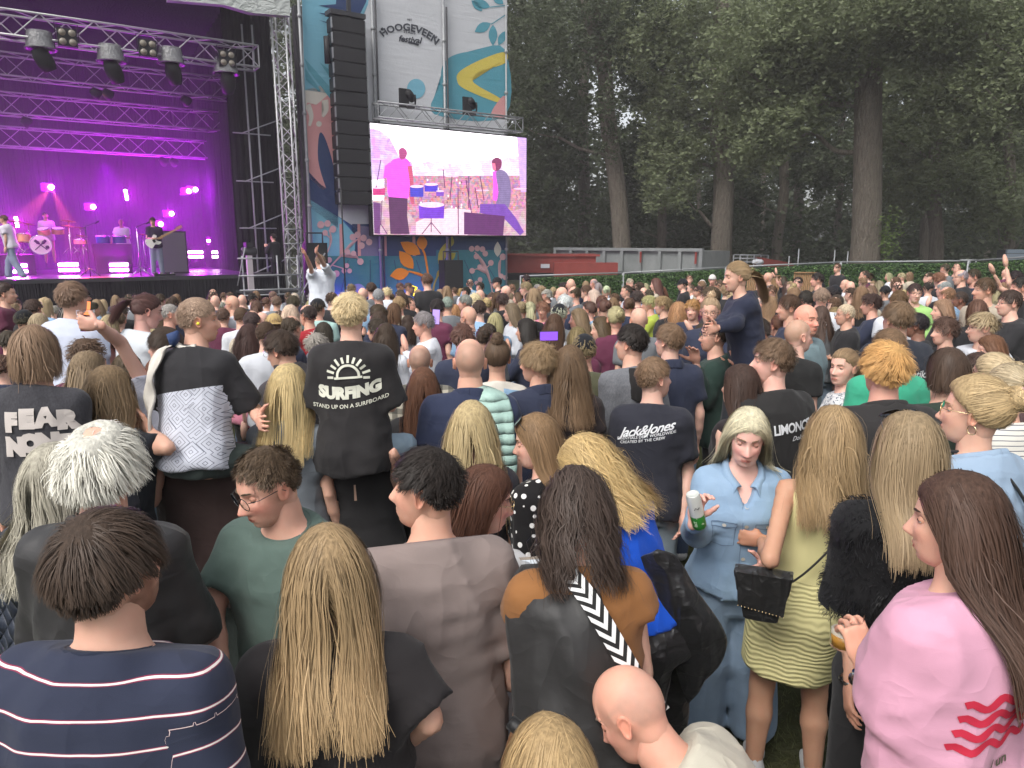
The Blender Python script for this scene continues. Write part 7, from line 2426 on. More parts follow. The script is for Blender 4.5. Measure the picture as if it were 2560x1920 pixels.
h = person(668, 1215, 2.12, 1.0, yaw=165, hy=136, hp=20, hr=0, lean=4, top=dict(col=(.10, .145, .125), loose=.026, fold=.010, sleeve=.66, sw=.03), bottom=dict(col=JEANS), hair=dict(kind='short', len=.034, thick=.007, fade=.10, n=3000, w=.0024, lift=.40, mess=.2, comb=(0, .8, .8), cmess=.3, grav=.02, front=.76),
   haircol=(.11, .075, .048), arms=(([(900, 1560, 2.15), (880, 1700, 2.0)]), [(528, 1530, 2.12), (556, 1700, 1.98)]), detail=3, seed=108, skin=(.70, .43, .33),
   face=dict(beard=.35, beardcol=(.55, .42, .36), lid=.92, blush=1.0, nose=1.1, look=-.3), glasses=dict(r=.0225, sq=2.2, mat=M['frame']), pose_hand={1: dict(curl=.25, dir=(.25, -.1, -1))},
   label='man with round glasses and stubble in a grey green tee looking down')
collar_ring(h, (.09, .13, .115), r=.006)
h = person(822, 1440, 1.60, .96, yaw=8, hy=14, lean=5, sex='f', build=1.12, top=dict(col=(.027, .024, .025), loose=.030, sw=.032, sleeve=.85, fold=.011), bottom=dict(col=LJEANS, mat=M['denim']), hair=dict(kind='long', len=.41, thick=.026, curl=.006, freq=3.2, n=6500, w=.0030, tipt=.5, part=.0, allback=True, lock=.5, mess=.10, cmess=.12, hl=.35),
   haircol=(.36, .25, .135), arms=('front', [(1075, 1800, 1.55), (960, 1880, 1.75)]), detail=3, seed=109, label='woman with long straight dark blonde hair over a loose black tee, at the bottom')
h = person(1063, 1222, 2.0, 1.0, yaw=16, hy=76, hp=2, lean=6, top=dict(col=(.25, .20, .185), loose=.030, fold=.012, sleeve=.92, sw=.042, bottom=-.14), bottom=dict(col=(.4, .4, .42)), hair=dict(kind='short', len=.045, thick=.012, fade=.30, n=3200, w=.0024, lift=.28, curl=.002, freq=14, comb=(0, .6, .8), mess=.16),
   haircol=BLK, arms=('front', 'front'), detail=3, seed=110, skin=(.68, .42, .31), face=dict(beard=.22, beardcol=(.5, .36, .3), nose=1.05), label='man with short black hair in a taupe tee looking left with a slight smile')
collar_ring(h, (.20, .16, .15), r=.008)
h = person(1213, 1250, 2.35, .96, yaw=-25, hy=-78, hp=14, lean=8, sex='f', top=dict(col=(.68, .68, .68), kind='long', collar=True, loose=.035, fold=.010, bottom=-.15), bottom=dict(col=BLACK), hair=dict(kind='long', len=.26, thick=.018, n=2600, fwd=0, curl=.004, freq=4, tipt=.2), haircol=(.11, .05, .032),
   arms=('front', 'front'), detail=3, seed=111, skin=(.70, .43, .33), face=dict(lid=.75, blush=.9), glasses=dict(r=.022, mat=M['goldframe']), label='woman with shoulder length brown hair and thin gold glasses in white shirt facing right')
h = person(1443, 1285, 1.98, .95, yaw=4, hy=2, hp=26, lean=10, sex='f', build=1.18, top=dict(col=(.28, .125, .045), kind='cap', sleeve=.22, loose=.022, fold=.009, sw=.03, bottom=-.02), bottom=dict(col=LJEANS, mat=M['denim'], waist=.06), hair=dict(kind='wavy', len=.26, thick=.040, n=3400, curl=.013, freq=7, mess=.3, w=.0032, stiff=2.2),
   haircol=(.060, .042, .034), arms=([(1275, 1700, 2.0), (1345, 1450, 2.35)], 'front'), detail=3, seed=112, skin=(.66, .44, .34), label='woman with dark wavy hair in rust brown top with black jacket slung over one shoulder')
# jacket hanging from the left shoulder and patterned strap
hang_cloth(h, 'jacket', [[(-.17, .06, .57), (-.06, -.02, .60), (.04, -.08, .585)], [(-.22, .0, .50), (-.10, -.135, .50), (.05, -.145, .48)], [(-.21, -.07, .32), (-.08, -.165, .30), (.12, -.155, .28)], [(-.20, -.10, .12), (-.03, -.185, .10), (.18, -.14, .12)], [(-.17, -.13, .02), (.02, -.19, -.04), (.17, -.15, .0)]], M['satin'], (.028, .027, .027), .014, 5, .022)
MB().tube(spline([h['W2L'](h['T2W'](p)) for p in [(-.22, -.11, .18), (-.12, -.17, .12), (0, -.2, .02), (.10, -.19, -.08)]], 5, False), np.full(16, .020), 8).build('jacket_collar', M['satin'], h['O'], True).color = (.016, .016, .017, 1)
def pat_strap(nt, b):
 t = attr(nt, 'tw'); u = attr(nt, 'tu')
 z = mathn(nt, 'ABSOLUTE', mathn(nt, 'SUBTRACT', mathn(nt, 'FRACT', mathn(nt, 'MULTIPLY', u, 1.0)), .5))
 f = mathn(nt, 'FRACT', mathn(nt, 'ADD', mathn(nt, 'MULTIPLY', t, 14.0), mathn(nt, 'MULTIPLY', z, 2.0)))
 L(nt, mixc(nt, mathn(nt, 'GREATER_THAN', f, .5), (.015, .015, .015), (.70, .70, .70)), b.inputs['Base Color'])
M['zigzag'] = mat('zigzag_strap', pat_strap, rough=.8)
def flat_strap(res, P, w, mt, name='bag_strap', out=-1, period=1.0):
 P = np.array([res['W2L'](res['T2W'](p)) for p in spline(P, 6, False)])
 Rl = res['RZ'].T @ res['RB']
 nrm = Rl @ np.array([0, float(out), .0])
 d = np.gradient(P, axis=0); d = unit_rows(d)
 sd = unit_rows(np.cross(d, nrm))
 t = np.linspace(0, 1, len(P))
 A = [P - sd * w / 2, P - sd * w * .25, P, P + sd * w * .25, P + sd * w / 2]
 V = np.stack(A, 1).reshape(-1, 3)
 V2 = V + nrm * .004
 k = len(V)
 I = np.arange(k).reshape(-1, 5)
 q = np.stack([I[:-1, :-1], I[1:, :-1], I[1:, 1:], I[:-1, 1:]], -1).reshape(-1, 4)
 side_ = np.concatenate([np.stack([e[:-1], e[1:], e[1:] + k, e[:-1] + k], 1) for e in (I[:, 0], I[:, -1])])
 u = np.tile(np.linspace(0, 1, 5), len(P)); tw = np.repeat(t, 5)
 return obj(name, mkmesh(name, np.concatenate([V, V2]), np.concatenate([q, q + k, side_]), [mt], False, {'tu': np.tile(u, 2), 'tw': np.tile(tw, 2)}), res['O'])
flat_strap(h, [(-.05, -.09, .60), (.0, -.155, .54), (.07, -.178, .42), (.14, -.178, .30), (.21, -.14, .20)], .052, M['zigzag'])
h = person(1470, 1172, 2.62, .90, yaw=40, hy=60, hp=34, lean=26, side=-8, sex='f', build=.98, top=dict(col=(.015, .10, .62), loose=.022, fold=.009, sleeve=.62, sw=.022, bottom=.06, flare=.0), bottom=dict(col=(.022, .021, .022), mat=M['leather']), hair=dict(kind='curly', len=.34, thick=.045, n=3800, curl=.014, freq=8, mess=.35, w=.0030, stiff=2.3, torso=(0, .02, -.40, .2, .12, .2), hl=.45),
   haircol=(.52, .37, .17), arms=('front', [(1560, 1520, 2.35), (1480, 1600, 2.4)]), detail=3, seed=113, label='woman with wild curly blonde hair and bright blue tee bending forward')
hang_cloth(h, 'leather_jacket', [[at(1600, 1395, 2.42), at(1645, 1375, 2.38), at(1690, 1390, 2.40)], [at(1640, 1470, 2.40), at(1690, 1450, 2.36), at(1735, 1470, 2.40)], [at(1665, 1570, 2.38), at(1735, 1545, 2.33), at(1800, 1570, 2.38)], [at(1690, 1670, 2.38), at(1745, 1640, 2.34), at(1815, 1625, 2.38)], [at(1725, 1760, 2.38), at(1745, 1735, 2.36), at(1765, 1700, 2.37)]], M['leather'], (.014, .014, .015), .016, 9, .014, world=True)
h = person(1575, 1782, 1.66, 1.0, yaw=62, hy=66, hp=40, hr=6, lean=38, side=0, top=dict(col=(.52, .49, .40), loose=.026, fold=.008, sleeve=.62), bottom=dict(col=JEANS), hair=dict(kind='buzz', bald=.90, str=.6), haircol=(.30, .22, .18), skin=(.70, .40, .30), arms=('front', 'front'), detail=3, seed=114, build=1.15,
   face=dict(beard=.3, beardcol=(.5, .38, .34), lid=.9), label='bald man in a cream tee bending forward at the bottom edge')
collar_ring(h, (.48, .45, .37), r=.006)
person(1372, 1940, 1.22, .95, yaw=12, sex='f', top=dict(col=BLACK), bottom=dict(col=BLACK), hair=dict(kind='long', len=.34, thick=.018, n=4200, w=.0026, tipt=.1, mess=.08, part=.02, hl=.4), haircol=(.42, .29, .145), detail=3, seed=115, label='top of a straight blonde head cut off at the bottom edge beside the bald man')
# ---- second ring
h = person(1637, 945, 4.05, 1.0, yaw=-14, hy=-66, lean=3, top=dict(col=(.030, .031, .042), loose=.024, sleeve=.72), bottom=dict(col=(.28, .33, .36), mat=M['denim']), hair=dict(kind='short', len=.035, thick=.008, fade=.25, n=2600), haircol=(.20, .125, .075), skin=SK3,
   arms=('front', [(1720, 1180, 4.0), (1708, 1285, 3.9)]), detail=3, seed=120, face=dict(beard=.25, beardcol=(.6, .44, .34)), label='man facing right in black tee with white script lettering on the back')
V, F = text2('Jack&Jones', .052, .02, .45, .92); V[:, 1] += V[:, 0] * .22
decal(h, h['top'], V, F, -.02, .445, (.75, .76, .78), 'lettering')
V, F = text2('ESSENTIALS DEPT WORLDWIDE', .016, .012); V[:, 1] += V[:, 0] * .20
decal(h, h['top'], V, F, -.02, .425, (.75, .76, .78), 'lettering')
V, F = text2('CREATED BY THE CREW', .016, .012); V[:, 1] += V[:, 0] * .20
decal(h, h['top'], V, F, -.04, .398, (.75, .76, .78), 'lettering')
h = person(1577, 858, 4.5, 1.0, yaw=28, hy=52, lean=3, top=dict(col=(.16, .165, .18), kind='long', mat=M['heather'], loose=.04, fold=.010), bottom=dict(col=JEANS), hair=dict(kind='short', len=.04, thick=.010, fade=.35, n=2600, lift=.3, comb=(0, .5, .8)), haircol=BLK, skin=SK2, detail=2, seed=121, label='man with thick black hair in heather grey jacket with black hood')
W = [[(-.10, -.02, .58), (-.08, -.10, .60), (0, -.13, .60), (.08, -.10, .60), (.10, -.02, .58)], [(-.13, -.06, .52), (-.09, -.15, .50), (0, -.19, .48), (.09, -.15, .50), (.13, -.06, .52)], [(-.12, -.09, .44), (-.07, -.155, .40), (0, -.175, .38), (.07, -.155, .40), (.12, -.09, .44)]]
hang_cloth(h, 'hood', W, M['cloth'], (.022, .020, .020), .02, 3, .02)
person(1672, 852, 4.9, 1.0, yaw=6, hy=42, lean=3, top=dict(col=NAVY, collar=True, sleeve=.66), bottom=dict(col=JEANS), hair=dict(kind='short', len=.045, thick=.010, fade=.35, n=2400, lift=.2), haircol=(.20, .125, .075), skin=SK3, detail=2, seed=122, label='light brown haired man in a navy polo behind the script lettered tee')
h = person(1868, 1092, 2.9, .97, yaw=172, hy=166, hp=17, hr=-3, lean=2, sex='f', build=1.06, top=dict(col=(.30, .42, .56), kind='long', mat=M['denim'], collar=True, vneck=True, loose=.026, neck=.575, fold=.008, bottom=.03, flare=.03, cuff=.7), bottom=dict(col=(.27, .36, .47), mat=M['denim'], wide=.045, loose=.03, waist=.12),
   hair=dict(kind='long', len=.34, thick=.018, n=3400, w=.0030, tipt=-.05, mess=.1, front=.62, part=-.01, hl=.2), haircol=(.66, .60, .42), skin=(.74, .49, .42), arms=('front', [(1738, 1330, 2.85), (1735, 1300, 2.62)]), detail=3, seed=123,
   face=dict(lid=.80, lips=1.3, blush=1.1, browcol=(.25, .16, .10), jaw=1.05), pose_hand={1: dict(curl=.75, grip=True, dir=(.12, .1, .55), thumb=(.8, .3, .3))}, label='woman with platinum blonde hair in denim shirt and wide jeans facing the camera')
# shirt details
for cu, cw in ((-.09, .36), (.09, .36)):
 V, F = merge2([stroke2([(-.05, .03), (.05, .03), (.05, .012), (0, .004), (-.05, .012), (-.05, .03)], .004, 1), stroke2([(-.046, .008), (-.044, -.075), (0, -.085), (.044, -.075), (.046, .008)], .003, 1)])
 decal(h, h['top'], V, F, cu, cw, (.13, .19, .28), 'pocket_seam', side=1, lift=.002)
V, F = stroke2([(-.016, .24), (-.014, 0), (-.016, -.22)], .003, 1)
decal(h, h['top'], V, F, 0, .27, (.13, .19, .28), 'placket_seam', side=1, lift=.002)
for w_ in (.46, .38, .30, .22, .14, .07):
 V, F = poly2(circ(0, 0, .0085, n=10))
 decal(h, h['top'], V, F, 0, w_, (.55, .50, .42), 'button', side=1, lift=.005)
for cu in (-.09, .09):
 V, F = poly2(circ(0, 0, .008, n=10)); decal(h, h['top'], V, F, cu, .378, (.62, .58, .50), 'button', side=1, lift=.005)
# slim can in her hand
cpos = at(1752, 1275, 2.60)
can = empty('drink_can', cpos - [0, 0, .07], 0, 'slim white and green drink can held by the blonde woman in denim', 'can')
Rc = rotm(0, -12, -16)
M['canw'] = mat('can_white', rough=.3, color=(.62, .64, .60), metal=.2, spec=.5)
M['cang'] = mat('can_green', lambda nt, b: L(nt, mixc(nt, mathn(nt, 'GREATER_THAN', noise(nt, 60, 2), .62), (.03, .22, .03), (.5, .6, .4)), b.inputs['Base Color']), rough=.3, spec=.5)
MB().lathe([(0, .002), (.022, .0), (.027, .010), (.0275, .045), (.0272, .062)], 24, (0, 0, 0), Rc).build('can_bottom', M['cang'], can, True)
MB().lathe([(.0272, .062), (.0275, .140), (.024, .152), (.0235, .156), (.022, .152), (0, .151)], 24, (0, 0, 0), Rc).build('can_body', M['canw'], can, True)
# tiny marks on the can
V = [Rc @ np.array([-.010 + .02 * k / 3, -.0285, .10 + .008 * (k % 2)]) for k in range(4)]
MB().tube(V, .0012, 4).build('mark', M['black'], can)
h = person(2080, 1098, 2.7, .97, yaw=-14, hy=-6, lean=2, side=8, sex='f', build=1.04, top=None, bottom=dict(kind='dress', col=(.70, .64, .33), fine=1, mat=M['ruched'], waist=.565, hem=-.27, loose=.0, inf=.004), hair=dict(kind='wavy', len=.37, thick=.030, n=6000, w=.0032, curl=.012, freq=3.5, tipt=.12, mess=.18, allback=True, hl=.4),
   haircol=(.34, .235, .125), skin=(.50, .30, .20), arms=([(1925, 1400, 2.45), (1905, 1350, 2.78)], 'front'), detail=3, seed=124, pose_hand={0: dict(curl=.5, point=True, dir=(-.9, .3, .05))}, label='woman with long wavy blonde hair in a tight pale yellow ruched dress')
strap(h, [(.12, -.10, .56), (.06, -.15, .40), (-.04, -.155, .22), (-.14, -.13, .10), (-.19, -.09, .04)], .0042, M['frame'], 'bag_strap')
hb = at(1905, 1485, 2.45)
hbag = empty('handbag', hb, rad(-20), 'small black leather handbag with studded edge at the yellow dress', 'handbag') if False else empty('handbag', hb, rad(-20), 'small black leather handbag with studded flap hanging at the yellow dress', 'handbag')
V, Q = grid_sdf(lambda P: np.maximum(np.abs(P[..., 0]) - .075 - .02 * P[..., 2] / .08, np.maximum(np.abs(P[..., 1]) - .026, np.abs(P[..., 2]) - .085)) - .008 + .004 * vnoise(P, .04, 3), (-.13, -.06, -.12), (.13, .06, .12), .010)
o = obj('bag_body', mkmesh('bag_body', V, Q, [M['leather']], True), hbag); o.color = (.013, .013, .013, 1)
o = MB().hexa([(-.082, -.042, -.04), (.078, -.042, -.06), (.078, -.032, -.06), (-.082, -.032, -.04), (-.09, -.040, .09), (.09, -.040, .09), (.09, .0, .1), (-.09, .0, .1)]).build('flap', M['leather'], hbag, False); o.color = (.013, .013, .013, 1)
mb = MB()
for k in range(14):
 V, Q = uvsphere((-.08 + .158 * k / 13, -.044, -.038 - .02 * k / 13), .0025, 6, 4); mb.add(V, Q)
o = mb.build('studs', M['goldframe'], hbag, True); o['kind'] = 'stuff'
h = person(2265, 1128, 2.12, .96, yaw=-2, hy=10, lean=4, sex='f', top=dict(col=(.010, .010, .011), kind='cap', sleeve=.85, loose=.034, sw=.045, fold=.012, bottom=.20), bottom=dict(col=BLACK), hair=dict(kind='long', len=.38, thick=.022, n=3400, w=.0032, tipt=.15, mess=.12, hl=.35), haircol=(.30, .22, .13), skin=(.50, .30, .21),
   arms=([(2130, 1560, 2.1), (2125, 1700, 2.0)], 'front'), detail=3, seed=125, glasses=dict(r=.028, sq=3, sun=True, up=True, mat=M['frame']), label='woman with sunglasses on straight dark blonde hair in a black fur top')
# fur strands over the fur top
g = h['top'].data
V = np.empty(len(g.vertices) * 3, np.float32); g.vertices.foreach_get('co', V); V = V.reshape(-1, 3)
Nn = np.empty(len(g.vertices) * 3, np.float32); g.vertices.foreach_get('normal', Nn); Nn = Nn.reshape(-1, 3)
r_ = np.random.default_rng(4)
ix = r_.integers(0, len(V), 9000)
P0 = V[ix] + r_.normal(size=(9000, 3)) * .004
cf = np.stack([vnoise(V[ix], .05, k) for k in (1, 2, 3)], 1)
P1 = P0 + Nn[ix] * .006 + (cf * .006 + r_.normal(size=(9000, 3)) * .003 + [0, 0, -.004])
P2 = P1 + Nn[ix] * .002 + (cf * .006 + [0, 0, -.006])
Vr, Qr, Tr = ribbons(np.stack([P0, P1, P2], 1), np.full(9000, .0032), np.repeat(np.clip(.5 + .5 * cf[:, :1] + .2 * r_.normal(size=(9000, 1)), 0, 1.3), 3, 1), (0, 0, 1.2))
fo = obj('fur', mkmesh('fur', Vr, Qr, [M['hair']], True, {'tone': Tr}), h['O'], (.012, .012, .013)); fo['kind'] = 'stuff'
w0 = h['A'][0][2]
MB().lathe([(.031, -.006), (.033, 0), (.031, .006)], 18, h['W2L'](w0), None).build('wrist_watch', M['chrome'], h['O'], True)
h = person(2388, 1305, 1.62, .98, yaw=30, hy=52, hp=6, lean=5, sex='f', build=1.38, top=dict(col=(.64, .33, .44), loose=.036, fold=.009, sleeve=.92, sw=.055, bottom=-.10, waist=.15), bottom=dict(col=JEANS, mat=M['denim']), hair=dict(kind='long', len=.46, thick=.016, n=4600, w=.0032, curl=.006, freq=3, tipt=.12, mess=.14, hl=.2, allback=True),
   haircol=(.080, .045, .032), skin=(.66, .42, .31), arms=([(2245, 1800, 1.55), (2155, 1655, 1.72)], 'down'), detail=3, seed=126, pose_hand={0: dict(curl=.7, grip=True, dir=(-.1, .35, .75), thumb=(.7, .2, .3))}, label='woman with long brown hair in a washed pink tee with red waves on the back')
wv = []
for k in range(4):
 x0 = -.085 - .008 * k
 pts = [(x0 + .20 * t, -.034 * k + .010 * math.sin(t * 18 + .8) + .10 * t * .25) for t in np.linspace(0, 1, 16)]
 wv.append(stroke2(pts, .017, 2))
V, F = merge2(wv)
decal(h, h['top'], V, F, -.10, .385, (.50, .03, .06), 'wave_print')
V, F = text2('/ un', .026, .03, 0); decal(h, h['top'], V, F, -.085, .225, (.12, .11, .08), 'lettering', rot_=8)
V, F = text2('BA', .032, .05, 0); decal(h, h['top'], V, F, -.145, .19, (.58, .55, .30), 'lettering', rot_=8)
w0 = h['A'][0][2]; fd = h['hands'][0][1]
Rw = np.stack([unit(np.cross(fd, [0, 1, 0.1])), unit(np.cross(fd, unit(np.cross(fd, [0, 1, 0.1])))), fd], 1)
Rl = h['RZ'].T @ Rw
MB().lathe([(.029, -.045), (.031, -.039), (.029, -.033)], 18, h['W2L'](w0), Rl).build('wrist_watch', M['chrome'], h['O'], True)
MB().lathe([(.028, -.026), (.0295, -.022), (.028, -.018)], 18, h['W2L'](w0), Rl).build('bracelet', PC['navy'], h['O'], True)
MB().lathe([(.0, 0), (.017, .0), (.019, .004), (.017, .008), (0, .008)], 16, h['W2L'](w0 - fd * .04 + np.array([-.028, -.006, 0])), rotm(0, 0, -80)).build('watch_face', M['chrome'], h['O'], True)
def plastic_cup(p, label, fill=0.0, R=None, r1=.036, r2=.046, hgt=.11):
 root = empty('plastic_cup', p, 0, label, 'cup')
 R = np.eye(3) if R is None else R
 MB().lathe([(0, .001), (r1, 0), (r2, hgt), (r2 + .002, hgt + .002), (r2 - .001, hgt), (r1 - .0012, .003), (0, .003)], 26, (0, 0, 0), R).build('cup_wall', M['cup'], root, True)
 if fill:
  rf_ = r1 + (r2 - r1) * fill
  MB().lathe([(0, .004), (r1 - .002, .004), (rf_ - .002, hgt * fill), (0, hgt * fill)], 26, (0, 0, 0), R).build('beer', M['beer'], root, True)
  MB().lathe([(rf_ - .002, hgt * fill), (rf_ - .002, hgt * fill + .006), (0, hgt * fill + .008)], 26, (0, 0, 0), R).build('foam', M['foam'], root, True)
 return root
M['cup'] = mat('clear_plastic', glass_m, rough=.05, color=(.96, .96, .97), spec=.5)
M['beer'] = mat('beer', rough=.15, color=(.62, .30, .05), spec=.5)
M['foam'] = mat('beer_foam', rough=.8, color=(.75, .68, .55))
hp_, fd_, th_, bk_ = h['hands'][0]
plastic_cup(hp_ + fd_ * .075 - bk_ * .05 + np.array([0, 0, -.045]), 'clear plastic cup held by the woman in pink tee', .35, None)
h = person(2432, 1030, 2.42, .97, yaw=22, hy=52, lean=4, sex='f', build=1.15, top=dict(col=(.34, .44, .56), kind='long', mat=M['denim'], collar=True, loose=.04, fold=.009, bottom=-.10), bottom=dict(col=JEANS), hair=dict(kind='bun', tie=(0, -.105, .055), bunr=.040, n=2600, thick=.020, mess=.3, w=.0032, hl=.5, shell=.016),
   haircol=(.44, .32, .17), skin=(.68, .44, .33), detail=3, seed=127, glasses=dict(r=.022, mat=M['goldframe']), label='woman with blonde updo held by a pale claw clip, in a light denim jacket')
cc = h['W2L'](h['toH'](np.array([[.0, -.150, .085]])))[0]
MB().hexa([cc + np.array(v) for v in ((-.03, -.012, -.02), (.03, -.012, -.02), (.03, .012, -.02), (-.03, .012, -.02), (-.022, -.010, .022), (.022, -.010, .022), (.022, .010, .022), (-.022, .010, .022))]).build('claw_clip', mat('clip', rough=.3, color=(.55, .36, .33), spec=.5), h['O'])
er = h['W2L'](h['toH'](np.array([[-.082, -.01, -.048]])))[0]
MB().tube([er + np.array([0, .016 * math.cos(a), .016 * math.sin(a)]) for a in np.linspace(0, 6.28, 14)], .0016, 5, False).build('hoop_earring', M['goldframe'], h['O'], True)
strap(h, [(-.06, .05, .60), (-.03, -.06, .60), (.02, -.15, .50), (.12, -.185, .30), (.2, -.16, .1)], .006, M['frame'], 'bag_strap')
person(2515, 975, 3.1, .97, yaw=10, sex='f', top=dict(col=(.66, .64, .58), kind='long', mat=M['breton'], loose=.03), bottom=dict(col=BLACK), hair=dict(kind='bun', n=1600, mess=.3, hl=.5), haircol=(.42, .34, .22), detail=2, seed=128, label='woman in a cream top with thin dark stripes behind the denim jacket')
person(2478, 940, 3.5, .97, yaw=20, sex='f', top=dict(col=(.10, .05, .05)), bottom=dict(col=BLACK), hair=dict(kind='bun', n=1600, mess=.35, hl=.6), haircol=(.46, .36, .22), detail=2, seed=129, label='woman with messy grey blonde hair directly behind the claw clip updo')
h = person(2211, 925, 3.1, 1.0, yaw=0, hy=2, lean=4, top=dict(col=(.032, .030, .030), collar=True, loose=.04, sleeve=.9), bottom=dict(col=BLACK), hair=dict(kind='short', len=.07, thick=.016, fade=.6, n=3200, w=.0028, curl=.004, freq=10, hl=.4), haircol=(.56, .32, .12), skin=(.72, .42, .33), detail=2, seed=130, label='ginger blonde man seen from behind in a black shirt')
person(2222, 872, 4.2, .98, yaw=0, top=dict(col=(.05, .36, .22), loose=.03), bottom=dict(col=BLACK), hair=dict(kind='short', len=.06, n=1500), haircol=(.17, .105, .06), detail=2, seed=131, label='person in a bright green tee mostly hidden by the ginger blonde man')
person(2365, 930, 3.5, .98, yaw=6, top=dict(col=(.03, .045, .035)), bottom=dict(col=BLACK), hair=dict(kind='bob', len=.10, thick=.014, n=2400, front=.5, nape=.05), haircol=(.075, .048, .034), detail=2, seed=132, label='boy with smooth dark brown bowl haircut right of the ginger blonde man')
h = person(2108, 918, 4.4, .95, yaw=60, hy=122, hp=2, sex='f', lean=2, top=dict(col=(.66, .66, .66), kind='long', mat=M['floral'], loose=.03), bottom=dict(col=JEANS), hair=dict(kind='pony', len=.34, n=1800, thick=.008, tie=(0, -.105, .03)), haircol=(.28, .19, .11), skin=(.72, .47, .38), detail=3, seed=133, face=dict(lid=.4, lips=1.2, look=.4), label='young woman with ponytail in a white floral blouse looking back at the camera')
h = person(1929, 905, 3.7, 1.0, yaw=20, hy=72, lean=4, top=dict(col=(.028, .027, .027), loose=.025), bottom=dict(col=BLACK), hair=dict(kind='short', len=.05, thick=.012, fade=.2, n=2400, comb=(0, .3, .9), lift=.25, curl=.003), haircol=(.17, .11, .07), skin=(.72, .46, .38), detail=3, seed=134, label='young man looking left in black tee with LIMONCELL lettering on the shoulder')
V, F = text2('LIMONCELL', .050, .03, 0, .9, .8); decal(h, h['top'], V, F, .045, .40, (.72, .73, .75), 'lettering', rot_=6)
V, F = text2('Dolce Vi', .024, .01, .4); decal(h, h['top'], V, F, .075, .355, (.72, .73, .75), 'lettering', rot_=6)
person(2016, 800, 5.7, 1.03, yaw=215, hy=208, top=dict(col=(.17, .24, .26), loose=.03), bottom=dict(col=BLACK), hair=dict(kind='bald'), skin=(.72, .38, .28), build=1.25, detail=3, seed=135, face=dict(lid=.45, blush=1, jaw=1.2, wide=1.08, brows=True), haircol=(.35, .2, .12), label='broad bald man frowning in a grey teal sweater facing the camera')
person(1996, 840, 5.1, 1.0, yaw=-60, hy=-76, top=dict(col=(.02, .02, .02)), bottom=dict(col=BLACK), hair=dict(kind='buzz', shell=.004), haircol=(.26, .18, .11), skin=SK3, detail=2, seed=136, label='man with cropped hair in profile facing right before the broad bald man')
person(1890, 835, 5.2, 1.0, yaw=110, hy=108, hp=20, top=dict(col=(.42, .03, .04)), bottom=dict(col=BLACK), hair=dict(kind='short', len=.055, n=2200, lift=.2), haircol=(.08, .06, .05), skin=SK2, detail=3, seed=137, arms=('chin', 'chin'), face=dict(lid=.8), label='man in a red sweater with his hand at his mouth')
person(1848, 968, 3.7, .96, yaw=32, hy=36, sex='f', top=dict(col=(.026, .020, .022), kind='tank'), bottom=dict(col=JEANS), hair=dict(kind='long', len=.36, n=2600, thick=.018), haircol=(.060, .036, .028), skin=(.60, .40, .31), detail=2, seed=138, label='woman with long dark hair in a dark sleeveless top left of the limoncello lettered tee')
h = person(1840, 692, 5.15, .88, yaw=88, hy=92, hp=8, sex='f', lean=12, sit=True, top=dict(col=(.024, .028, .05), kind='long', loose=.04, fold=.010), bottom=dict(col=(.035, .038, .045)), hair=dict(kind='pony', len=.30, n=2400, thick=.010, tie=(0, -.10, .02), hl=.5), haircol=(.34, .235, .13), skin=(.64, .42, .32),
   arms=([(1815, 800, 5.05), (1788, 812, 4.9)], [(1840, 810, 4.9), (1795, 820, 4.85)]), detail=3, seed=139, face=dict(lid=.7, nose=.85), label='girl with a blonde ponytail sitting on shoulders in a navy sweater')
h = person(1785, 840, 5.3, 1.0, yaw=70, hy=86, top=dict(col=(.03, .055, .045), kind='long', loose=.04), bottom=dict(col=BLACK), hair=dict(kind='short', n=1800), haircol=DBR, detail=2, seed=140, skin=SK2, arms=([(1760, 1000, 5.1), (1740, 905, 5.0)], 'front'), glasses=dict(r=.024, sq=3), face=dict(beard=.4), label='man with dark rimmed glasses in green jacket carrying the ponytail girl')
h = person(2242, 798, 5.0, 1.02, yaw=0, hy=18, top=dict(col=(.030, .034, .046), loose=.035), bottom=dict(col=BLACK), hair=dict(kind='short', len=.06, thick=.012, n=2400, fade=.4), haircol=(.17, .11, .065), skin=SK2, detail=2, seed=141, label='tall man in a dark navy tee with white lettering at the shoulder blade')
V, F = text2('hetikz', .05, .02, .05); decal(h, h['top'], V, F, .085, .36, (.72, .72, .72), 'lettering')
V, F = text2('life', .05, .02, .25); decal(h, h['top'], V, F, .095, .295, (.72, .72, .72), 'lettering')
# ---- centre
h = person(877, 788, 3.3, .84, yaw=2, hy=3, lean=4, sit=True, arms=('front', 'front'), top=dict(col=(.030, .028, .029), loose=.038, sleeve=.98, sw=.040, fold=.010, bottom=-.12, flare=.03), build=.88, bottom=dict(col=(.35, .45, .52), mat=M['denim']), hair=dict(kind='short', len=.06, thick=.012, fade=.18, n=3400, w=.0026, lift=.22, hl=.5, mess=.25, cmess=.3), haircol=(.60, .47, .27), skin=(.74, .49, .38),
   detail=3, seed=150, label='blond boy on shoulders in a black tee with sun drawing and the word SURFING')
parts_ = []
for k in range(11):
 a = math.pi * (k + .0) / 10
 c_, s_ = math.cos(a), math.sin(a)
 r0, r1 = .066, .094 + .006 * (k % 2)
 parts_.append(stroke2([(c_ * r0, s_ * r0), (c_ * (r0 + r1) / 2, s_ * (r0 + r1) / 2), (c_ * r1, s_ * r1)], .011, 2))
parts_.append(stroke2([(-.048, 0), (-.045, .026), (-.026, .048), (0, .055), (.026, .048), (.045, .026), (.048, 0)], .011, 3))
parts_.append(stroke2([(-.062, -.004), (0, .0), (.062, .004)], .010, 2))
V, F = merge2(parts_)
decal(h, h['top'], V, F, .005, .42, (.66, .66, .56), 'sun_print')
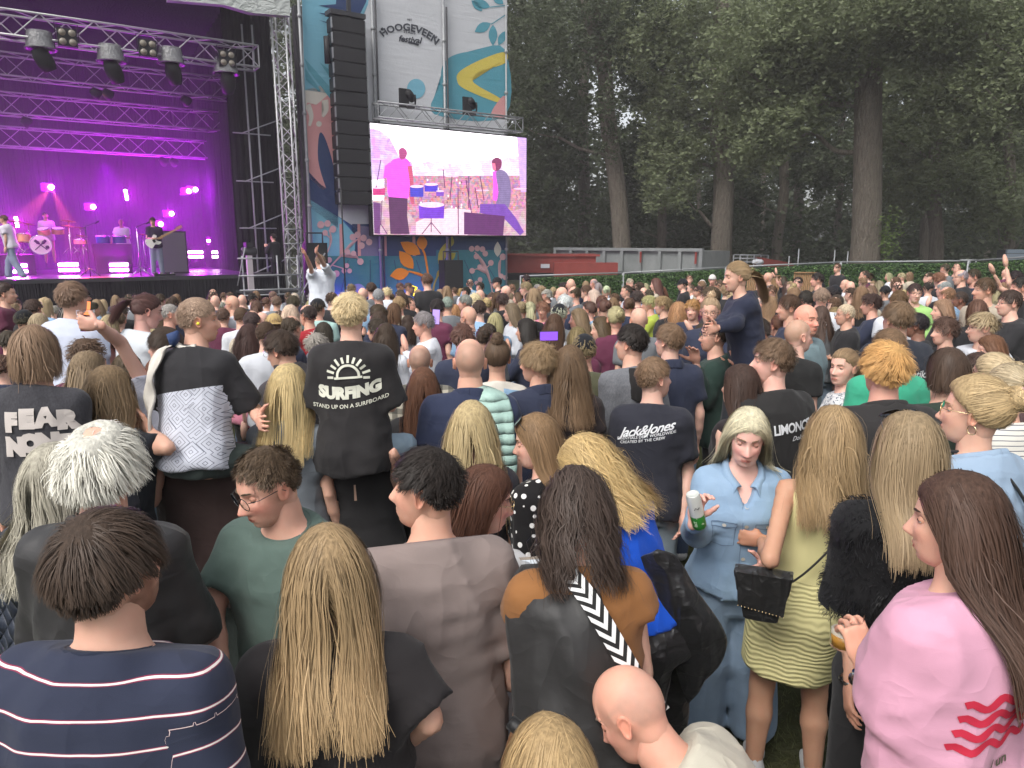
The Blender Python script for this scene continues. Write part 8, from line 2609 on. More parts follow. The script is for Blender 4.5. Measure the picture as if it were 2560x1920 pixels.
V, F = text2('SURFING', .049, .07, 0, 1.0, 1.0); V[:, 1] += .10 * V[:, 0] + 1.2 * V[:, 0] ** 2
decal(h, h['top'], V, F, .005, .310, (.66, .66, .56), 'lettering')
V, F = text2('STAND UP ON A SURFBOARD', .0175, .02, 0, 1.02, 1.0); V[:, 1] += .12 * V[:, 0] + .8 * V[:, 0] ** 2
decal(h, h['top'], V, F, .005, .258, (.66, .66, .56), 'lettering')
h = person(886, 1010, 3.42, 1.06, yaw=2, sex='f', build=1.2, top=dict(col=(.026, .025, .026), kind='cap', sleeve=.2, loose=.03, sw=.03, fold=.008, bottom=.02), bottom=dict(col=(.18, .11, .06), mat=M['leopard'], waist=.08), hair=dict(kind='short'), haircol=DBR, arms=([(775, 1240, 3.35), (800, 1130, 3.2)], [(1000, 1240, 3.4), (985, 1130, 3.2)]), hands=False, detail=2, seed=151,
   skin=(.60, .38, .29), label='woman in black top and leopard print jeans carrying the blond boy')
V, F = poly2([(-.004, .05), (.004, .05), (.006, -.03), (-.006, -.03)]); decal(h, h['top'], V, F, .02, .36, (.55, .36, .27), 'keyhole', lift=.003)
person(724, 975, 3.3, .96, yaw=-3, sex='f', top=dict(col=(.17, .19, .21)), bottom=dict(col=BLACK), hair=dict(kind='long', len=.38, thick=.022, n=3000, tipt=.1, hl=.4), haircol=(.60, .46, .23), detail=2, seed=152, label='woman with bright blonde hair and a grey top between the two boys on shoulders')
person(703, 876, 4.4, 1.0, yaw=62, hy=74, hp=16, top=dict(col=(.05, .045, .048), kind='long', hood=True), bottom=dict(col=BLACK), hair=dict(kind='short', len=.06, n=2400, thick=.014), haircol=DBR, skin=(.62, .40, .30), detail=3, seed=153, glasses=dict(r=.022, mat=M['chrome']), label='smiling young man with glasses and dark hair in a charcoal hoodie facing left')
person(1050, 905, 4.8, 1.0, yaw=5, hy=3, top=dict(col=(.45, .42, .34), kind='long', mat=M['plaid'], collar=True, loose=.035), bottom=dict(col=JEANS), hair=dict(kind='buzz', shell=.003, bald=.55), haircol=(.12, .09, .07), detail=2, seed=154, label='man with cropped balding head in cream and black plaid shirt')
person(1059, 970, 3.9, .95, yaw=4, sex='f', top=dict(col=BLACK), bottom=dict(col=BLACK), hair=dict(kind='wavy', len=.40, n=2800, curl=.007, freq=6), haircol=(.14, .065, .038), detail=2, seed=155, label='woman with long reddish brown hair before the plaid shirt')
h = person(1175, 905, 3.55, 1.0, yaw=2, top=dict(col=(.030, .038, .075), collar=True, loose=.028, sleeve=.70), bottom=dict(col=JEANS), hair=dict(kind='buzz', shell=.003, bald=.45), haircol=(.22, .16, .12), skin=(.70, .44, .33), detail=3, seed=156, build=1.15, label='balding man in a navy polo with a pale green jacket over his shoulder')
hang_cloth(h, 'mint_jacket', [[(.02, .05, .62), (.10, .04, .60), (.17, .03, .57)], [(.03, -.08, .60), (.11, -.10, .585), (.19, -.06, .55)], [(.05, -.165, .46), (.13, -.16, .44), (.21, -.12, .42)], [(.04, -.18, .26), (.13, -.18, .24), (.22, -.14, .22)], [(.05, -.19, .04), (.14, -.19, .02), (.22, -.16, .02)]], M['puffer'], (.36, .52, .46), .03, 2, .02)
h = person(1243, 895, 4.3, .95, yaw=0, sex='f', top=dict(col=(.62, .59, .52)), bottom=dict(col=LJEANS), hair=dict(kind='bun', tie=(0, -.06, .115), bunr=.038, n=2200, thick=.010), haircol=(.13, .085, .055), detail=2, seed=157, label='woman with brown hair pinned in a high bun, cream top')
hang_cloth(h, 'denim_jacket', [[(.04, -.10, .56), (.12, -.09, .55), (.18, -.04, .53)], [(.05, -.15, .42), (.13, -.145, .41), (.19, -.10, .40)], [(.05, -.15, .26), (.13, -.15, .25), (.2, -.1, .24)]], M['denim'], (.25, .38, .52), .02, 2, .01)
person(1343, 908, 4.1, .96, yaw=20, hy=64, sex='f', build=1.2, top=dict(col=NAVY, collar=True, loose=.028), bottom=dict(col=JEANS), hair=dict(kind='short', len=.075, thick=.020, fade=.6, n=3000, w=.0028, curl=.006, freq=14, mess=.3, hl=.5), haircol=(.30, .205, .115), skin=(.68, .42, .31), detail=3, seed=158, label='person with short curly hair in a navy polo looking left')
person(1424, 918, 4.1, .95, yaw=-4, sex='f', top=dict(col=(.03, .022, .022)), bottom=dict(col=BLACK), hair=dict(kind='wavy', len=.42, thick=.028, n=3000, curl=.010, freq=5, tipt=.4, hl=.4), haircol=(.15, .095, .055), detail=2, seed=159, label='woman with braids and long wavy brown hair before the olive cap')
person(1148, 1085, 2.0, .3, yaw=0) if False else None
h = person(1340, 1105, 2.95, .95, yaw=50, hy=80, hp=12, sex='f', lean=6, top=dict(col=(.014, .013, .014), kind='long', mat=M['dots'], loose=.035), bottom=dict(col=BLACK), hair=dict(kind='long', len=.36, thick=.020, n=2800, hl=.3, tipt=.2), haircol=(.24, .15, .08), skin=(.74, .48, .38), detail=3, seed=160, face=dict(lid=.7), glasses=dict(r=.027, sq=3, sun=True, up=True, mat=M['frame']),
   label='woman with sunglasses on light brown hair and a black polka dot top, facing left')
person(1180, 1075, 2.95, .95, yaw=2, sex='f', top=dict(col=(.03, .03, .04)), bottom=dict(col=BLACK), hair=dict(kind='wavy', len=.46, thick=.026, n=3400, curl=.006, freq=5, hl=.5, mess=.15), haircol=(.50, .39, .21), detail=2, seed=161, label='woman with long tousled pale blonde hair in front of the navy polo with mint jacket')
# left part
h = person(277, 985, 3.0, .95, yaw=-6, hy=-4, sex='f', top=dict(col=(.016, .018, .024)), bottom=dict(col=JEANS), hair=dict(kind='wavy', len=.34, thick=.022, n=3000, curl=.007, freq=5, hl=.5, tipt=.4), haircol=(.24, .165, .095), detail=2, seed=162, arms=('front', [(420, 1120, 2.9), (375, 1075, 3.0)]), label='woman with brown to blonde hair in a dark tee left of the boy in patterned tee')
person(183, 748, 4.9, .98, yaw=-8, hy=-10, top=dict(col=(.56, .60, .72), loose=.045, fold=.008), bottom=dict(col=JEANS), hair=dict(kind='short', len=.05, thick=.012, fade=.4, n=2400), haircol=(.20, .125, .085), detail=2, seed=163, floor=-.0, label='boy in a loose white tee standing tall near the stage at the left')
person(369, 778, 4.9, .95, yaw=-30, hy=-52, hp=18, sex='f', top=dict(col=(.60, .64, .68), kind='cap', sleeve=.1, loose=.05), bottom=dict(col=BLACK), hair=dict(kind='pony', len=.22, n=1800, tie=(0, -.105, .04)), haircol=(.10, .05, .045), detail=2, seed=164, skin=(.62, .38, .33), label='girl with a ponytail in a white sleeveless shirt turned to the right')
# raised arm with beer
h = person(412, 868, 4.35, 1.0, yaw=60, hy=80, top=dict(col=(.50, .50, .56), kind='long', mat=M['fine'], loose=.03, cuff=.15), bottom=dict(col=BLACK), hair=dict(kind='short', len=.07, n=2400, mess=.3), haircol=DBR, skin=(.64, .42, .34), detail=3, seed=165, arms=([(300, 855, 4.1), (244, 812, 3.9)], 'front'), pose_hand={0: dict(curl=.75, grip=True, dir=(-1, .0, .15), thumb=(.1, -.1, 1))},
   label='young man in a striped shirt holding a beer out to the left')
hp_, fd_, th_, bk_ = h['hands'][0]
plastic_cup(hp_ + fd_ * .085 - bk_ * .045 + np.array([0, 0, -.055]), 'plastic cup of beer held out by the raised arm at the left', .62)
# boy with raised hands by the banner
person(800, 655, 12.2, .98, yaw=20, hy=40, top=dict(col=(.70, .74, .80), loose=.05, bottom=-.2), bottom=dict(col=(.35, .42, .50)), hair=dict(kind='short', n=900), haircol=(.22, .15, .10), detail=2, seed=166, arms=([(776, 690, 11.9), (763, 640, 11.7)], [(815, 640, 11.6), (792, 636, 11.4)]) if False else ([(778, 672, 11.8), (764, 638, 11.5)], [(800, 645, 11.6), (792, 632, 11.4)]), hands=True, label='boy in a white tee with both hands raised before the banner')
# phone seen in the lap of the woman with wavy hair
def phone(p, R, label, w=.074, h_=.150, screen=(.05, .05, .06), st=.6, case=(.02, .02, .02)):
 root = empty('phone', p, 0, label, 'phone')
 MB().box((0, 0, 0), (w, .009, h_), R).build('case', mat('phone_case', rough=.4, color=case), root)
 MB().box(R @ np.array([0, -.0052, 0]), (w * .92, .001, h_ * .94), R).build('screen', lit('phone_screen', screen, st), root)
 return root
phone(at(1335, 1400, 2.25), rotm(0, -55, 70), 'phone with bright screen held low by the woman with wavy dark hair', screen=(.75, .80, .85), st=.7, case=(.35, .30, .25))
# ------------------------------------------------------------------ the crowd: one build of each kind, then copies
_body, _hair = {}, {}
HSTY = {
 's': dict(kind='short', len=.05, thick=.010, lift=.16, mess=.22), 'm': dict(kind='short', len=.07, thick=.018, fade=.6, mess=.3), 'q': dict(kind='short', len=.06, thick=.014, fade=.2, lift=.5, comb=(0, .4, .9)),
 'c': dict(kind='short', len=.07, thick=.024, fade=.7, mess=.5, curl=.007, freq=14, lift=.4), 'z': dict(kind='short', len=.014, thick=.003, fade=.8, shell=.002), 'r': dict(kind='short', len=.022, thick=.004, bald=.45, fade=.8, shell=.0015),
 'l': dict(kind='long', len=.36, thick=.020, allback=True), 'w': dict(kind='wavy', len=.38, thick=.030, curl=.010, freq=5, allback=True), 'b': dict(kind='bob', len=.17, thick=.022, nape=.05),
 'p': dict(kind='pony', len=.26, thick=.008), 'u': dict(kind='bun', thick=.012, mess=.3), 'h': dict(kind='bun', tie=(0, -.05, .115), bunr=.036, thick=.010), 'k': dict(kind='curly', len=.28, thick=.045, curl=.014, freq=9, mess=.4), '0': dict(kind='bald'),
}
HN = {'s': 'short hair', 'm': 'tousled hair', 'q': 'swept up hair', 'c': 'curly short hair', 'z': 'cropped hair', 'r': 'receding hair', 'l': 'long hair', 'w': 'long wavy hair', 'b': 'bobbed hair', 'p': 'ponytail', 'u': 'hair in a low bun', 'h': 'hair in a high bun', 'k': 'big curly hair', '0': 'bald head', 'C': 'cap', 'W': 'white cap', 'H': 'straw hat'}
FEM = set('lwbpuhk')
COLN = dict(K=('black', BLK), D=('dark brown', DBR), B=('brown', BRN), L=('light brown', LBR), N=('dark blond', DBL), Y=('blond', BLD), P=('pale blond', (.58, .50, .34)), G=('grey', GRY), H=('white', WHT), R=('ginger', GNG), A=('auburn', AUB), S=('', (.30, .18, .12)))
TOPS = dict(k=('black', (.027, .026, .028)), n=('navy', NAVY), w=('white', (.62, .64, .68)), g=('grey', (.16, .17, .18)), b=('light blue', (.26, .40, .56)), t=('teal', (.08, .22, .22)), r=('red', (.40, .03, .04)), p=('pink', (.60, .22, .30)), m=('maroon', (.12, .03, .06)),
   e=('beige', (.46, .40, .31)), y=('yellow green', (.42, .50, .08)), v=('lilac', (.36, .28, .42)), o=('olive', (.10, .10, .06)), l=('lime', (.35, .60, .20)), d=('denim blue', (.14, .20, .32)), s=('pale mint', (.35, .52, .48)))
ARMV = {'d': ('down', 'down'), 'f': ('front', 'front'), 'x': ('cross', 'cross'), 'u': ('up', 'up2'), 'o': ('down', 'phone'), 'c': ('chin', 'down')}
def proto_body(sex, arm, hv, det, kind):
 key = (sex, arm, hv, det, kind)
 if key not in _body:
  r_ = person(loc=(0, 0, 1.645), floor=0.0, yaw=0, hy=hv, hp=4, sex=sex, top=dict(col=(1, 1, 1), kind=kind, loose=.024, fold=.009), bottom=dict(col=(1, 1, 1)), hair=None, arms=ARMV[arm], detail=det, seed=len(_body) * 7 + 3,
     face=dict(noear=False), eyes=det > 0)
  hloc = r_['W2L'](r_['Hc'])
  _body[key] = (r_['body'].data, r_['top'].data, r_['bottom'].data, np.array(hloc), hv, r_['glasses'].data if 'glasses' in r_ else None)
  for k in ('body', 'top', 'bottom'): bpy.data.objects.remove(r_[k])
  bpy.data.objects.remove(r_['O'])
 return _body[key]
def proto_hair(st, det, seed):
 key = (st, det, seed)
 if key not in _hair:
  n, K_, w, lv = ((520, 6, .0062, 3), (150, 5, .011, 2))[0 if det else 1]
  if st in 'lwk': n = int(n * 1.5)
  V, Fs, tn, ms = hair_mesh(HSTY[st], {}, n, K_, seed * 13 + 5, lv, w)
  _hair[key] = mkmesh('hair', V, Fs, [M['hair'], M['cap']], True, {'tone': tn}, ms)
 return _hair[key]
def cap_mesh(kind):
 key = ('cap', kind)
 if key not in _hair:
  d, F_ = ico(4)
  V = head_base(d, {})
  m = V[:, 2] > (.022 if kind != 'H' else .03)
  V = V + unit_rows(V) * .012
  V[:, 2] = np.where(m, V[:, 2], .022)
  V[~m] *= [.93, .93, 1]
  mb = MB().add(V, None, F_)
  n = 16
  if kind == 'H':
   mb.lathe([(.07, .04), (.15, .030), (.155, .034), (.07, .048)], 24, (0, -.01, 0))
  else:
   P, Q = [], []
   for i in range(n + 1):
    a = math.pi * (i / n - .5) * .80
    x, y = math.sin(a) * .080, math.cos(a) * .090
    P += [[x, y * .9, .030], [x * .95, y + .062 * math.cos(a), .020], [x * .95, y + .062 * math.cos(a), .016], [x, y * .9, .024]]
   for i in range(n):
    for j in range(4): Q.append([4 * i + j, 4 * i + (j + 1) % 4, 4 * (i + 1) + (j + 1) % 4, 4 * (i + 1) + j])
   mb.add(np.array(P), Q)
  _hair[key] = mb.mesh('cap', [M['cloth']], True)
 return _hair[key]
_gl = [None]
def glasses_mesh():
 if _gl[0] is None:
  mb = MB()
  for sx in (-1, 1):
   mb.tube([[.031 * sx + .022 * math.cos(a), .104 - .3 * abs(.022 * math.cos(a) * sx + .021) * .3, .004 + .019 * math.sin(a)] for a in np.linspace(0, 6.283, 13)], .0018, 4, False)
   mb.tube([[.055 * sx, .094, .01], [.077 * sx, .06, .01], [.078 * sx, -.01, .004]], .0018, 4)
  mb.tube([[-.009, .105, .008], [.009, .105, .008]], .0018, 4)
  _gl[0] = mb.mesh('glasses', [M['frame']], True)
 return _gl[0]
LMK = [(0, 'at the left edge'), (115, 'left of the boy in the white tee'), (183, 'beside the tall boy in the white tee'), (275, 'right of the beer cup'), (369, 'around the girl with ponytail in white'), (498, 'behind the boy in patterned tee'), (585, 'before the scaffold platform'), (690, 'before the truss tower'), (790, 'left of the SURFING boy'),
  (880, 'behind the SURFING boy'), (950, 'right of the SURFING boy'), (1031, 'by the yellow lamp'), (1127, 'under the video screen'), (1215, 'by the right half of the banner'), (1285, 'at the banner edge'), (1370, 'before the red container'), (1470, 'before the hopper of the red container'), (1560, 'by the second fence panel'),
  (1650, 'before the grey skip'), (1750, 'left of the girl on shoulders'), (1835, 'by the girl on shoulders'), (1930, 'before the left reed screen'), (2020, 'by the broad bald man'), (2110, 'right of the broad bald man'), (2190, 'below the thick pale trunk'), (2270, 'behind the tall man with white lettering'),
  (2350, 'below the ivy clad tree'), (2425, 'by the gate posts'), (2540, 'at the right edge')]
def landmark(px):
 return min(LMK, key=lambda a: abs(a[0] - px))[1]
placed, crowd_rows = [], []
def solve_depth(px, py, w, st, yaw):
 wd = {'0': .158, 'z': .162, 'r': .165, 's': .176, 'p': .168, 'u': .178, 'h': .172, 'q': .172, 'm': .19, 'c': .20, 'b': .195, 'l': .192, 'w': .21, 'k': .24, 'C': .178, 'W': .178, 'H': .178}[st] * (1 + .12 * abs(math.sin(rad(yaw))))
 Y0 = FPX * wd / w * 1.0
 best = None
 for k in np.linspace(.78, 1.28, 26):
  Y = Y0 * k
  p = at(px, py, Y)
  hgt = p[2] - float(ground_z(p[0], p[1]))
  lo, hi = (1.46, 1.66) if st in FEM else (1.52, 1.76)
  e = max(0, lo - hgt) * 6 + max(0, hgt - hi) * 6 + abs(math.log(k)) * 1.2
  if best is None or e < best[0]: best = (e, Y, hgt)
 return best[1], best[2]
SKS = [(.64, .42, .32), (.70, .46, .36), (.60, .38, .28), (.66, .40, .31), (.72, .48, .38)]
def crowd_person(px, py, w, st, hc, tp, yaw, note='', arm=None, Yf=None, grp='people standing in the festival crowd', skin=None):
 i = len(crowd_rows)
 r = random.Random(int(px) * 7919 + int(py) * 31 + w)
 Y, hgt = solve_depth(px, py, w, st, yaw)
 if Yf: Y = Yf
 p = at(px, py, Y)
 g = float(ground_z(p[0], p[1]))
 hgt = p[2] - g
 s = min(max(hgt / 1.645, .86), 1.07)
 sex = 'f' if st in FEM else 'm'
 det = 1 if w >= 27 else 0
 arm = arm or r.choice('ddfxdfc' if det else 'ddfx')
 hv = r.choice((-35, 0, 0, 35)) if det and arm in 'df' else 0
 kind = {'f': 'long', 'c': 'long', 'o': 'long'}.get(arm, 'tee')
 body, top, bot, hl, hv, _ = proto_body(sex, arm, hv, det, kind)
 yaw_b = yaw - hv
 R_ = rotm(yaw_b)
 hl = hl * s
 loc = p - R_ @ hl
 O = empty('person', loc, rad(yaw_b), None, 'person', grp)
 O.scale = (s, s, s)
 sk = skin or r.choice(SKS)
 obj('body', body, O, sk)
 tcol = TOPS[tp][1] if tp in TOPS else r.choice([TOPS[k_][1] for k_ in 'kknnwgbegkwm'])
 jit = 1 + .25 * (r.random() - .5)
 obj('shirt', top, O, [c * jit for c in tcol])
 obj('trousers', bot, O, r.choice((JEANS, BLACK, (.05, .05, .06), LJEANS)))
 st2 = {'C': 's', 'W': 's', 'H': 's'}.get(st, st)
 hcol = COLN[hc][1]
 hcol = [c * (1 + .3 * (r.random() - .5)) for c in hcol]
 rh = rotm(hv, 4)
 if st2 != '0':
  ho = obj('hair', proto_hair(st2, det, r.randrange(2)), O, hcol)
  ho.location = tuple(_body[(sex, arm, hv, det, kind)][3])
  ho.rotation_euler = Matrix(rh.tolist()).to_euler()
 if st in 'CWH':
  co = obj('cap' if st != 'H' else 'hat', cap_mesh(st), O, {'C': (.015, .016, .02), 'W': (.62, .60, .55), 'H': (.45, .32, .14)}[st])
  co.location = tuple(_body[(sex, arm, hv, det, kind)][3])
  co.rotation_euler = Matrix((rh @ rotm(180 if 'backwards' in note else 0)).tolist()).to_euler()
 if 'glasses' in note:
  go_ = obj('glasses', glasses_mesh(), O)
  go_.location = tuple(_body[(sex, arm, hv, det, kind)][3])
  go_.rotation_euler = Matrix((rh @ rotm(0, -50 if 'pushed' in note else 0)).tolist()).to_euler()
 hd = {'0': 'bald', 'C': 'dark cap', 'W': 'white cap', 'H': 'straw hat'}.get(st) or (COLN[hc][0] + ' ' + HN[st])
 lab = 'person with ' + ('bald head' if st == '0' else hd)
 if tp in TOPS: lab += ', ' + TOPS[tp][0] + ' top'
 if note: lab += ', ' + note
 a = (yaw + 360) % 360
 if not note: lab += {0: '', 1: ', facing left', 2: ', facing the camera', 3: ', facing right'}[0 if a < 50 or a > 310 else 1 if a < 130 else 2 if a <= 230 else 3]
 crowd_rows.append((O, lab, px, py))
 placed.append((p[0], p[1]))
 return O
# px, py (head centre), head width, hair style, hair colour, top ('-' unseen), yaw, note
ROWS = '''16 734 42 u D m -70
40 762 26 s D - -20
208 742 32 C D v -60 cap turned to the right
85 773 31 s D - 0
97 780 28 u B - 5
114 769 25 b B - -10
134 779 28 c G - 10
63 788 21 s K - 0
64 803 36 C D - -10 dark cap low in the crowd
100 812 42 b Y e 0 leopard print neighbour
235 774 32 u D - -30
275 813 36 b Y - 0
298 802 30 r B - 10
288 778 26 m D - 0
324 750 22 s D - 0
307 757 19 c B - 0
344 751 22 s D - -15
363 742 18 s D - 0
308 780 29 m D - 5
260 872 58 s B w 150 smiling broadly beside the beer cup
219 893 80 c B - -5
378 862 58 s Y w 80 thin glasses
226 930 92 l N - -30 sunglasses pushed into the hair
322 928 66 w B w -5
24 856 40 s D n 10
155 905 50 s D g -80 profile beside the bowl cut child
401 938 62 l A k -10
4 920 46 s B n 10
401 752 27 s D - -10
423 757 20 l B - 0
427 787 36 z G - -60
401 809 32 l B - -20
533 737 20 r D - 10
539 755 24 0 S - 0
555 768 22 s G - 0
580 761 35 0 S w 80 dark sunglasses glasses
575 743 22 s D - 60
606 752 22 0 S k 0
559 793 28 s B - 0
604 793 30 z B - 0
611 773 23 b Y - 0
642 773 34 p B - 10
631 747 24 c K - 0
667 759 26 s B w 0
692 757 27 s L g 0
683 741 20 s L - 0
624 846 58 w D p 5
631 805 34 r D - 0
656 808 32 0 H - 0
687 817 46 H L - 0 straw hat
667 838 50 z D w -10
721 742 18 s B - 0
737 747 24 b P - 10
781 747 25 c G - 10 white headband
798 742 18 c A - 0
734 760 33 m D - 0
776 766 21 l Y - 0
727 789 44 w P - 0
769 789 38 r D r 60 sunglasses glasses
796 772 33 C D s -20
700 796 26 s B - 0
730 821 45 r D n -20 striped shirt
763 838 28 l R - 0
810 836 42 b D w 0
792 867 48 c G - 0
824 775 18 l B l -100
879 724 22 c L - 0
907 737 24 0 S - 0
928 724 27 s D - 30
946 743 31 z G - 20
944 789 42 s D - 60
941 826 44 m D - 85
968 733 24 c P - 10
979 746 20 u B - 0
1001 719 19 s B - -50
1000 739 26 m D - 80
1022 720 21 s B - -80 glasses
1067 703 28 s B k 30 standing taller glasses
1026 763 25 u B - -110 round glasses
998 763 34 s N - 10
985 782 42 b A - 0
1020 810 30 l D - 0
948 806 40 b D n 5
966 842 56 l D w -5
1094 772 34 s K - 0
1119 763 32 z G g -5
1117 730 25 w N - 0
1152 731 16 k R - 0
1165 731 25 m K k 70
1175 710 16 r D - 0
1200 718 21 s K k 60
1201 740 24 0 S - -60
1162 757 28 s G - 85 thin headset
1188 754 27 c P - 0
1170 794 38 0 G b 50 glasses
1139 778 26 k R - 10
1199 775 30 s D - 0
1216 763 28 u Y - 20
1107 805 19 s L - 150
1058 811 50 q G w 95 hands at his chin
1100 843 34 s D e 75 round glasses
1157 848 56 m B - 15 sunglasses glasses pushed up
1212 848 42 u D - 5
1067 768 22 l L - 0
1242 708 22 C K k 85 dark cap and tee
1264 730 24 0 S - 80
1280 722 18 s L - 0
1314 722 28 s N n 70 sunglasses glasses
1316 700 20 s K k 20
1345 724 22 c G - 10
1367 739 23 c G - 60
1383 729 20 b Y - 0
1403 736 28 0 S - 75
1410 722 26 m K - 0
1427 714 22 0 S - 0
1435 737 32 r D g 70
1464 730 28 s B k 75
1484 709 18 r G - 60
1496 719 20 b G - 0
1483 743 34 l P - 75
1514 729 22 b Y w 10
1230 747 26 s B - 60 white headphones
1257 753 28 c D - 0
1275 744 21 l N - 5
1294 746 28 l B - 80
1323 749 30 s D - 60
1357 776 31 c L p 160 glasses
1399 788 46 C G g -20 dark grey cap
1410 760 34 c H n 80 glasses
1278 782 44 l L w 80 glasses
1304 776 28 u N - 10
1325 776 32 p Y k 0
1238 808 36 b Y b 0
1220 838 40 u D - 20
1314 827 46 l K - 70
1387 814 42 l B - -20
1445 799 44 l L - 82 pink hair clip
1472 776 34 u B - 60
1504 762 36 u B - 10
1497 788 34 w B - 70
1503 824 50 w B n 80
1443 852 58 b L - 10
1460 878 60 C L o 0 olive cap
1516 729 22 u P w 0
1575 709 20 s G - -150 glasses
1565 729 26 p D w 85
1590 722 18 r D - 0
1613 719 20 b Y e 70
1639 712 28 l B e 70
1609 733 20 0 S - 0
1623 739 24 s D - 0
1656 730 24 w A - 10
1706 712 24 C K k 70 black cap and beard
1723 700 18 s B - 170
1727 723 20 p B w 80
1756 712 20 W B - -60 white cap
1781 700 20 W B - 160 white cap backwards facing the camera
1798 714 24 s B t 50 glasses
1745 729 24 s D - 80
1594 746 32 c D - 0
1572 766 34 u B - 0
1622 761 32 m Y y 80
1656 765 42 c N k 75 full beard
1695 782 44 k R k 5
1732 775 38 m R n 150
1775 745 46 s B - 70
1775 780 52 h Y - 160 sunglasses glasses
1596 801 46 0 S g 10
1570 797 24 u L - 150
1538 798 50 u Y - 10
1533 762 26 l L - 0
1509 772 40 u B - 20
1755 838 42 l D - 15
1896 711 18 s Y - 0
1912 717 18 b B - 0
1957 702 20 l D k 60 one arm raised
1968 716 22 w D k 0
1994 709 26 s K g 140
2043 700 28 s K k 75
2093 671 18 s B k 110
2093 695 18 u L w 70
1981 735 28 h Y - 0
2032 729 26 b N - 0
2051 720 22 C K - 0
2086 735 32 C K k 0
1928 729 22 s B - 60
2014 751 38 s K - 20
2054 746 40 s N - -20
2091 758 34 s D - 0
1971 770 52 q B - 80
1926 762 32 w N - 0
1899 761 24 z G n 80
2051 791 38 l B - 5
2084 791 32 p N k 75 green flowered blouse glasses
2112 787 38 z P k 80 glasses
1945 816 40 u A - 20
2112 712 20 0 S w 75
2125 719 22 0 S - 0
2160 691 22 p D m 70 maroon jacket with white striped sleeve
2198 715 22 w N - 20
2221 692 18 b Y w 60
2253 694 20 s Y e 70
2127 736 28 b L - 60
2177 729 24 w L - 60
2212 731 22 C K - 0
2243 721 24 r D - 10
2258 741 26 l Y - 0
2287 733 36 s D l 170 glasses smiling
2320 721 26 s K w -10
2322 696 24 s D - 70
2347 700 28 c L - 0
2362 673 20 s D g 20
2391 673 18 z D k 160
2401 694 28 r G - 75 glasses
2433 692 30 s D n 75
2358 723 30 r G - 20
2366 740 34 r L - 30
2399 750 34 z D m 60
2460 725 46 s B e 80 trimmed beard
2493 742 30 b Y - 0
2537 698 36 s K k 60 hands clasped overhead
2549 719 38 s K k 75 black beard
2522 758 52 s D k 80 glasses
2246 754 42 s B - -10
2177 762 50 c D - 60
2354 777 52 l N k 80
2291 814 54 s K k 50
2360 829 60 c B k 85
2453 819 68 m Y w 75 glasses
2474 877 70 w A w 75
2216 862 60 m B n 5
2441 929 76 s D - 20
2441 779 48 b B - 0'''
ARMN = {1957: 'u', 2537: 'u', 1058: 'c', 2360: 'c', 1371: 'o', 2084: 'f', 2084: 'd'}
for ln in ROWS.split('\n'):
 f_ = ln.split(' ', 7)
 px, py, w = int(f_[0]), int(f_[1]), int(f_[2])
 crowd_person(px, py, w, f_[3], f_[4], f_[5], float(f_[6]), f_[7] if len(f_) > 7 else '', ARMN.get(px), skin=(.24, .13, .09) if px in (2291, 2399) else None)
# people half hidden between the others
fr = random.Random(77)
heroes_xy = [(o.location.x, o.location.y) for o in bpy.data.objects if o.type == 'EMPTY' and o.name.startswith('person')]
need = 300 - len([1 for o in bpy.data.objects if o.type == 'EMPTY' and o.name.startswith('person')]) - 3
tries = 0
pts_ = placed + heroes_xy
while need > 0 and tries < 20000:
 tries += 1
 Y = fr.uniform(5.5, 22)
 px = fr.uniform(-20, 2580)
 p = at(px, 700, Y)
 if px < 1270:   # keep before the stage
  if (np.array(p[:2]) - S0) @ ST > -1.6: continue
 elif Y > 20.5: continue
 if min((p[0] - a) ** 2 + (p[1] - b) ** 2 for a, b in pts_) < .50 ** 2: continue
 g = float(ground_z(p[0], p[1]))
 st = fr.choice('ssmlwbpuczrl0')
 hz = g + (fr.uniform(1.48, 1.60) if st in FEM else fr.uniform(1.54, 1.70))
 r0 = ray(px, 700)
 d = np.array([p[0], p[1], hz - CAMH])
 yv = d[1] * sT + d[2] * cT; zv = d[1] * cT - d[2] * sT
 py = 960 - FPX * yv / zv
 w = max(14, int(FPX * .175 / Y))
 crowd_person(px, py, w, st, fr.choice('DBLNYDBGAK'), fr.choice('kknwgbekm'), fr.choice((0, 10, 20, 30, 60, -20, -40)), '', Yf=Y)
 pts_.append((p[0], p[1]))
 need -= 1
# far rows beyond the three hundred: one mass
bd, tpm, btm = proto_body('m', 'd', 0, 0, 'tee')[:3]
hs_ = [proto_hair(k, 0, 0) for k in 'swbc']
def mesh_np(me):
 V = np.empty(len(me.vertices) * 3, np.float32); me.vertices.foreach_get('co', V)
 lt = np.empty(len(me.polygons), np.int32); me.polygons.foreach_get('loop_total', lt)
 li = np.empty(len(me.loops), np.int32); me.loops.foreach_get('vertex_index', li)
 ls_ = np.empty(len(me.polygons), np.int32); me.polygons.foreach_get('loop_start', ls_)
 return V.reshape(-1, 3), [li[ls_[lt == k][:, None] + np.arange(k)] for k in (3, 4) if (lt == k).any()]
def crowdmat(nt, b):
 L(nt, attr(nt, 'tint', 'Color'), b.inputs['Base Color'])
M['mass'] = mat('crowd_mass', crowdmat, rough=.8, spec=.15)
parts_, tries, cnt = [], 0, 0
pieces = [(mesh_np(bd), 'skin'), (mesh_np(tpm), 'top')] + [(mesh_np(m), 'hair%d' % i) for i, m in enumerate(hs_)]
hloc0 = proto_body('m', 'd', 0, 0, 'tee')[3]
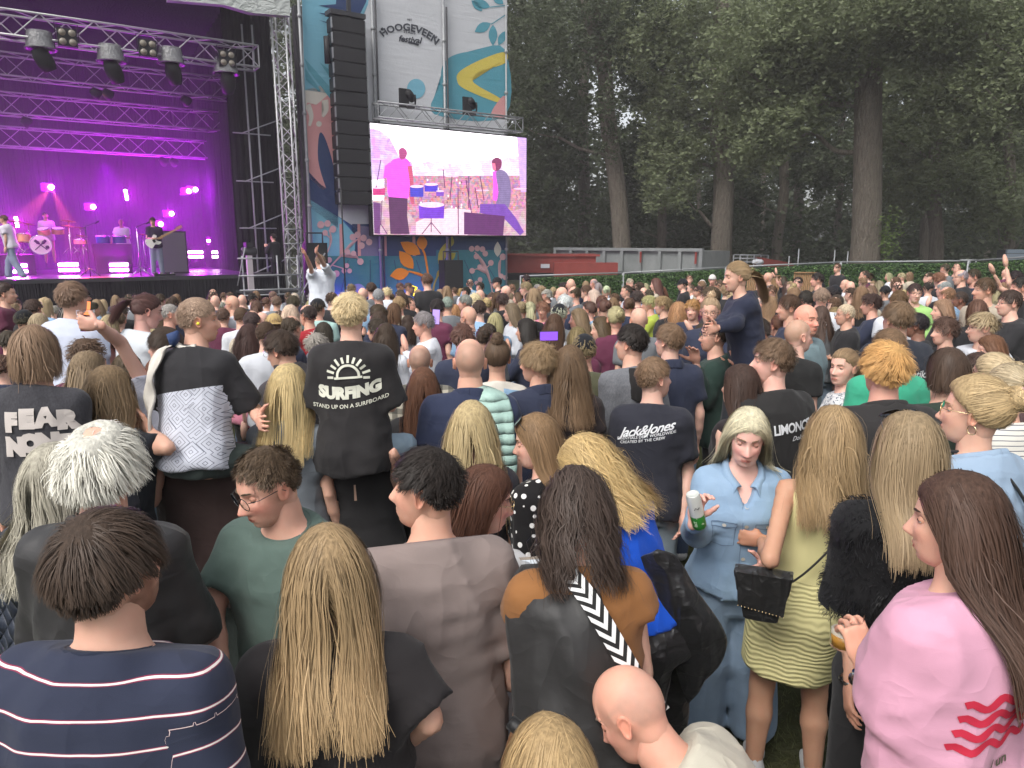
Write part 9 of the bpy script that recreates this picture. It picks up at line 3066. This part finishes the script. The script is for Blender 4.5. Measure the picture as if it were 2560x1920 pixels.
while cnt < 64 and tries < 20000:
 tries += 1
 Y = fr.uniform(8, 22.5); px = fr.uniform(-60, 2620)
 p = at(px, 700, Y)
 if px < 1270:
  if (np.array(p[:2]) - S0) @ ST > -1.5: continue
 elif Y > 21.5: continue
 if min((p[0] - a) ** 2 + (p[1] - b) ** 2 for a, b in pts_) < .44 ** 2: continue
 pts_.append((p[0], p[1])); cnt += 1
 g = float(ground_z(p[0], p[1])); s = fr.uniform(.88, .98)
 R_ = rotm(fr.choice((0, 20, 40, -20)))
 hi_ = fr.randrange(4)
 for (V, Fs), k in pieces:
  if k.startswith('hair') and k != 'hair%d' % hi_: continue
  VV = V + hloc0 if k.startswith('hair') else V
  col = {'s': fr.choice(SKS), 't': TOPS[fr.choice('kknwgbek')][1], 'b': BLACK, 'h': fr.choice((DBR, BRN, LBR, DBL, BLD))}[k[0]]
  parts_.append(((VV * s) @ R_.T + [p[0], p[1], g], Fs, 0, np.array(col)))
V, Fs, ms, Ti = join(parts_)
o = obj('crowd', mkmesh('crowd', V, Fs, [M['mass']], True, {'tint': Ti}, ms)); o['kind'] = 'stuff'
# labels that single each one out
seen = {}
for O, lab, px, py in crowd_rows:
 seen.setdefault(lab, []).append((px, py, O))
rowname = lambda py: 'farthest rows' if py < 715 else 'far rows' if py < 745 else 'middle rows' if py < 790 else 'nearer rows'
final = {}
for O, lab, px, py in crowd_rows:
 final.setdefault(lab + ', ' + landmark(px), []).append((px, py, O))
for lab, Ls in final.items():
 Ls.sort(key=lambda a: a[1])
 for k, (px, py, O) in enumerate(Ls):
  t = lab if len(Ls) == 1 else lab + ', ' + ('farther one' if len(Ls) == 2 and k == 0 else 'nearer one' if len(Ls) == 2 else ['farthest', 'second farthest', 'third farthest', 'fourth farthest', 'fifth farthest', 'nearest'][min(k, 5)] + ' of them')
  wds = t.split()
  if len(wds) > 16:
   t = t.replace('person with ', '').replace(', facing the camera', ' facing us')
  O['label'] = ' '.join(t.split()[:16])
# phones held up in the crowd and the hands' neighbours
phone(at(1372, 840, 5.6), rotm(10, 0, 90), 'phone held sideways filming the purple stage, by the bun woman', screen=(.25, .08, .75), st=1.0)
phone(at(1090, 792, 7.0), rotm(4, 0, 4), 'phone held upright over the heads right of the SURFING boy', screen=(.45, .30, .8), st=1.0)
phone(at(148 + 15, 745 + 40, 6.5) if False else at(216, 772, 6.6), rotm(10, 0, 8), 'dark phone with an orange screen beside the tall boy', screen=(1, .25, .08), st=1.2)
for o in bpy.data.objects:
 if o.get('label') and len(o['label'].split()) > 16: o['label'] = ' '.join(o['label'].split()[:16])
